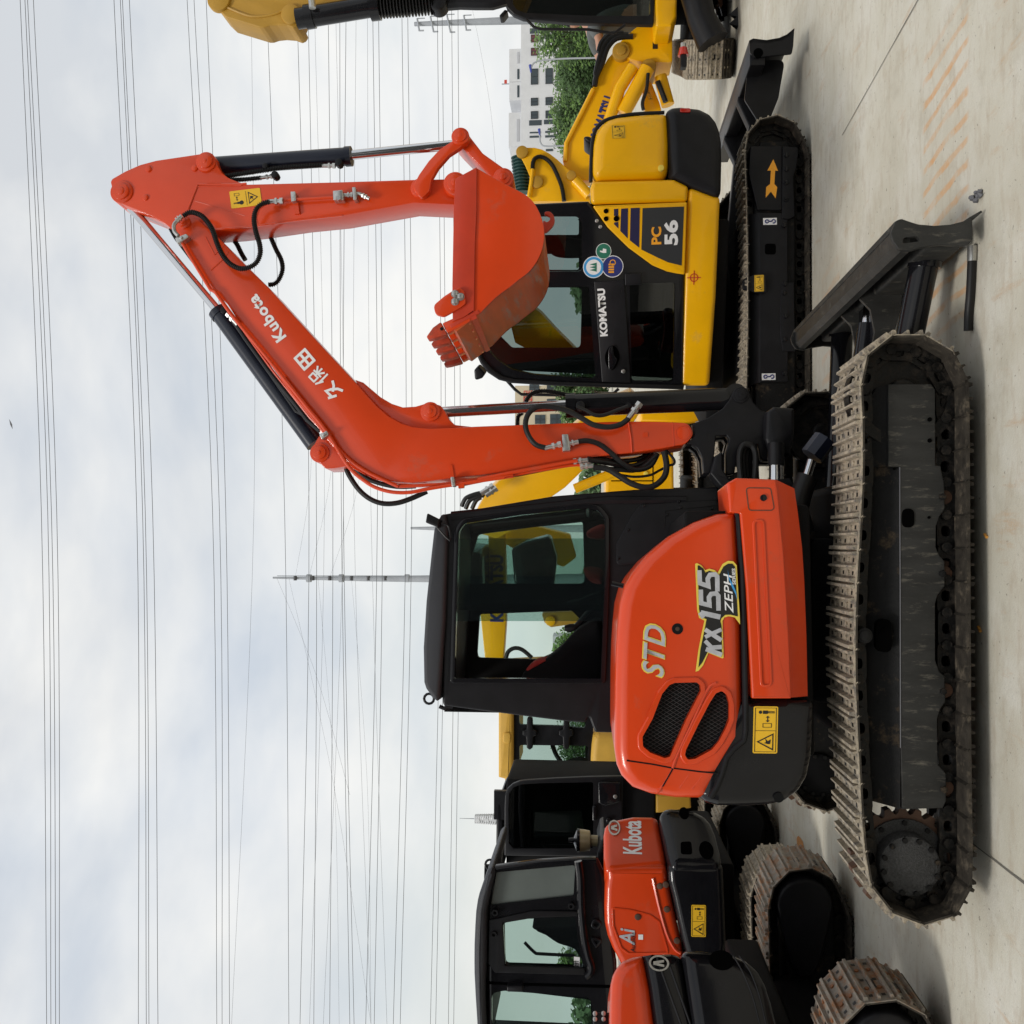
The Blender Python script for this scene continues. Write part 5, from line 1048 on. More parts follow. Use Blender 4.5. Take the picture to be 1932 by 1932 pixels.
for q in ("1210,1243", "1348,1050", "1385,1040", "1392,1195", "1455,1392"):
    b = MB(); p = FBU.L(5, q, 0)[0]; b.disc(FBU, p[0], p[1], -.008, .01, .022, bev=.004); b.build('cover_lock', 'rust', rb)
b = MB(); P = FBU.L(5, "1305,1000 1340,1160 1390,1340 1440,1440 1480,1470", 0); ribbon(b, FBU, smooth(P, 3, False), -.0, .012); b.build('cover_rib', 'red_paint', rb)
cwB = FBU.L(5, "1392,900 1400,1010 1425,1110 1455,1250 1485,1380 1505,1450 1530,1900 1755,1900 1755,1440 1762,1400 1752,1120 1740,900", 0)
b = MB(); b.prism(FBU, rnd(cwB, 0.055, 5), -.05, .6, r=.05, seg=5); cb = b.build('counterweight', 'black_gloss', BX)
cwR = FBR.L(5, "1348,640 1346,600 1362,568 1400,553 1480,558 1570,575 1630,605 1670,650 1700,720 1728,830 1742,940 1420,940 1395,860 1365,720", -.08)
b = MB(); b.prism(FBR, rnd(cwR, 0.077, 5), -.10, .6, r=.07, seg=6); b.build('tail_weight', 'black_gloss', cb)
b = MB()
for q, a_, c_ in (("1640,825", .07, .05), ("1500,593", .05, .035)):
    p = FBR.L(5, q, -.1)[0]; b.prism(FBR, [(p[0] + a_ * math.cos(k * .4), p[1] + c_ * math.sin(k * .4)) for k in range(16)], -.103, -.09)
b.prism(FBR, rnd(FBR.L(5, "1478,775 1545,770 1552,850 1480,850", -.1), .02), -.104, -.09); b.build('tail_opening', 'hole_black', cb)
warning_decal(FBU, -.054, FBU.uz(5, 1636, 1368, -.05), FBU.uz(5, 1637, 1168, -.05), FBU.uz(5, 1545, 1366, -.05), cb)
b = MB(); b.box(FBU, -1.6, .1, .25, 1.7, .58, .75, .03); b.build('deck_frame', 'black_matte', BX)
# cab
cb_o = FBU.L(17, "130,560 600,500 980,478 1100,480 1170,640 1175,1000 1270,1400 1270,1932 1270,2300 130,2300 120,1500 140,860", .12)
g1 = rnd(FBU.L(17, "215,598 905,535 890,806 155,888", .12), .02)
g2 = rnd(FBU.L(17, "270,1045 520,1002 905,990 925,1150 965,1380 975,1440 290,1420", .12), .03)
g3 = rnd(FBU.L(17, "170,1660 280,1640 1040,1700 1060,1800 1060,2200 170,2200", .12), .05)
b = MB(); b.prism(FBU, rnd(cb_o, 0.033, 5), .12, .18, r=.03, seg=4, holes=[g1, g2, g3]); cB = b.build('cab', 'black_gloss', BX)
b = MB(); b.prism(FBU, inset(g1, -.01), .135, .139); b.build('rear_pane', 'pane_sky_haze', cB)
b = MB(); b.prism(FBU, inset(g2, -.01), .15, .154); b.build('side_pane', 'glass_green', cB); b = MB(); b.prism(FBU, inset(g3, -.01), .15, .154); b.build('door_pane', 'glass_green', cB)
b = MB(); b.prism(FBU, FBU.L(17, "150,1015 250,1000 520,940 925,940 925,985 520,998 265,1040 285,1420 985,1440 1000,1500 200,1480 140,1400", .11), .105, .12, r=.004); b.build('window_surround', 'black_satin', cB)
b = MB(); b.tube([FBU.W(p[0], .10, p[1]) for p in smooth(FBU.L(17, "930,500 950,640 955,860 965,1000 985,1180 1015,1330 1045,1420 1035,1480 1000,1515", .1), 3, False)], .028, n=10); b.build('moulding', 'black_gloss', cB)
b = MB(); b.tube([FBU.W(p[0], .115, p[1]) for p in FBU.L(17, "1230,1615 300,1590 140,1580 120,1620 125,1932", .1)], .008, n=6); b.build('door_gap', 'hole_black', cB)
for q in ("200,950", "868,893", "190,1142"):
    b = MB(); p = FBU.L(17, q, .1)[0]; b.ring(FBU, p[0], p[1], .085, .11, .022, .012); b.build('cap_screw', 'black_satin', cB)
for q in ("305,1590 450,1590 445,1645 305,1640", ): b = MB(); b.prism(FBU, rnd(FBU.L(17, q, .08), .01), .06, .12, r=.01); b.build('door_hinge', 'black_satin', cB)
for q in ("1045,1080 1060,1020 1110,1020 1140,1060 1100,1100", "1045,1200 1060,1175 1130,1190 1135,1220 1090,1265 1075,1250"):
    b = MB(); rr = [p[:2] for p in smooth(FBU.L(17, q, .1), 3)]; b.prism(FBU, rr, .10, .12, r=.006, rim=inset(rr, .018)); b.build('key_cover', 'black_gloss', cB)
st = flat(FBU, .146, FBU.L(17, "893,1340 945,1345 947,1470 895,1465", .146), 'door_sticker', 'white_decal', cB)
lettering(FBU, .143, 'ANTI', FBU.uz(17, 918, 1458, .14), FBU.uz(17, 914, 1385, .14), .028, 'sticker_text', 'black_decal', st); lettering(FBU, .143, 'THEFT', FBU.uz(17, 940, 1460, .14), FBU.uz(17, 936, 1375, .14), .028, 'sticker_text', 'black_decal', st)
rfB = FBU.L(17, "180,545 130,590 95,700 60,790 45,850 30,950 22,1080 15,1250 14,1400 15,1500 25,1700 40,1932 50,2300 125,2300 110,1600 120,1400 125,950 150,820 195,620", .05)
b = MB(); b.prism(FBU, rnd(rfB, 0.044, 5), .04, 1.15, r=.04, seg=4, back=.04); b.build('cab_roof', 'roof_grey', cB)
b = MB(); p = FBU.L(17, "150,548", .3)[0]; b.tube([FBU.W(p[0] + .035 * math.cos(k * .524), .35, p[1] + .035 * math.sin(k * .524)) for k in range(13)], .009, n=8); b.build('lifting_eye', 'black_satin', cB)
b = MB(); b.prism(FBU, [p[:2] for p in FBU.L(17, "100,560 130,560 980,500 1150,520 1150,2300 60,2300", 1.0)], 1.05, 1.1, holes=[rnd(FBU.L(17, "280,1010 930,1000 980,1450 290,1440", 1.05), .03), rnd(FBU.L(17, "200,1620 1040,1720 1060,2200 200,2200", 1.05), .03)]); b.build('far_side', 'black_matte', cB)
ub = FBU.uz(17, 600, 500, .12)[0]
b = MB(); b.box(FBU, ub - .04, ub - .01, .2, 1.05, 1.1, 1.5); b.build('cab_back', 'black_gloss', cB)
b = MB(); b.prism(FBU, smooth(FBU.L(17, "1060,1010 700,1000 540,1005 640,1060 760,1140 900,1190 980,1300 1100,1300", .6), 3), .4, .8, r=.03); b.build('seat', 'seat_cloth', cB)
b = MB(); b.tube([FBU.W(p[0], 1.3, p[1]) for p in smooth(FBU.L(17, "460,1215 545,1300 600,1315 900,1330", 1.3), 3, False)], .014, n=8); b.build('grab_rail', 'black_satin', cB)
b = MB(); b.box(FBU, ub - 1.62, ub - 1.58, .13, 1.1, .9, 2.5); b.build('front_frame', 'black_satin', cB)
# black cap with the dusty bowl on it
b = MB(); b.prism(FBU, rnd(FBU.L(5, "1000,700 1000,1005 975,985 960,930 955,790 975,720", .5), .02), .3, .9, r=.03); cp = b.build('tail_cap', 'black_satin', BX)
p = FBU.uz(17, 960, 318, .55); c = FBU.W(p[0], .55, 0)
def lathe(c, prof, n=28):
    b = MB(); V = []; Fs = []
    for (r_, z_) in prof:
        for k in range(n): a = 2 * math.pi * k / n; V.append((c.x + r_ * math.cos(a), c.y + r_ * math.sin(a), z_))
    for i in range(len(prof) - 1):
        for k in range(n): k2 = (k + 1) % n; Fs.append((i * n + k, i * n + k2, (i + 1) * n + k2, (i + 1) * n + k))
    Fs += [tuple(range(n)), tuple((len(prof) - 1) * n + k for k in range(n))]; b.add(V, Fs); return b
zt, zm, zb_ = FBU.uz(17, 903, 318, .55)[1], FBU.uz(17, 945, 318, .55)[1], FBU.uz(17, 1045, 318, .55)[1]; rr_ = abs(FBU.uz(17, 960, 220, .55)[0] - FBU.uz(17, 960, 415, .55)[0]) / 2
pcn = lathe(c, [(rr_ * .5, zb_ - .05), (rr_ * .5, zb_), (rr_ * .88, zb_ + .01), (rr_ * .97, zb_ + .05), (rr_, zm)]).build('air_precleaner', 'bowl_tan', BX)
lathe(c, [(rr_ * 1.05, zm), (rr_ * 1.05, zm + .02), (rr_ * .9, zt - .01), (rr_ * .6, zt), (.02, zt + .01), (.015, zt + .05)]).build('precleaner_lid', 'black_gloss', pcn)
# ================================================================ RED AND BLACK EXCAVATOR at the left edge (nearest of the left row)
FA = Frame(-3.35, 4.3, .6); AX = thing('excavator', 'partly visible red and black excavator at the very left edge with rusty crawler shoes', 'excavator', (-3.35, 5.2, 0))
undercarriage(FA, -1.3, 1.22, AX, gauge=1.6, h=.54, n=38, shoe='shoe_rusty', bolts='rusty_bolt', cover=True)
FAU = Frame(-2.25, 4.75, 31)
rdA = FAU.L(5, "1034,1915 1036,1780 1040,1660 1055,1600 1080,1555 1115,1515 1180,1490 1240,1480 1250,1500 1290,1700 1318,1920 1340,2300 1034,2300", 0)
b = MB(); b.prism(FAU, rnd(rdA, 0.066, 5), 0, .9, r=.06, seg=5); rA = b.build('tail_hood', 'red_paint', AX)
bkA = FAU.L(5, "1236,1484 1300,1476 1420,1472 1478,1486 1500,1560 1560,1915 1600,2300 1335,2300 1312,1915 1280,1680 1246,1500", 0)
b = MB(); b.prism(FAU, rnd(bkA, 0.055, 5), -.01, .9, r=.05, seg=5); kA = b.build('tail_band', 'black_gloss', AX)
b = MB()
for s in ("1330,1500 1480,1915", "1400,1520 1540,1915"): ribbon(b, FAU, FAU.L(5, s, -.01), -.012, .006)
b.build('band_rib', 'black_satin', kA); emblem(FAU, 5, 1342, 1535, -.014, .036, .050, kA)
cwA = FAU.L(5, "1600,2300 1565,1932 1540,1700 1492,1530 1483,1482 1510,1453 1600,1455 1700,1462 1780,1480", -.03) + FAU.L(6, "100,1497 180,1530 250,1590 300,1680 335,1790 372,1935 420,2300", -.03)
b = MB(); b.prism(FAU, rnd(cwA, 0.077, 5), -.06, .9, r=.07, seg=6); wA_ = b.build('counterweight', 'black_gloss', AX)
b = MB(); p = FAU.L(5, "1735,1515", -.06)[0]; b.prism(FAU, [(p[0] + .045 * math.cos(k * .4), p[1] + .06 * math.sin(k * .4)) for k in range(16)], -.064, -.05); b.build('tail_opening', 'hole_black', wA_)
b = MB(); ribbon(b, FAU, smooth(FAU.L(6, "130,1500 200,1600 260,1760 300,1932", -.06), 4, False), -.058, .004); ribbon(b, FAU, smooth(FAU.L(6, "90,1497 150,1600 215,1760 260,1932", -.06), 4, False), -.06, .004); b.build('weight_groove', 'black_satin', wA_)
b = MB(); b.box(FA, -1.3, .75, .45, 1.6, .58, .78, .03); b.build('deck_frame', 'black_matte', AX)
b = MB(); b.prism(FAU, rnd(FAU.L(5, "930,1842 1045,1842 1050,2100 930,2100", .3), .01), .3, .6, r=.01); mb_ = b.build('mirror_bracket', 'black_satin', AX)
b = MB()
for q in ("942,1850", "942,1885", "995,1850", "995,1885"): p = FAU.L(5, q, .3)[0]; b.disc(FAU, p[0], p[1], .285, .3, .012, n=8, bev=.003)
b.build('bracket_bolt', 'zinc', mb_)
# ================================================================ dark machine with its cab door open
FE = Frame(-3.0, 9.2, 2.0); EXE = thing('excavator', 'dark excavator with a black cab and its door swung open', 'excavator', (-3.0, 10.1, 0))
undercarriage(FE, -1.6, .9, EXE, h=.55, cover=True)
dr = FE.L(5, "1115,362 900,366 700,375 520,386 470,392 425,410 392,440 376,480 372,560 372,860 1115,868", 0)
dh_ = rnd(FE.L(5, "930,398 600,405 480,412 430,430 402,470 398,560 400,780 430,815 930,815", 0), .02)
b = MB(); b.prism(FE, rnd(dr, .01), 0, .05, r=.015, holes=[dh_]); dd = b.build('cab_door', 'black_satin', EXE)
b = MB(); b.prism(FE, inset(dh_, -.01), .02, .025); b.build('door_pane', 'glass_dark', dd)
for q in ("960,395 1100,395 1100,520 1010,545 965,530", "925,545 950,540 950,640 925,640", "1010,620 1040,620 1040,650 1010,650"):
    b = MB(); b.prism(FE, rnd(FE.L(5, q, -.02), .02), -.04, 0, r=.012); b.build('door_latch', 'black_gloss', dd)
b = MB(); p = FE.L(5, "1068,486", -.03)[0]; b.disc(FE, p[0], p[1], -.05, -.02, .02, n=12, bev=.005); b.build('door_stop', 'zinc', dd)
b = MB(); b.prism(FE, FE.L(5, "330,520 345,500 365,520 380,880 1540,900 1540,360 1400,355 1110,362 1110,868 372,868 372,520 368,900 325,900", .2)[0:3] + FE.L(5, "372,560 372,868 368,930 325,930", .2), .1, 1.1, r=.02); b.build('cab_roof', 'black_satin', dd)
b = MB(); b.box(FE, FE.uz(5, 700, 1000, .3)[0], FE.uz(5, 700, 385, .3)[0], .3, 1.2, .75, 2.45, .03); b.build('cab_body', 'black_matte', EXE)
b = MB(); b.prism(FE, FE.L(5, "1110,362 1320,360 1325,900 1110,900", .1), .08, 1.6, r=.03); b.build('house_body', 'black_matte', EXE)
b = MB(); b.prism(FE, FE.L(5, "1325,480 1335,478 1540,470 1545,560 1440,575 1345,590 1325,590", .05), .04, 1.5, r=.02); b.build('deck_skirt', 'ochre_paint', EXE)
b = MB(); p = FE.L(5, "342,560", .15)[0]; b.box(FE, p[0] - .1, p[0] + .18, .1, .16, p[1] - .08, p[1] + .05); mbk = b.build('mirror_bracket', 'black_satin', EXE)
# ================================================================ big machine with the yellow roof, further back
FY = Frame(-2.2, 11.5, 2.0); YX = thing('excavator', 'yellow-roofed excavator with large cab glass, just left of the nearest cab', 'excavator', (-2.2, 12.4, 0))
undercarriage(FY, -2.2, .9, YX, h=.7, gauge=1.9)
yr = FY.L(5, "338,-200 345,0 345,100 360,120 415,130 420,150 370,165 340,180 337,290 350,350 375,375 380,470 385,485 428,380 428,-200", 0)
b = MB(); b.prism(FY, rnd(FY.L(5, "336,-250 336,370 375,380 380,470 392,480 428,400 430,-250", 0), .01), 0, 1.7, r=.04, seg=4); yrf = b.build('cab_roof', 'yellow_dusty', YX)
b = MB()
for s in ("365,85 365,150 410,160 415,85",): b.prism(FY, rnd(FY.L(5, s, 0), .04), -.02, .01, r=.012)
b.build('roof_recess', 'yellow_dusty', yrf)
yo = FY.L(5, "425,-250 425,400 930,400 930,-250", .1); ya = rnd(FY.L(5, "465,165 900,170 890,345 470,380", .1), .04); yb = rnd(FY.L(5, "465,-200 465,38 720,45 880,60 900,-200", .1), .04)
b = MB(); b.prism(FY, yo, .1, .16, holes=[ya, yb]); yc = b.build('cab', 'black_satin', YX)
b = MB(); b.prism(FY, inset(ya, -.01), .12, .124); b.prism(FY, inset(yb, -.01), .12, .124); b.build('cab_pane', 'glass_green', yc)
for x_ in (530, 760):
    b = MB(); b.prism(FY, rnd(FY.L(5, f"{x_-45},75 {x_-20},72 {x_-15},0 {x_},-8 {x_+18},0 {x_+22},72 {x_+45},75 {x_+45},108 {x_+25},115 {x_+20},185 {x_},200 {x_-18},185 {x_-22},115 {x_-45},108", 0), .02), .02, .10, r=.015); b.build('door_hinge', 'black_satin', yc)
yfo = FY.L(5, "425,-250 425,400 930,400 930,-250", 1.6); b = MB(); b.prism(FY, yfo, 1.6, 1.66, holes=[rnd(FY.L(5, "470,130 880,130 880,370 480,370", 1.6), .04), rnd(FY.L(5, "470,-200 470,60 880,60 880,-200", 1.6), .04)]); b.build('far_side', 'black_matte', yc)
b = MB(); b.tube([FY.W(p[0], .8, p[1]) for p in smooth(FY.L(5, "670,150 700,230 760,310 820,370", .8), 4, False)], .03, n=8); b.build('wiper_arm', 'black_satin', yc)
b = MB(); b.prism(FY, smooth(FY.L(5, "900,370 800,340 740,300 770,280 850,260 930,300", .8), 3), .6, 1.0, r=.03); b.build('seat', 'seat_cloth', yc)
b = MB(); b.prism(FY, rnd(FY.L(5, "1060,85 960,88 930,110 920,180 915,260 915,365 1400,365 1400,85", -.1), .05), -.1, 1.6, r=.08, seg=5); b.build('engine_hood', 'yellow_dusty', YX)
b = MB(); b.box(FY, -1.8, .6, .0, 1.8, .8, 1.2, .03); b.build('deck_frame', 'ochre_paint', YX)
# ================================================================ yellow machine behind the nearest cab (boom seen through its window)
FZ = Frame(-.2, 10.3, -4); ZX = thing('excavator', 'yellow excavator behind the nearest cab, its level boom seen through the window', 'excavator', (-.2, 11.2, 0))
undercarriage(FZ, -1.3, 1.3, ZX, h=.5)
b = MB(); b.prism(FZ, rnd(FZ.L(13, "180,900 300,820 420,730 560,690 690,690 700,1400 180,1400", 0), .02), 0, 1.6, r=.04, seg=4); zb = b.build('body_cover', 'yellow_paint', ZX)
b = MB(); ribbon(b, FZ, FZ.L(13, "535,700 535,1100", 0), -.002, .006); ribbon(b, FZ, FZ.L(13, "220,915 530,915", 0), -.002, .006); b.build('panel_gap', 'hole_black', zb)
b = MB(); p = FZ.L(13, "482,860", 0)[0]; b.disc(FZ, p[0], p[1], -.02, .0, .025, bev=.006); b.build('cover_catch', 'lemon_decal', zb)
b = MB(); b.prism(FZ, rnd(FZ.L(13, "445,380 890,375 895,470 780,480 440,470", .3), .01), .3, 1.4, r=.03); b.build('side_skirt', 'yellow_paint', ZX)
b = MB(); b.prism(FZ, rnd(FZ.L(1, "490,540 590,545 600,880 600,1110 585,1330 575,1365 470,1350 440,1060 488,880", .8), .02), .75, .95, r=.01); zm_ = b.build('boom', 'yellow_paint', ZX)
lettering(FZ, .745, 'KOMATSU', FZ.uz(1, 582, 1110, .75), FZ.uz(1, 582, 690, .75), .16, 'boom_lettering', 'blue_decal', zm_, bold=.04)
b = MB(); b.prism(FZ, rnd(FZ.L(1, "500,480 560,450 760,500 1000,560 1040,700 960,760 800,700 640,640 500,560", 1.3), .03), 1.2, 1.4, r=.01); b.build('boom_foot', 'yellow_paint', ZX)
b = MB(); b.prism(FZ, rnd(FZ.L(1, "820,1050 1040,1040 1060,1110 950,1130 880,1140 840,1110", .9), .03), .85, 1.0, r=.01); pf = b.build('boom_bracket', 'ochre_paint', ZX)
b = MB(); p = FZ.L(1, "876,1103", .85)[0]; b.disc(FZ, p[0], p[1], .82, .86, .06, bev=.01); b.build('pin_boss', 'yellow_paint', pf)
b = MB(); b.prism(FZ, rnd(FZ.L(1, "590,1330 575,1365 640,1350 840,1340 850,1390 700,1400 580,1390", .8), .01), .78, .92, r=.01); b.build('arm', 'yellow_dusty', ZX)
b = MB(); b.tube([FZ.W(p[0], .7, p[1]) for p in smooth(FZ.L(1, "760,1335 700,1285 650,1275 610,1300 595,1350", .7), 4, False)], .025, n=8); b.build('hydraulic_hose', 'rubber', ZX)
b = MB(); b.prism(FZ, rnd(FZ.L(1, "310,660 330,640 470,650 480,1010 330,1010 305,900", .4), .06), .0, .9, r=.03); b.prism(FZ, rnd(FZ.L(1, "640,640 720,600 880,560 920,700 900,900 660,860", .4), .06), .2, .5, r=.03); b.build('cab', 'black_gloss', ZX)
# ================================================================ yellow machine at the right edge
FC = Frame(6.4, 10.4, -3); CX = thing('excavator', 'yellow excavator at the far right with its boom lowered forward over the yard', 'excavator', (6.4, 11.3, 0))
# its crawlers point towards the camera
FC2 = Frame(5.08, 10.31, 63.4)
undercarriage(FC2, 0, 2.5, CX, h=.56, n=36, near_detail=True, gauge=-1.55)
b = MB(); b.prism(FC, rnd(FC.L(7, "1310,-200 1322,152 1330,165 1420,162 1455,100 1458,-200", 0), .02), 0, 1.6, r=.03); b.build('deck_skirt', 'yellow_paint', CX)
cc = FC.L(7, "370,-250 372,10 390,50 430,90 490,115 800,140 1312,152 1318,-250", 0); ch = rnd(FC.L(7, "420,-250 425,20 450,60 500,80 900,98 1290,100 1290,-250", 0), .05); cl_ = rnd(FC.L(7, "0,0 1,0 1,1", 0), 0)
b = MB(); b.prism(FC, rnd(cc, .03), 0, .08, r=.02, holes=[ch]); cC = b.build('cab', 'black_satin', CX)
b = MB(); b.prism(FC, inset(ch, -.01), .03, .034); b.build('door_pane', 'glass_smoke', cC)
b = MB(); b.prism(FC, FC.L(7, "360,-250 365,20 430,80 500,100 800,110 1300,120 1300,-250", 1.0), .95, 1.0); b.build('cab_shell', 'black_matte', cC)
b = MB(); b.tube([FC.W(p[0], -.02, p[1]) for p in FC.L(7, "510,125 560,175 600,188 900,190 1060,215 1130,160", 0)], .016, n=8); b.build('grab_rail', 'black_satin', cC)
b = MB(); b.prism(FC, rnd(FC.L(7, "345,120 380,82 402,90 370,130 350,132", .2), .02), .1, .25, r=.02); b.build('work_lamp', 'black_satin', cC)
bk_ = FC.L(7, "1240,150 1130,240 1085,290 1082,340 1100,355 1140,375 1215,395 1405,400 1425,395 1425,150", .5)
b = MB(); b.prism(FC, rnd(bk_, .02), .45, .85, r=.01); bC = b.build('swing_bracket', 'yellow_paint', CX)
b = MB(); p = FC.L(7, "1105,325", .45)[0]
for r_, d_ in ((.10, .03), (.055, .05)): b.disc(FC, p[0], p[1], .45 - d_, .86, r_, bev=.01)
b.build('pin_boss', 'ochre_paint', bC); b = MB(); p = FC.L(7, "1277,425", .45)[0]; b.disc(FC, p[0], p[1], .40, .8, .085, bev=.01); b.build('pin_boss', 'ochre_paint', bC)
flat(FC, .447, FC.L(7, "1303,262 1335,262 1335,308 1303,308", .45), 'small_label', 'black_decal', bC)
bmC = FC.L(7, "1080,300 1020,370 940,520 860,700 745,930 738,1000 760,1080 850,1130 912,1130 960,1000 1010,800 1055,600 1090,500 1160,380 1120,350", .5)
b = MB(); b.prism(FC, rnd(bmC, .01), .5, .75, r=.008, back=.008); bmc_ = b.build('boom', 'yellow_paint', CX)
lettering(FC, .495, 'KOMATSU', FC.uz(7, 985, 900, .5), FC.uz(7, 1080, 625, .5), .16, 'boom_lettering', 'blue_decal', bmc_, bold=.04)
b = MB(); b.tube([FC.W(p[0], .48, p[1]) for p in FC.L(7, "930,560 880,660 830,760 760,900 755,1010", .48)], .025, n=8); b.build('steel_pipe', 'yellow_paint', bmc_)
for s in ("1180,230 1080,240 1020,300 985,400 950,480 940,540", "1150,220 1060,225 1000,280 965,380 945,470", "1120,210 1040,215 985,265 965,330"):
    b = MB(); b.tube([FC.W(p[0], .45, p[1]) for p in smooth(FC.L(7, s, .45), 4, False)], .032, n=8); b.build('hydraulic_hose', 'rubber', bmc_)
b = MB(); b.tube([FC.W(*_uwz(FC.uz(7, 1270, 430, .4), .4)), FC.W(*_uwz(FC.uz(7, 1115, 715, .4), .4))], .085, n=18); b.build('boom_cylinder', 'yellow_paint', CX)
b = MB(); b.tube([FC.W(p[0], .4, p[1]) for p in FC.L(7, "1180,420 1095,560 1030,760", .4)], .07, n=14); b.build('cylinder_guard', 'yellow_paint', CX)
b = MB(); b.tube([FC.W(p[0], .3, p[1]) for p in smooth(FC.L(7, "1275,460 1265,560 1240,640 1245,690", .3), 4, False)], .02, n=8); b.build('hydraulic_hose', 'rubber', CX)
lg = MB(); lg.prism(FC, rnd(FC.L(7, "1240,560 1290,500 1345,640 1362,700 1255,700", .6), .03), .6, .8, r=.01); lg = lg.build('blade_arm', 'yellow_paint', CX)
warning_decal(FC, .597, FC.uz(7, 1280, 565, .6), FC.uz(7, 1308, 625, .6), FC.uz(7, 1252, 570, .6), lg)
b = MB(); b.tube([FC.W(*_uwz(FC.uz(7, 1350, 480, .5), .5)), FC.W(*_uwz(FC.uz(7, 1400, 660, .5), .5))], .075, n=14); b.build('arm_cylinder', 'yellow_paint', CX)
b = MB(); b.tube([FC.W(*_uwz(FC.uz(7, 1335, 510, .4), .4)), FC.W(*_uwz(FC.uz(7, 1385, 640, .4), .4))], .03, n=8); b.build('hydraulic_hose', 'rubber', CX)
b = MB(); b.tube([FC.W(*_uwz(FC.uz(7, 1560, -80, -.2), -.2)), FC.W(*_uwz(FC.uz(7, 1610, 120, -.2), -.2)), FC.W(*_uwz(FC.uz(7, 1680, 265, -.2), -.2))], [.16, .15, .17], n=14); b.build('blade_arm', 'black_satin', CX)
arC = FC.L(15, "935,1555 945,1530 985,1518 1100,1518 1200,1540 1300,1610 1400,1690 1520,1800 1640,1932", .9)[0:6] + FC.L(7, "760,1060 830,1130 880,1200 910,1255 620,1262 560,1265 520,1262 525,1210 530,1140 500,1040 470,975", .9)
b = MB(); b.prism(FC, rnd(FC.L(7, "470,945 480,930 510,925 560,925 610,937 660,965 705,1000 760,1050 830,1110 905,1200 912,1262 527,1262 530,1200 535,1110 505,1040 470,975", .4), .01), .40, .66, r=.008); aC = b.build('arm', 'yellow_paint', CX)
for q, r_ in (("485,957", .07), ("578,1146", .07), ("793,1104", .055)): b = MB(); p = FC.L(7, q, .4)[0]; b.disc(FC, p[0], p[1], .36, .42, r_, bev=.01); b.build('pin_boss', 'ochre_paint', aC)
b = MB(); b.tube([FC.W(p[0], .36, p[1]) for p in smooth(FC.L(7, "550,1060 555,1010 580,985 620,988 670,1030 710,1110 735,1180 748,1262", .36), 4, False)], .024, n=8, rib=.003, ribn=60); b.build('corrugated_hose', 'rubber', aC)
b = MB(); b.tube([FC.W(p[0], .36, p[1]) for p in FC.L(7, "550,1060 540,1150 525,1240", .36)], .022, n=8); b.build('steel_pipe', 'yellow_paint', aC)
b = MB(); b.tube([FC.W(*_uwz(FC.uz(7, 815, 1130, .36), .36)), FC.W(*_uwz(FC.uz(7, 905, 1225, .36), .36))], .06, n=12); b.build('arm_cylinder', 'yellow_paint', aC)
b = MB(); P = [FC.W(*_uwz(FC.uz(7, x_, y_, .5), .5)) for x_, y_ in ((468, 985), (478, 1090), (488, 1210))]; b.tube(P, .085, n=20, rib=.016, ribn=11); b.build('rubber_boot', 'boot_green', aC)
# ---- arm of one more machine reaching in at the top right
FD = Frame(5.0, 8.0, 0); DX = thing('excavator', 'ochre excavator boom with black cylinder and rubber bellows reaching in at the upper right', 'excavator', (5.0, 8.0, 3.5))
dd_ = FD.L(11, "52,-260 20,-120 55,0 62,18 85,65 130,108 340,172 365,172 400,160 450,155 510,160 550,175 572,165 590,140 575,112 600,60 860,25 1000,-5 1100,-60 1100,-120", 0) + [(2.1, 2.2), (3.4, 1.0), (3.9, 1.15), (3.4, 2.6), (2.5, 3.9)]
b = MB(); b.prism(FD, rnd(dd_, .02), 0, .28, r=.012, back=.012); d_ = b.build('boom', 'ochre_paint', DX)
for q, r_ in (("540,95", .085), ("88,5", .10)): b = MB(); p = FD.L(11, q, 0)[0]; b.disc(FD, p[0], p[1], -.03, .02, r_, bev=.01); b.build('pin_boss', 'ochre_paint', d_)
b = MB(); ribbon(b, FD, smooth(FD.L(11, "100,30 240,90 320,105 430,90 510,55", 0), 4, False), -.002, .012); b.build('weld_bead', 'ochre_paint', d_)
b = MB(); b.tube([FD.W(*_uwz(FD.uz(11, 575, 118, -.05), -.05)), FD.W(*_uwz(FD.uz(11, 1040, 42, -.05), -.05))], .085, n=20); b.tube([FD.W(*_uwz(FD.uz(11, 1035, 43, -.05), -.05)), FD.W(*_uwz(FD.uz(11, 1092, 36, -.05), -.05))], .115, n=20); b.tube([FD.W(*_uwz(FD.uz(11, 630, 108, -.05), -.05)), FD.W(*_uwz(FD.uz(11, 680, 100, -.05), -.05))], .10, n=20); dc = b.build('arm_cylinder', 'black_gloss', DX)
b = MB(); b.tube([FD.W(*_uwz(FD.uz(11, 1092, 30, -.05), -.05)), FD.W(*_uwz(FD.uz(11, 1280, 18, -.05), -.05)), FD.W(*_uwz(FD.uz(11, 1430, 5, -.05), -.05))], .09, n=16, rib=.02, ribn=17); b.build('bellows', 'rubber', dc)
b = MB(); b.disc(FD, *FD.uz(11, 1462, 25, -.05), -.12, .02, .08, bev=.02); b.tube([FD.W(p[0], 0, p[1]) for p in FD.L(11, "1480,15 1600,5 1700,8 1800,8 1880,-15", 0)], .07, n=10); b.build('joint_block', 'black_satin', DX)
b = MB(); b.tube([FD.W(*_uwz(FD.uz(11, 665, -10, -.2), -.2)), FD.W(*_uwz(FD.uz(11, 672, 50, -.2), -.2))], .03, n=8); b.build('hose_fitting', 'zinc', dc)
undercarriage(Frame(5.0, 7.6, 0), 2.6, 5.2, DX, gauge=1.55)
b = MB(); b.box(FD, 3.2, 5.3, -.3, 1.4, .62, 1.25, .08); b.build('body_cover', 'yellow_dusty', DX); b = MB(); b.box(FD, 3.5, 4.6, -.3, .5, 1.26, 2.5, .08); b.build('cab', 'black_gloss', DX)
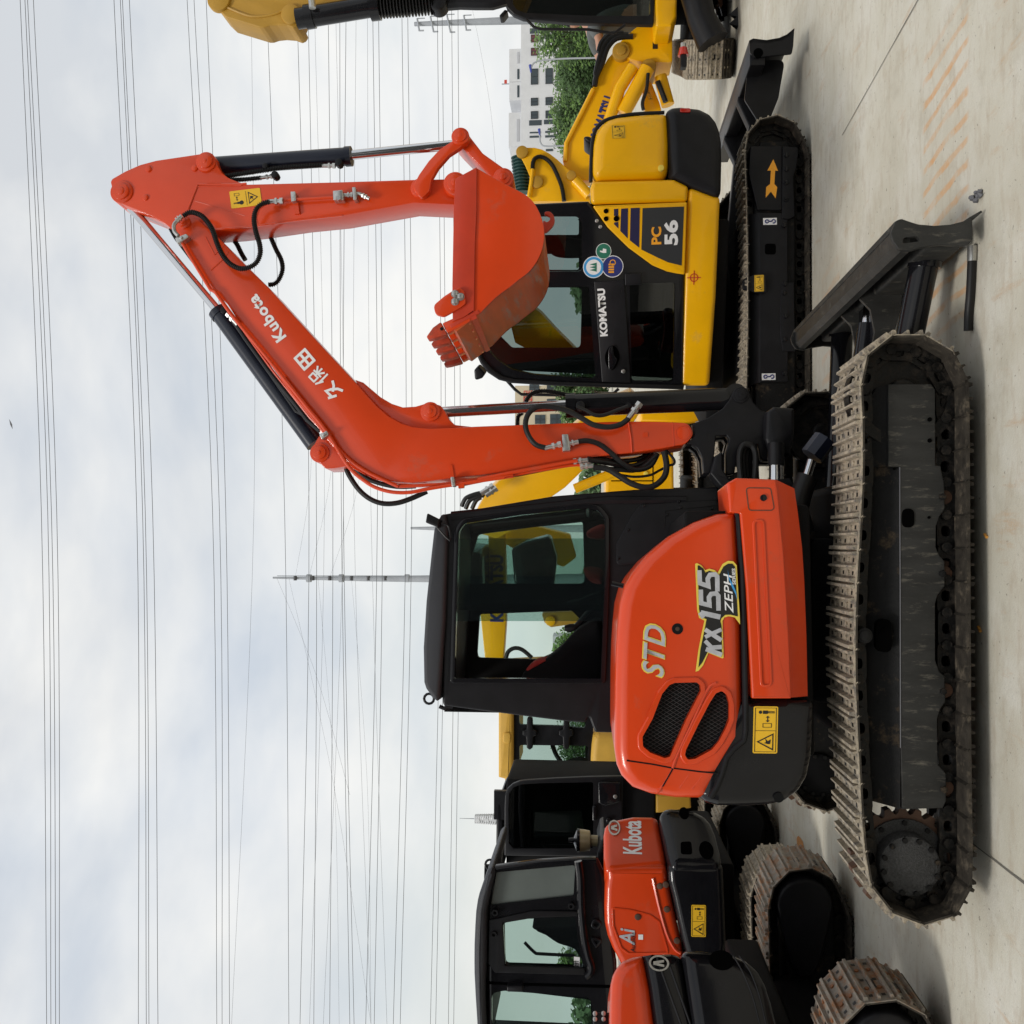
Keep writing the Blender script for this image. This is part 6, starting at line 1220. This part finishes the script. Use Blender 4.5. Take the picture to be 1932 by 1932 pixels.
# ---- small things lying on the slab
def lying(t, s, r, z=None, m='rubber'):
    P = [on_ground(TILE[t][0] + TILE[t][2] * x, TILE[t][1] + TILE[t][3] * y, r if z is None else z) for x, y in pts(s)]
    b = MB(); b.tube([Vector(p) for p in smooth([tuple(p) for p in P], 4, False)], r, n=12); return b
h_ = thing('hose_piece', 'short black rubber hose with a metal end lying on the slab beside the dozer blade', 'hose', on_ground(1826, 540)); lying(3, "1588,565 1580,750 1568,900 1565,1000", .018).build('hose', 'rubber', h_); lying(3, "1590,470 1588,565", .019).build('hose_end', 'zinc', h_)
b = MB(); c = on_ground(1846, 372); random.seed(3)
for k in range(8): q = Vector((c.x + random.uniform(-.02, .02), c.y + random.uniform(-.045, .045), .005)); b.tube([q, q + Vector((random.uniform(-.015, .015), random.uniform(-.015, .015), .014))], [.013, .007], n=7)
tag(b.build('steel_lump', 'bead_grey'), 'small grey crumpled lump on the slab in front of the dozer blade tip', 'scrap')
for k, q in enumerate(((2, "1668,560 1682,580"), (2, "1628,1140 1642,1170"))):
    tag(lying(q[0], q[1], .006).build('orange_scrap', 'orange_bit'), ('tiny orange scrap on the slab below the front half of the near crawler', 'tiny orange scrap touching the slab beside the middle of the near crawler')[k], 'scrap')
p = on_ground(1356 + 518 * .2981, 1356 + 805 * .2981, .004); b = MB(); b.add([(p.x + .06 * math.cos(k * .52) * (1 + .15 * math.sin(k * 3)), p.y + .14 * math.sin(k * .52), .004) for k in range(12)], [tuple(range(12))]); tag(b.build('rust_patch', 'rust_stain'), 'oval brown rust patch on the slab behind the left rear of the near crawler', 'stain')
tl_ = thing('cordless_lamp', 'small black tool with a silver tip standing on the far right crawler', 'tool', FC.W(*_uwz(FC.uz(7, 1495, 400, -.3), -.3)))
b = MB(); b.prism(FC, rnd(FC.L(7, "1475,350 1515,350 1515,430 1475,430", -.3), .02), -.35, -.25, r=.01); b.build('battery_body', 'black_satin', tl_)
b = MB(); b.tube([FC.W(*_uwz(FC.uz(7, 1495, 350, -.3), -.3)), FC.W(*_uwz(FC.uz(7, 1495, 300, -.3), -.3))], [.06, .04], n=12); b.build('lens_head', 'red_lens', tl_); b = MB(); b.tube([FC.W(*_uwz(FC.uz(7, 1495, 298, -.3), -.3)), FC.W(*_uwz(FC.uz(7, 1495, 272, -.3), -.3))], .03, n=12); b.build('silver_tip', 'zinc', tl_)
for k, (x_, y_) in enumerate(((1391, 27), (1391.5, 44))):
    p = on_ground(x_, y_); b = MB(); b.add([(p.x - .06, p.y - .06, 0), (p.x + .06, p.y - .05, 0), (p.x + .05, p.y + .07, 0), (p.x - .05, p.y + .05, 0), (p.x, p.y, .09)], [(0, 1, 2, 3), (0, 1, 4), (1, 2, 4), (2, 3, 4), (3, 0, 4)])
    tag(b.build('dark_stone', 'black_satin'), ('small dark stone at the upper right beside the far crawler, outer of two', 'small dark stone by the far right crawler, inner of two')[k], 'stone')
# ================================================================ background: buildings, trees, poles, wires
def facade(name, label, y, x0, x1, z1, depth, m, cat='building'):
    o = thing(name, label, cat, ((x0 + x1) / 2, y, 0)); b = MB(); fr = Frame(0, y, 0); b.box(fr, x0, x1, 0, depth, 0, z1); b.build('wall', m, o); return o, fr
D_ = 210.0; G = Frame(0, D_, 0)
def gx(yp): return (966 - yp) / F_PX * D_
def gz(xp): return G.uz(0, xp, 150, 0)[1]
W1, fr = facade('white_building', 'long white three-storey building with dark windows behind the trees at the right', D_, gx(300), gx(40), gz(983), 16, 'white_wall')
def gwin(y0, y1, x0, x1, m='window_dark', bars=True):
    p = fr.L(15, f"{x0},{y0} {x1},{y1}", -.1); u0, u1 = sorted((p[0][0], p[1][0])); z0, z1 = sorted((p[0][1], p[1][1]))
    b = MB(); b.box(fr, u0, u1, -.12, 0.1, z0, z1); b.build('window', m, W1) if not bars else None
    if bars:
        o = b.build('window', m, W1); f = MB(); t = .09
        f.box(fr, u0, u0 + t, -.2, -.1, z0, z1); f.box(fr, u1 - t, u1, -.2, -.1, z0, z1); f.box(fr, u0, u1, -.19, -.11, z0, z0 + t); f.box(fr, u0, u1, -.19, -.11, z1 - t, z1); f.box(fr, (u0 + u1) / 2 - t / 2, (u0 + u1) / 2 + t / 2, -.18, -.1, z0, z1); f.build('window_frame', 'frame_line', o)
for (y0, y1, m) in ((358, 432, 'window_red'), (494, 568, 'window_red')): gwin(y0, y1, 1058, 1134, m)
for (y0, y1) in ((708, 865), (1008, 1082), (1144, 1218)): gwin(y0, y1, 1058, 1132)
for (y0, y1) in ((703, 858), (1000, 1076), (1137, 1212)): gwin(y0, y1, 1208, 1284)
for (y0, y1) in ((710, 870), (1000, 1070)): gwin(y0, y1, 1360, 1440)
for (y0, y1, x0, x1) in ((292, 340, 1048, 1175), (1236, 1284, 1040, 1168), (1230, 1270, 1192, 1322), (1355, 1365, 1045, 1160), (1395, 1410, 1045, 1160), (1345, 1360, 1205, 1310), (1390, 1408, 1205, 1310), (1530, 1550, 1212, 1285)): gwin(y0, y1, x0, x1, 'window_dark', False)
for (y0, y1, x0) in ((497, 670, 835), (675, 830, 835), (838, 1020, 835), (1152, 1500, 830), (1505, 1650, 850)):
    p = fr.L(15, f"{x0},{y0} 957,{y1}", 0); u0, u1 = sorted((p[0][0], p[1][0])); b = MB(); b.box(fr, u0, u1, .3, 7, p[1][1] - .3, p[0][1]); o = b.build('roof_block', 'white_wall', W1)
    b = MB(); b.box(fr, u0 + (u1 - u0) * .15, u1 - (u1 - u0) * .2, .2, .35, p[1][1] + .4, p[0][1] - 1.8); b.build('opening', 'window_dark' if y0 in (675, 838) else 'grey_wall', o)
p = fr.L(15, "870,1500 957,1500", 0)
b = MB(); b.tube([(gx(147.5), D_ + 2, gz(983)), (gx(147.5), D_ + 2, gz(945))], .12, n=6); fp = b.build('flagpole', 'pole_grey', W1); b = MB(); b.box(fr, gx(147.5), gx(147.5) + .9, 1.9, 2.0, gz(955), gz(950)); b.build('flag', 'flag_red', fp)
# beige building seen between the boom and the yellow cab
W2 = thing('beige_building', 'beige building with dark windows and red lettering seen between boom and yellow cab', 'building', (12, 110, 0)); f2 = Frame(0, 110, 0)
pp = f2.L(4, "440,1340 495,1345", 0); u1 = f2.uz(4, 500, 1345, 0)[0]; u0 = f2.uz(4, 500, 1640, 0)[0]; z1 = f2.uz(4, 440, 1400, 0)[1]
b = MB(); b.box(f2, u0, u1, 0, 12, 0, z1); w2 = b.build('wall', 'beige_wall', W2)
for (y0, y1, x0, x1) in ((1338, 1375, 530, 592), (1338, 1375, 640, 705), (1530, 1585, 565, 630), (1525, 1585, 660, 740), (1430, 1470, 640, 700)):
    p = f2.L(4, f"{x0},{y0} {x1},{y1}", 0); a, c = sorted((p[0][0], p[1][0])); d, e = sorted((p[0][1], p[1][1])); b = MB(); b.box(f2, a, c, -.1, .1, d, e); o = b.build('window', 'window_dark', W2); b = MB(); b.box(f2, (a + c) / 2 - .06, (a + c) / 2 + .06, -.16, -.1, d, e); b.box(f2, a, c, -.15, -.11, (d + e) / 2 - .05, (d + e) / 2 + .05); b.build('window_frame', 'frame_line', o)
for k, ch in enumerate('机械工程'):
    a = f2.uz(4, 520, 1500 - k * 33, -.1); lettering(f2, -.1, ch, (a[0] - .5, a[1] - .5), (a[0] + .5, a[1] - .5), 1.0, 'wall_lettering', 'lettering_red', W2, bold=0)
W3, f3 = facade('grey_tower', 'hazy grey tower block far away, seen through the nearest cab window', 420, *(sorted(((966 - 1222) / F_PX * 420, (966 - 1200) / F_PX * 420))), Frame(0, 420, 0).uz(0, 1043, 1210, 0)[1], 12, 'grey_wall')
b = MB(); [b.box(f3, (966 - 1220) / F_PX * 420, (966 - 1202) / F_PX * 420, -.1, .1, 6 + k * 3, 7 + k * 3) for k in range(3)]; b.build('window_band', 'window_dark', W3)
W4, f4 = facade('low_blue_shed', 'low grey-blue shed on the horizon behind the left cabs', 300, -150, -40, 6.5, 20, 'grey_wall')
b = MB(); b.prism(f4, [(-151, 6.5), (-39, 6.5), (-45, 9), (-145, 9)], -1, 21); b.build('roof', 'pole_grey', W4)
# unseen hall added behind the camera so paint and glass take darker reflections
HB = thing('unseen_reflection_hall', 'added unseen dark hall with roller doors behind the camera, darkening reflections on the excavators', 'building', (0, -17, 0)); fh = Frame(0, -17, 0)
b = MB(); b.box(fh, -45, 45, -12, 0, 0, 8.2); b.build('wall', 'unseen_hall_wall', HB); b = MB(); b.box(fh, -45.6, 45.6, -12.5, .6, 8.25, 8.7); b.build('roof', 'pole_grey', HB)
for k in range(7): b = MB(); b.box(fh, -40 + 12 * k, -34 + 12 * k, .01, .12, 0, 5.2); b.build('unseen_roller_door', 'unseen_hall_door', HB); b = MB(); b.box(fh, -39 + 12 * k, -35 + 12 * k, .01, .1, 6.2, 7.2); b.build('window', 'white_wall' if k % 3 == 0 else 'window_dark', HB)
# trees: trunk, limbs and a crown of many leaf-sized faces
def tree(c, H, Rr, label, leaf, n=2600, seed=1, lz=.32, sz=.34):
    rnd_ = random.Random(seed); o = thing('tree', label, 'tree', c, 'trees in front of the far buildings'); b = MB(); C = Vector(c)
    b.tube([C, C + Vector((.1, 0, H * .25)), C + Vector((-.1, .1, H * .5)), C + Vector((.1, 0, H * .85))], [H * .03, H * .024, H * .017, .03], n=8)
    lobes = []
    for k in range(16):
        a = rnd_.uniform(0, 6.28); h = rnd_.uniform(lz, .9) * H; rad = Rr * (1 - abs((h / H - .55)) * 1.1) * rnd_.uniform(.35, .85)
        q = C + Vector((rad * math.cos(a), rad * math.sin(a), h)); lobes.append((q, Rr * rnd_.uniform(.30, .48)))
        b.tube([C + Vector((0, 0, H * .3)), C + (q - C) * .6 + Vector((0, 0, .1)), q], [H * .012, H * .007, .02], n=5, caps=False)
    lobes.append((C + Vector((0, 0, H * .62)), Rr * .6)); lobes.append((C + Vector((0, 0, H * .84)), Rr * .36))
    b.build('trunk', 'bark', o)
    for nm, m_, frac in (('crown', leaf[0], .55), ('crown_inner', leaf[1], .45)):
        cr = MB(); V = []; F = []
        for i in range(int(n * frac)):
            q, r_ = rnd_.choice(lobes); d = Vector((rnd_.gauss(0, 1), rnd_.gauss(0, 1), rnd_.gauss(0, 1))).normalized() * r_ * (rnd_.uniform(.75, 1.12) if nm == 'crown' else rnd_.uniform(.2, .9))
            p = q + d; s = sz * rnd_.uniform(.6, 1.3); x = Vector((rnd_.gauss(0, 1), rnd_.gauss(0, 1), rnd_.gauss(0, .6))).normalized(); y = x.orthogonal().normalized()
            k = len(V); V += [p - x * s * .6, p - y * s * .3, p + x * s * .6, p + y * s * .3]; F.append((k, k + 1, k + 2, k + 3))
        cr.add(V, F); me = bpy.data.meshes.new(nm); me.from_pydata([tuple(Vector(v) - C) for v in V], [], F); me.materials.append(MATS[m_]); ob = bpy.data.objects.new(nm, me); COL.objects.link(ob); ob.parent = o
    return o
specs = [(70, 1016, 105, 'bright green rounded tree in front of the white building, outermost at the right', 4.2), (104, 1042, 118, 'lower green tree beside the rounded one, by the street lamp', 3.4), (140, 1060, 112, 'dense dark green tree in the middle of the white building', 4.0),
         (172, 1052, 122, 'bushy tree below the small square windows of the white building', 4.2), (207, 1044, 116, 'mid green tree at the inner end of the row before the white building', 4.0), (243, 1045, 120, 'pale loose tree at the corner of the white building', 3.8), (268, 1052, 112, 'small tree beside the yellow arm tip before the white building', 2.8), (30, 1030, 110, 'half hidden tree behind the far right cab', 3.6),
         (744, 1046, 70, 'leafy tree in front of the beige building', 1.9), (790, 1060, 72, 'second smaller tree before the beige building, nearer the red boom', 1.6),
         (1232, 1048, 90, 'green tree seen through the rear window of the nearest cab', 3.0), (1412, 1052, 80, 'green tree seen through the yellow-roofed cab', 3.2), (1822, 1062, 100, 'dark green tree seen through the cab window at the left', 2.8), (1290, 1075, 110, 'low tree on the horizon seen through the seat side of the nearest cab', 2.6)]
for k, (yp, xp, d, lab, Rr) in enumerate(specs):
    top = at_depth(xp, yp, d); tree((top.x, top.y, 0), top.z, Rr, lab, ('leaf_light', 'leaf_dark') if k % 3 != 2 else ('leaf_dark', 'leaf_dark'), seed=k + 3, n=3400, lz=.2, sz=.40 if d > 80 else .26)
b = MB(); rn = random.Random(5); V = []; F = []
for i in range(16000):
    x = rn.uniform(-130, 130); y = rn.uniform(150, 162); h = 3.0 + 1.0 * math.sin(x * .21) + .8 * math.sin(x * .53 + 1); p = Vector((x, y, rn.uniform(0, h))); s = .7; a = Vector((rn.gauss(0, 1), rn.gauss(0, 1), rn.gauss(0, .6))).normalized(); c = a.orthogonal().normalized(); k = len(V); V += [p - a * s, p - c * s * .6, p + a * s, p + c * s * .6]; F.append((k, k + 1, k + 2, k + 3))
b.add(V, F); me = bpy.data.meshes.new('far_hedge'); me.from_pydata(V, [], F); me.materials.append(MATS['tree_far']); o = bpy.data.objects.new('far_hedge', me); COL.objects.link(o); tag(o, 'low band of far greenery along the horizon behind the machines', 'hedge'); o['kind'] = 'stuff'
# street lamps before the white building
for (y0, d, lab) in ((110, 100, 'thin street lamp with a blue head between the first two trees'), (262, 105, 'street lamp with a curved neck at the corner of the white building')):
    f = Frame(0, d, 0); yy = y0 if y0 < 200 else 261
    P = f.L(15, "1700,595 1450,600 1300,608 1160,622 1100,640 1075,665 1060,705", 0) if y0 < 200 else f.L(15, "1700,1490 1350,1498 1200,1500 1160,1470 1150,1420 1152,1360", 0)
    o = thing('street_lamp', lab, 'lamp', tuple(f.W(P[0][0], 0, 0))); b = MB(); b.tube([f.W(P[0][0], 0, 0)] + [f.W(p[0], 0, p[1]) for p in smooth(P, 3, False)], .09, n=8); b.build('lamp_pole', 'pole_grey', o)
    b = MB(); e = P[-1]; b.tube([f.W(e[0] - .4, 0, e[1]), f.W(e[0] + .4, 0, e[1] + .1)], [.08, .16], n=8); b.build('lamp_head', 'lamp_blue', o)
# poles
def monopole(name, label, d, prof, arms=(), m='pole_grey', ladder=True):
    f = Frame(0, d, 0); P = f.L(0, prof, 0); o = thing(name, label, 'pole', tuple(f.W(P[-1][0], 0, 0))); b = MB(); pp = [f.W(p[0], 0, p[1]) for p in P]; pp.append(f.W(P[-1][0], 0, 0)); return o, f, b, pp
o, f, b, pp = monopole('steel_pole', 'grey steel power pole with four slanting cross-arms at the upper right', 120, "782,45.5 850,43 920,40.5 992,38", ())
b.tube(pp, [.26, .34, .42, .5, .75], n=12); b.build('pole', 'pole_grey', o)
for (xa, ya, yb, xb) in ((787, 35, 58, 791), (812, 31, 60, 818), (843, 27.5, 61, 850), (875, 29, 57, 880)):
    P = f.L(0, f"{xa},{ya} {xb},{yb}", -.4); b = MB(); b.tube([f.W(P[0][0], -.4, P[0][1]), f.W(P[1][0], -.4, P[1][1])], .13, n=6); b.tube([f.W(P[0][0], -.4, P[0][1]), f.W(P[0][0], -.4, P[0][1] - 1.0)], .07, n=5); b.tube([f.W(P[1][0], -.4, P[1][1]), f.W(P[1][0], -.4, P[1][1] - .6)], .10, n=5); b.build('cross_arm', 'pole_grey', o)
o, f, b, pp = monopole('tall_monopole', 'tall slender grey steel monopole with insulator clamps rising above the nearest cab', 150, "515,1090 600,1091 700,1092 806,1092", ())
b.tube(pp, [.16, .30, .44, .56, 1.0], n=12); b.build('pole', 'pole_grey', o)
P = f.L(0, "522,1086.5 806,1086.5", 0); b = MB(); b.tube([f.W(P[0][0], .2, P[0][1]), f.W(P[1][0], .2, P[1][1]), f.W(P[1][0], .2, 0)], .05, n=5); b.build('climbing_rail', 'pole_grey', o)
for xk in (557, 590, 622, 663, 695, 727):
    q = f.L(0, f"{xk},1087 {xk},1095", -.3); b = MB(); b.tube([f.W(q[0][0], -.3, q[0][1]), f.W(q[1][0], -.3, q[1][1])], .28, n=8); b.build('insulator_clamp', 'wire_dark', o)
for xk in (583, 644, 768):
    q = f.L(0, f"{xk},1091", 0)[0]; b = MB(); b.tube([f.W(q[0], 0, q[1] - .35), f.W(q[0], 0, q[1] + .35)], .65, n=12); b.build('flange', 'pole_grey', o)
o, f, b, pp = monopole('distant_monopole', 'short-looking distant monopole just in front of the nearest cab roof, above the yellow boom', 260, "775,996.5 825,997", ())
b.tube(pp, [.35, .6, 1.1], n=10); b.build('pole', 'pole_grey', o)
f = Frame(0, 170, 0); P = f.L(17, "5,124 25,124 215,128 300,130", 0); TW = thing('mast_tower', 'pale distant antenna mast standing above the open-door cab', 'mast', tuple(f.W(P[0][0], 0, 0)))
q0 = f.uz(5, 92, 625, 0); q1 = f.uz(5, 190, 627, 0); q2 = f.uz(5, 320, 629, 0); b = MB(); b.tube([f.W(q1[0], 0, q1[1]), f.W(q0[0], 0, q0[1])], [.09, .04], n=6); b.build('spike', 'pole_grey', TW)
b = MB(); nlev = 14
for c_ in ((-1, -1), (1, -1), (1, 1), (-1, 1)): b.tube([f.W(q1[0] + c_[0] * .55, c_[1] * .55, q1[1]), f.W(q2[0] + c_[0] * .9, c_[1] * .9, 0)], .14, n=5)
for k in range(nlev):
    z = q1[1] - (q1[1] - q2[1]) * 1.5 * k / nlev; z2 = z - (q1[1] - q2[1]) * 1.5 / nlev; s = .6 + k * .02
    for (a, c_) in (((-1, -1), (1, -1)), ((1, -1), (1, 1)), ((-1, 1), (-1, -1))):
        b.tube([f.W(q1[0] + a[0] * s, a[1] * s, z), f.W(q1[0] + c_[0] * s, c_[1] * s, z2)], .08, n=4); b.tube([f.W(q1[0] + a[0] * s, a[1] * s, z), f.W(q1[0] + c_[0] * s, c_[1] * s, z)], .08, n=4)
b.build('lattice', 'white_wall', TW)
for fz in (.12, .55, .98):
    z = q1[1] + (q2[1] - q1[1]) * fz; b = MB(); b.tube([f.W(q1[0], 0, z - .35), f.W(q1[0], 0, z + .35)], .75, n=12); b.build('platform', 'white_wall', TW)
# overhead wires: (x at picture top, x at middle, x at bottom, distance, radius)
def wire(a, m_, c, d, r, label, group):
    P = [at_depth(x, y, d) for x, y in ((a - (m_ - a) * .25, -240), (a, 0), ((a + m_) / 2 + (0), 483), (m_, 966), ((m_ + c) / 2, 1449), (c, 1932), (c + (c - m_) * .25, 2172))]
    Q = smooth([tuple(p) for p in (P[0], P[1], P[3], P[5], P[6])], 8, False); b = MB(); b.tube(Q, r, n=5, caps=False); tag(b.build('overhead_wire', 'wire_dark'), label, 'wire', group)
for a, m_, c in ((38, 78, 88), (47, 90, 96), (52, 97, 105), (63, 107, 112)): wire(a, m_, c, 90, .028, 'one of four dark wires in the highest bundle, along the picture edge', 'wires of the highest bundle')
for a, m_, c in ((215, 258, 261), (227, 269, 276), (231, 274, 281), (244, 288, 298)): wire(a, m_, c, 90, .028, 'one of four dark wires in the second highest bundle, above the raised arm', 'wires of the second bundle')
for a, m_, c in ((353, 401, 409), (366, 414, 419), (389, 426, 433)): wire(a, m_, c, 90, .026, 'one of three dark wires in the third bundle, crossing the raised arm', 'wires of the third bundle')
for a, m_, c in ((503, 537, 545), (560, 583, 566), (581, 597, 592), (619, 628, 622), (641, 644, 660), (653, 648, 668)): wire(a, m_, c, 105, .029, 'dark wire of the middle group that passes behind the upper boom', 'wires behind the upper boom')
for a, m_, c in ((703, 712, 690), (714, 722, 706), (758, 766, 742), (769, 777, 755)): wire(a, m_, c, 105, .029, 'dark wire of the group that passes just above the nearest cab roof', 'wires above the nearest cab')
for a, m_, c in ((825, 832, 812), (834, 840, 822), (852, 858, 846), (864, 868, 856)): wire(a, m_, c, 115, .029, 'dark wire of the lowest group, just above the far cab roofs', 'wires of the lowest group')
for a, m_, c in ((474, 479, 437), (593, 612, 584), (633, 648, 610), (672, 668, 700), (693, 700, 730)): wire(a, m_, c, 160, .022, 'faint thin wire among the middle groups', 'faint thin wires')
for a, c in (((888, 0), (945, 480)), ((522, 1090), (660, 1500)), ((545, 1090), (700, 1932)), ((583, 1090), (640, 700)), ((622, 1090), (700, 760)), ((663, 1090), (700, 1932)), ((557, 1090), (590, 700)), ((600, 1090), (640, 1932))):
    A, B_ = at_depth(a[0], a[1], 150), at_depth(c[0], c[1], 120); b = MB(); M_ = A.lerp(B_, .5) - Vector((0, 0, 1.0)); b.tube(smooth([tuple(A), tuple(M_), tuple(B_)], 8, False), .012, n=4, caps=False); tag(b.build('overhead_wire', 'wire_dark'), 'faint slanting wire strung from a steel pole', 'wire', 'faint slanting wires')
for k, (x_, y_) in enumerate(((22.5, 800), (551, 1112 - 190 + 9), (557, 921))):
    if k: continue
    p = at_depth(x_, y_, 60); b = MB(); b.add([p + Vector((-.35, 0, -.05)), p + Vector((0, .1, .05)), p + Vector((.35, 0, .2)), p + Vector((0, -.1, -.05)), p + Vector((-.05, 0, .12))], [(0, 1, 4), (1, 2, 4), (2, 3, 4), (3, 0, 4), (0, 3, 2, 1)]); tag(b.build('bird', 'wire_dark'), 'tiny dark bird high in the sky', 'bird')
# ---------------------------------------------------------------- person bending over behind the far right boom
def person():
    base = at_depth(1100, 75, 11.4); o = thing('person', 'person in a loose grey shirt reaching forward behind the lowered yellow boom', 'person', (base.x + .1, 11.5, 0))
    J = {'pel': (.22, .0, 1.0), 'bel': (.18, 0, 1.20), 'chest': (.06, 0, 1.46), 'neck': (.13, 0, 1.64), 'head0': (.18, 0, 1.72), 'kL': (.24, -.12, .52), 'kR': (.30, .12, .52), 'aL': (.30, -.13, .08), 'aR': (.38, .14, .08), 'tL': (.18, -.14, .04), 'tR': (.24, .15, .04),
         'hL': (.22, -.10, .94), 'hR': (.22, .10, .94), 'sL': (.02, -.19, 1.56), 'sR': (.02, .19, 1.56), 'eL': (-.16, -.24, 1.50), 'eR': (-.14, .24, 1.50), 'wL': (-.38, -.16, 1.50), 'wR': (-.36, .16, 1.48)}
    Rd = {'pel': .15, 'bel': .15, 'chest': .17, 'neck': .055, 'head0': .06, 'kL': .065, 'kR': .065, 'aL': .045, 'aR': .045, 'tL': .04, 'tR': .04, 'hL': .095, 'hR': .095, 'sL': .085, 'sR': .085, 'eL': .055, 'eR': .055, 'wL': .03, 'wR': .03}
    E_ = [('pel', 'bel'), ('bel', 'chest'), ('chest', 'neck'), ('neck', 'head0'), ('pel', 'hL'), ('pel', 'hR'), ('hL', 'kL'), ('hR', 'kR'), ('kL', 'aL'), ('kR', 'aR'), ('aL', 'tL'), ('aR', 'tR'), ('chest', 'sL'), ('chest', 'sR'), ('sL', 'eL'), ('sR', 'eR'), ('eL', 'wL'), ('eR', 'wR')]
    def skin(names, edges, rad, nm, m, grow=1.0):
        ids = {n: i for i, n in enumerate(names)}; me = bpy.data.meshes.new(nm); me.from_pydata([J[n] for n in names], [(ids[a], ids[c]) for a, c in edges], []); ob = bpy.data.objects.new(nm, me); COL.objects.link(ob)
        md = ob.modifiers.new('s', 'SKIN'); md.use_smooth_shade = True
        for i, n in enumerate(names): me.skin_vertices[0].data[i].radius = (rad[n] * grow, rad[n] * grow)
        me.skin_vertices[0].data[0].use_root = True
        sb_ = ob.modifiers.new('u', 'SUBSURF'); sb_.levels = 2; sb_.render_levels = 2; bpy.context.view_layer.update()
        m2 = bpy.data.meshes.new_from_object(ob.evaluated_get(bpy.context.evaluated_depsgraph_get())); bpy.data.objects.remove(ob); m2.materials.clear(); m2.materials.append(MATS[m])
        ob = bpy.data.objects.new(nm, m2); COL.objects.link(ob); ob.parent = o; return ob
    body = skin(list(J), E_, Rd, 'body', 'skin')
    sn = ['pel', 'bel', 'chest', 'sL', 'sR', 'eL', 'eR']; skin(sn, [e for e in E_ if e[0] in sn and e[1] in sn], Rd, 'shirt', 'grey_cloth', 1.18)
    tn = ['pel', 'hL', 'hR', 'kL', 'kR', 'aL', 'aR']; skin(tn, [e for e in E_ if e[0] in tn and e[1] in tn], Rd, 'trousers', 'black_matte', 1.22)
    hd_ = MB(); c = Vector((base.x + .1, 11.5, 0)) + Vector((.20, 0, 1.80)); V = []; Fs = []; n = 16
    for i in range(9):
        t = math.pi * i / 8
        for k in range(n):
            a = 2 * math.pi * k / n; r_ = math.sin(t); z = -math.cos(t) * .12; y = r_ * math.cos(a) * .075; x = r_ * math.sin(a) * .095
            if x < -.06 and abs(y) < .02 and -.04 < z < .02: x -= .022          # nose
            V.append(c + Vector((x, y, z)))
    for i in range(8):
        for k in range(n): Fs.append((i * n + k, i * n + (k + 1) % n, (i + 1) * n + (k + 1) % n, (i + 1) * n + k))
    hd_.add(V, Fs); hb = hd_.build('head', 'skin', body)
    hr = MB(); hr.add([v + (v - c) * .09 + Vector((.006, 0, .008)) for v in V if True], [f for f in Fs if sum((V[i] - c).z for i in f) / 4 > .05 or (sum((V[i] - c).x for i in f) / 4 > .0 and sum((V[i] - c).z for i in f) / 4 > -.06)]); hr.build('hair', 'black_matte', hb)
    for s_ in (-1, 1):
        w_ = Vector((base.x + .1, 11.5, 0)) + Vector(J['wL' if s_ < 0 else 'wR']); b = MB(); b.tube([w_, w_ + Vector((-.05, 0, -.01)), w_ + Vector((-.09, 0, -.02))], [.028, .040, .034], n=8)
        for k in range(4): q = w_ + Vector((-.085, -.030 + .02 * k, -.02)); b.tube([q, q + Vector((-.035, 0, -.012)), q + Vector((-.055, 0, -.04 - .004 * k))], [.010, .0095, .008], n=6)
        q = w_ + Vector((-.03, -.035 * s_, -.01)); b.tube([q, q + Vector((-.03, -.022 * s_, -.02)), q + Vector((-.055, -.02 * s_, -.035))], [.011, .010, .008], n=6); b.build('hand', 'skin', body)
    for s_ in (-1, 1):
        a_ = Vector((base.x + .1, 11.5, 0)) + Vector(J['aL' if s_ < 0 else 'aR']); b = MB(); b.tube([a_ + Vector((.05, 0, -.04)), a_ + Vector((-.08, 0, -.045)), a_ + Vector((-.2, 0, -.055))], [.045, .05, .03], n=10); b.build('shoe', 'black_satin', body)
person()

# ---------------------------------------------------------------- bolts, welds and openings that lie apart become parts of their own
def split_loose(o):
    me = o.data; n = len(me.vertices); par = list(range(n))
    def find(i):
        while par[i] != i: par[i] = par[par[i]]; i = par[i]
        return i
    for e in me.edges: par[find(e.vertices[0])] = find(e.vertices[1])
    groups = {}
    for p in me.polygons: groups.setdefault(find(p.vertices[0]), []).append(p)
    if len(groups) < 2 or len(groups) > 30: return
    for k, ps in enumerate(groups.values()):
        ids = sorted({i for p in ps for i in p.vertices}); mp_ = {v: i for i, v in enumerate(ids)}
        m2 = bpy.data.meshes.new(me.name); m2.from_pydata([me.vertices[i].co[:] for i in ids], [], [tuple(mp_[i] for i in p.vertices) for p in ps])
        for m_ in me.materials: m2.materials.append(m_)
        for p in m2.polygons: p.use_smooth = True
        m2.set_sharp_from_angle(angle=R(35)); q = bpy.data.objects.new(o.name.split('.')[0], m2); COL.objects.link(q); q.parent = o.parent
    bpy.data.objects.remove(o)
for o in list(SC.objects):
    if o.type == 'MESH' and o.name.split('.')[0] in ('frame_opening', 'panel_bolt', 'guard_bolt', 'weld_bead', 'stop_valve', 'foot_pin', 'band_rib', 'weight_groove', 'tail_opening', 'bracket_bolt', 'port_block', 'roof_recess', 'bolt', 'panel_gap', 'hood_rib', 'far_pane'): split_loose(o)
# ---------------------------------------------------------------- keep every tree of parts at thing > part > sub-part
def chain(o):
    c = [o]
    while c[-1].parent is not None: c.append(c[-1].parent)
    return c
for o in list(SC.objects):
    c = chain(o)
    if len(c) > 3: o.parent = c[-2]
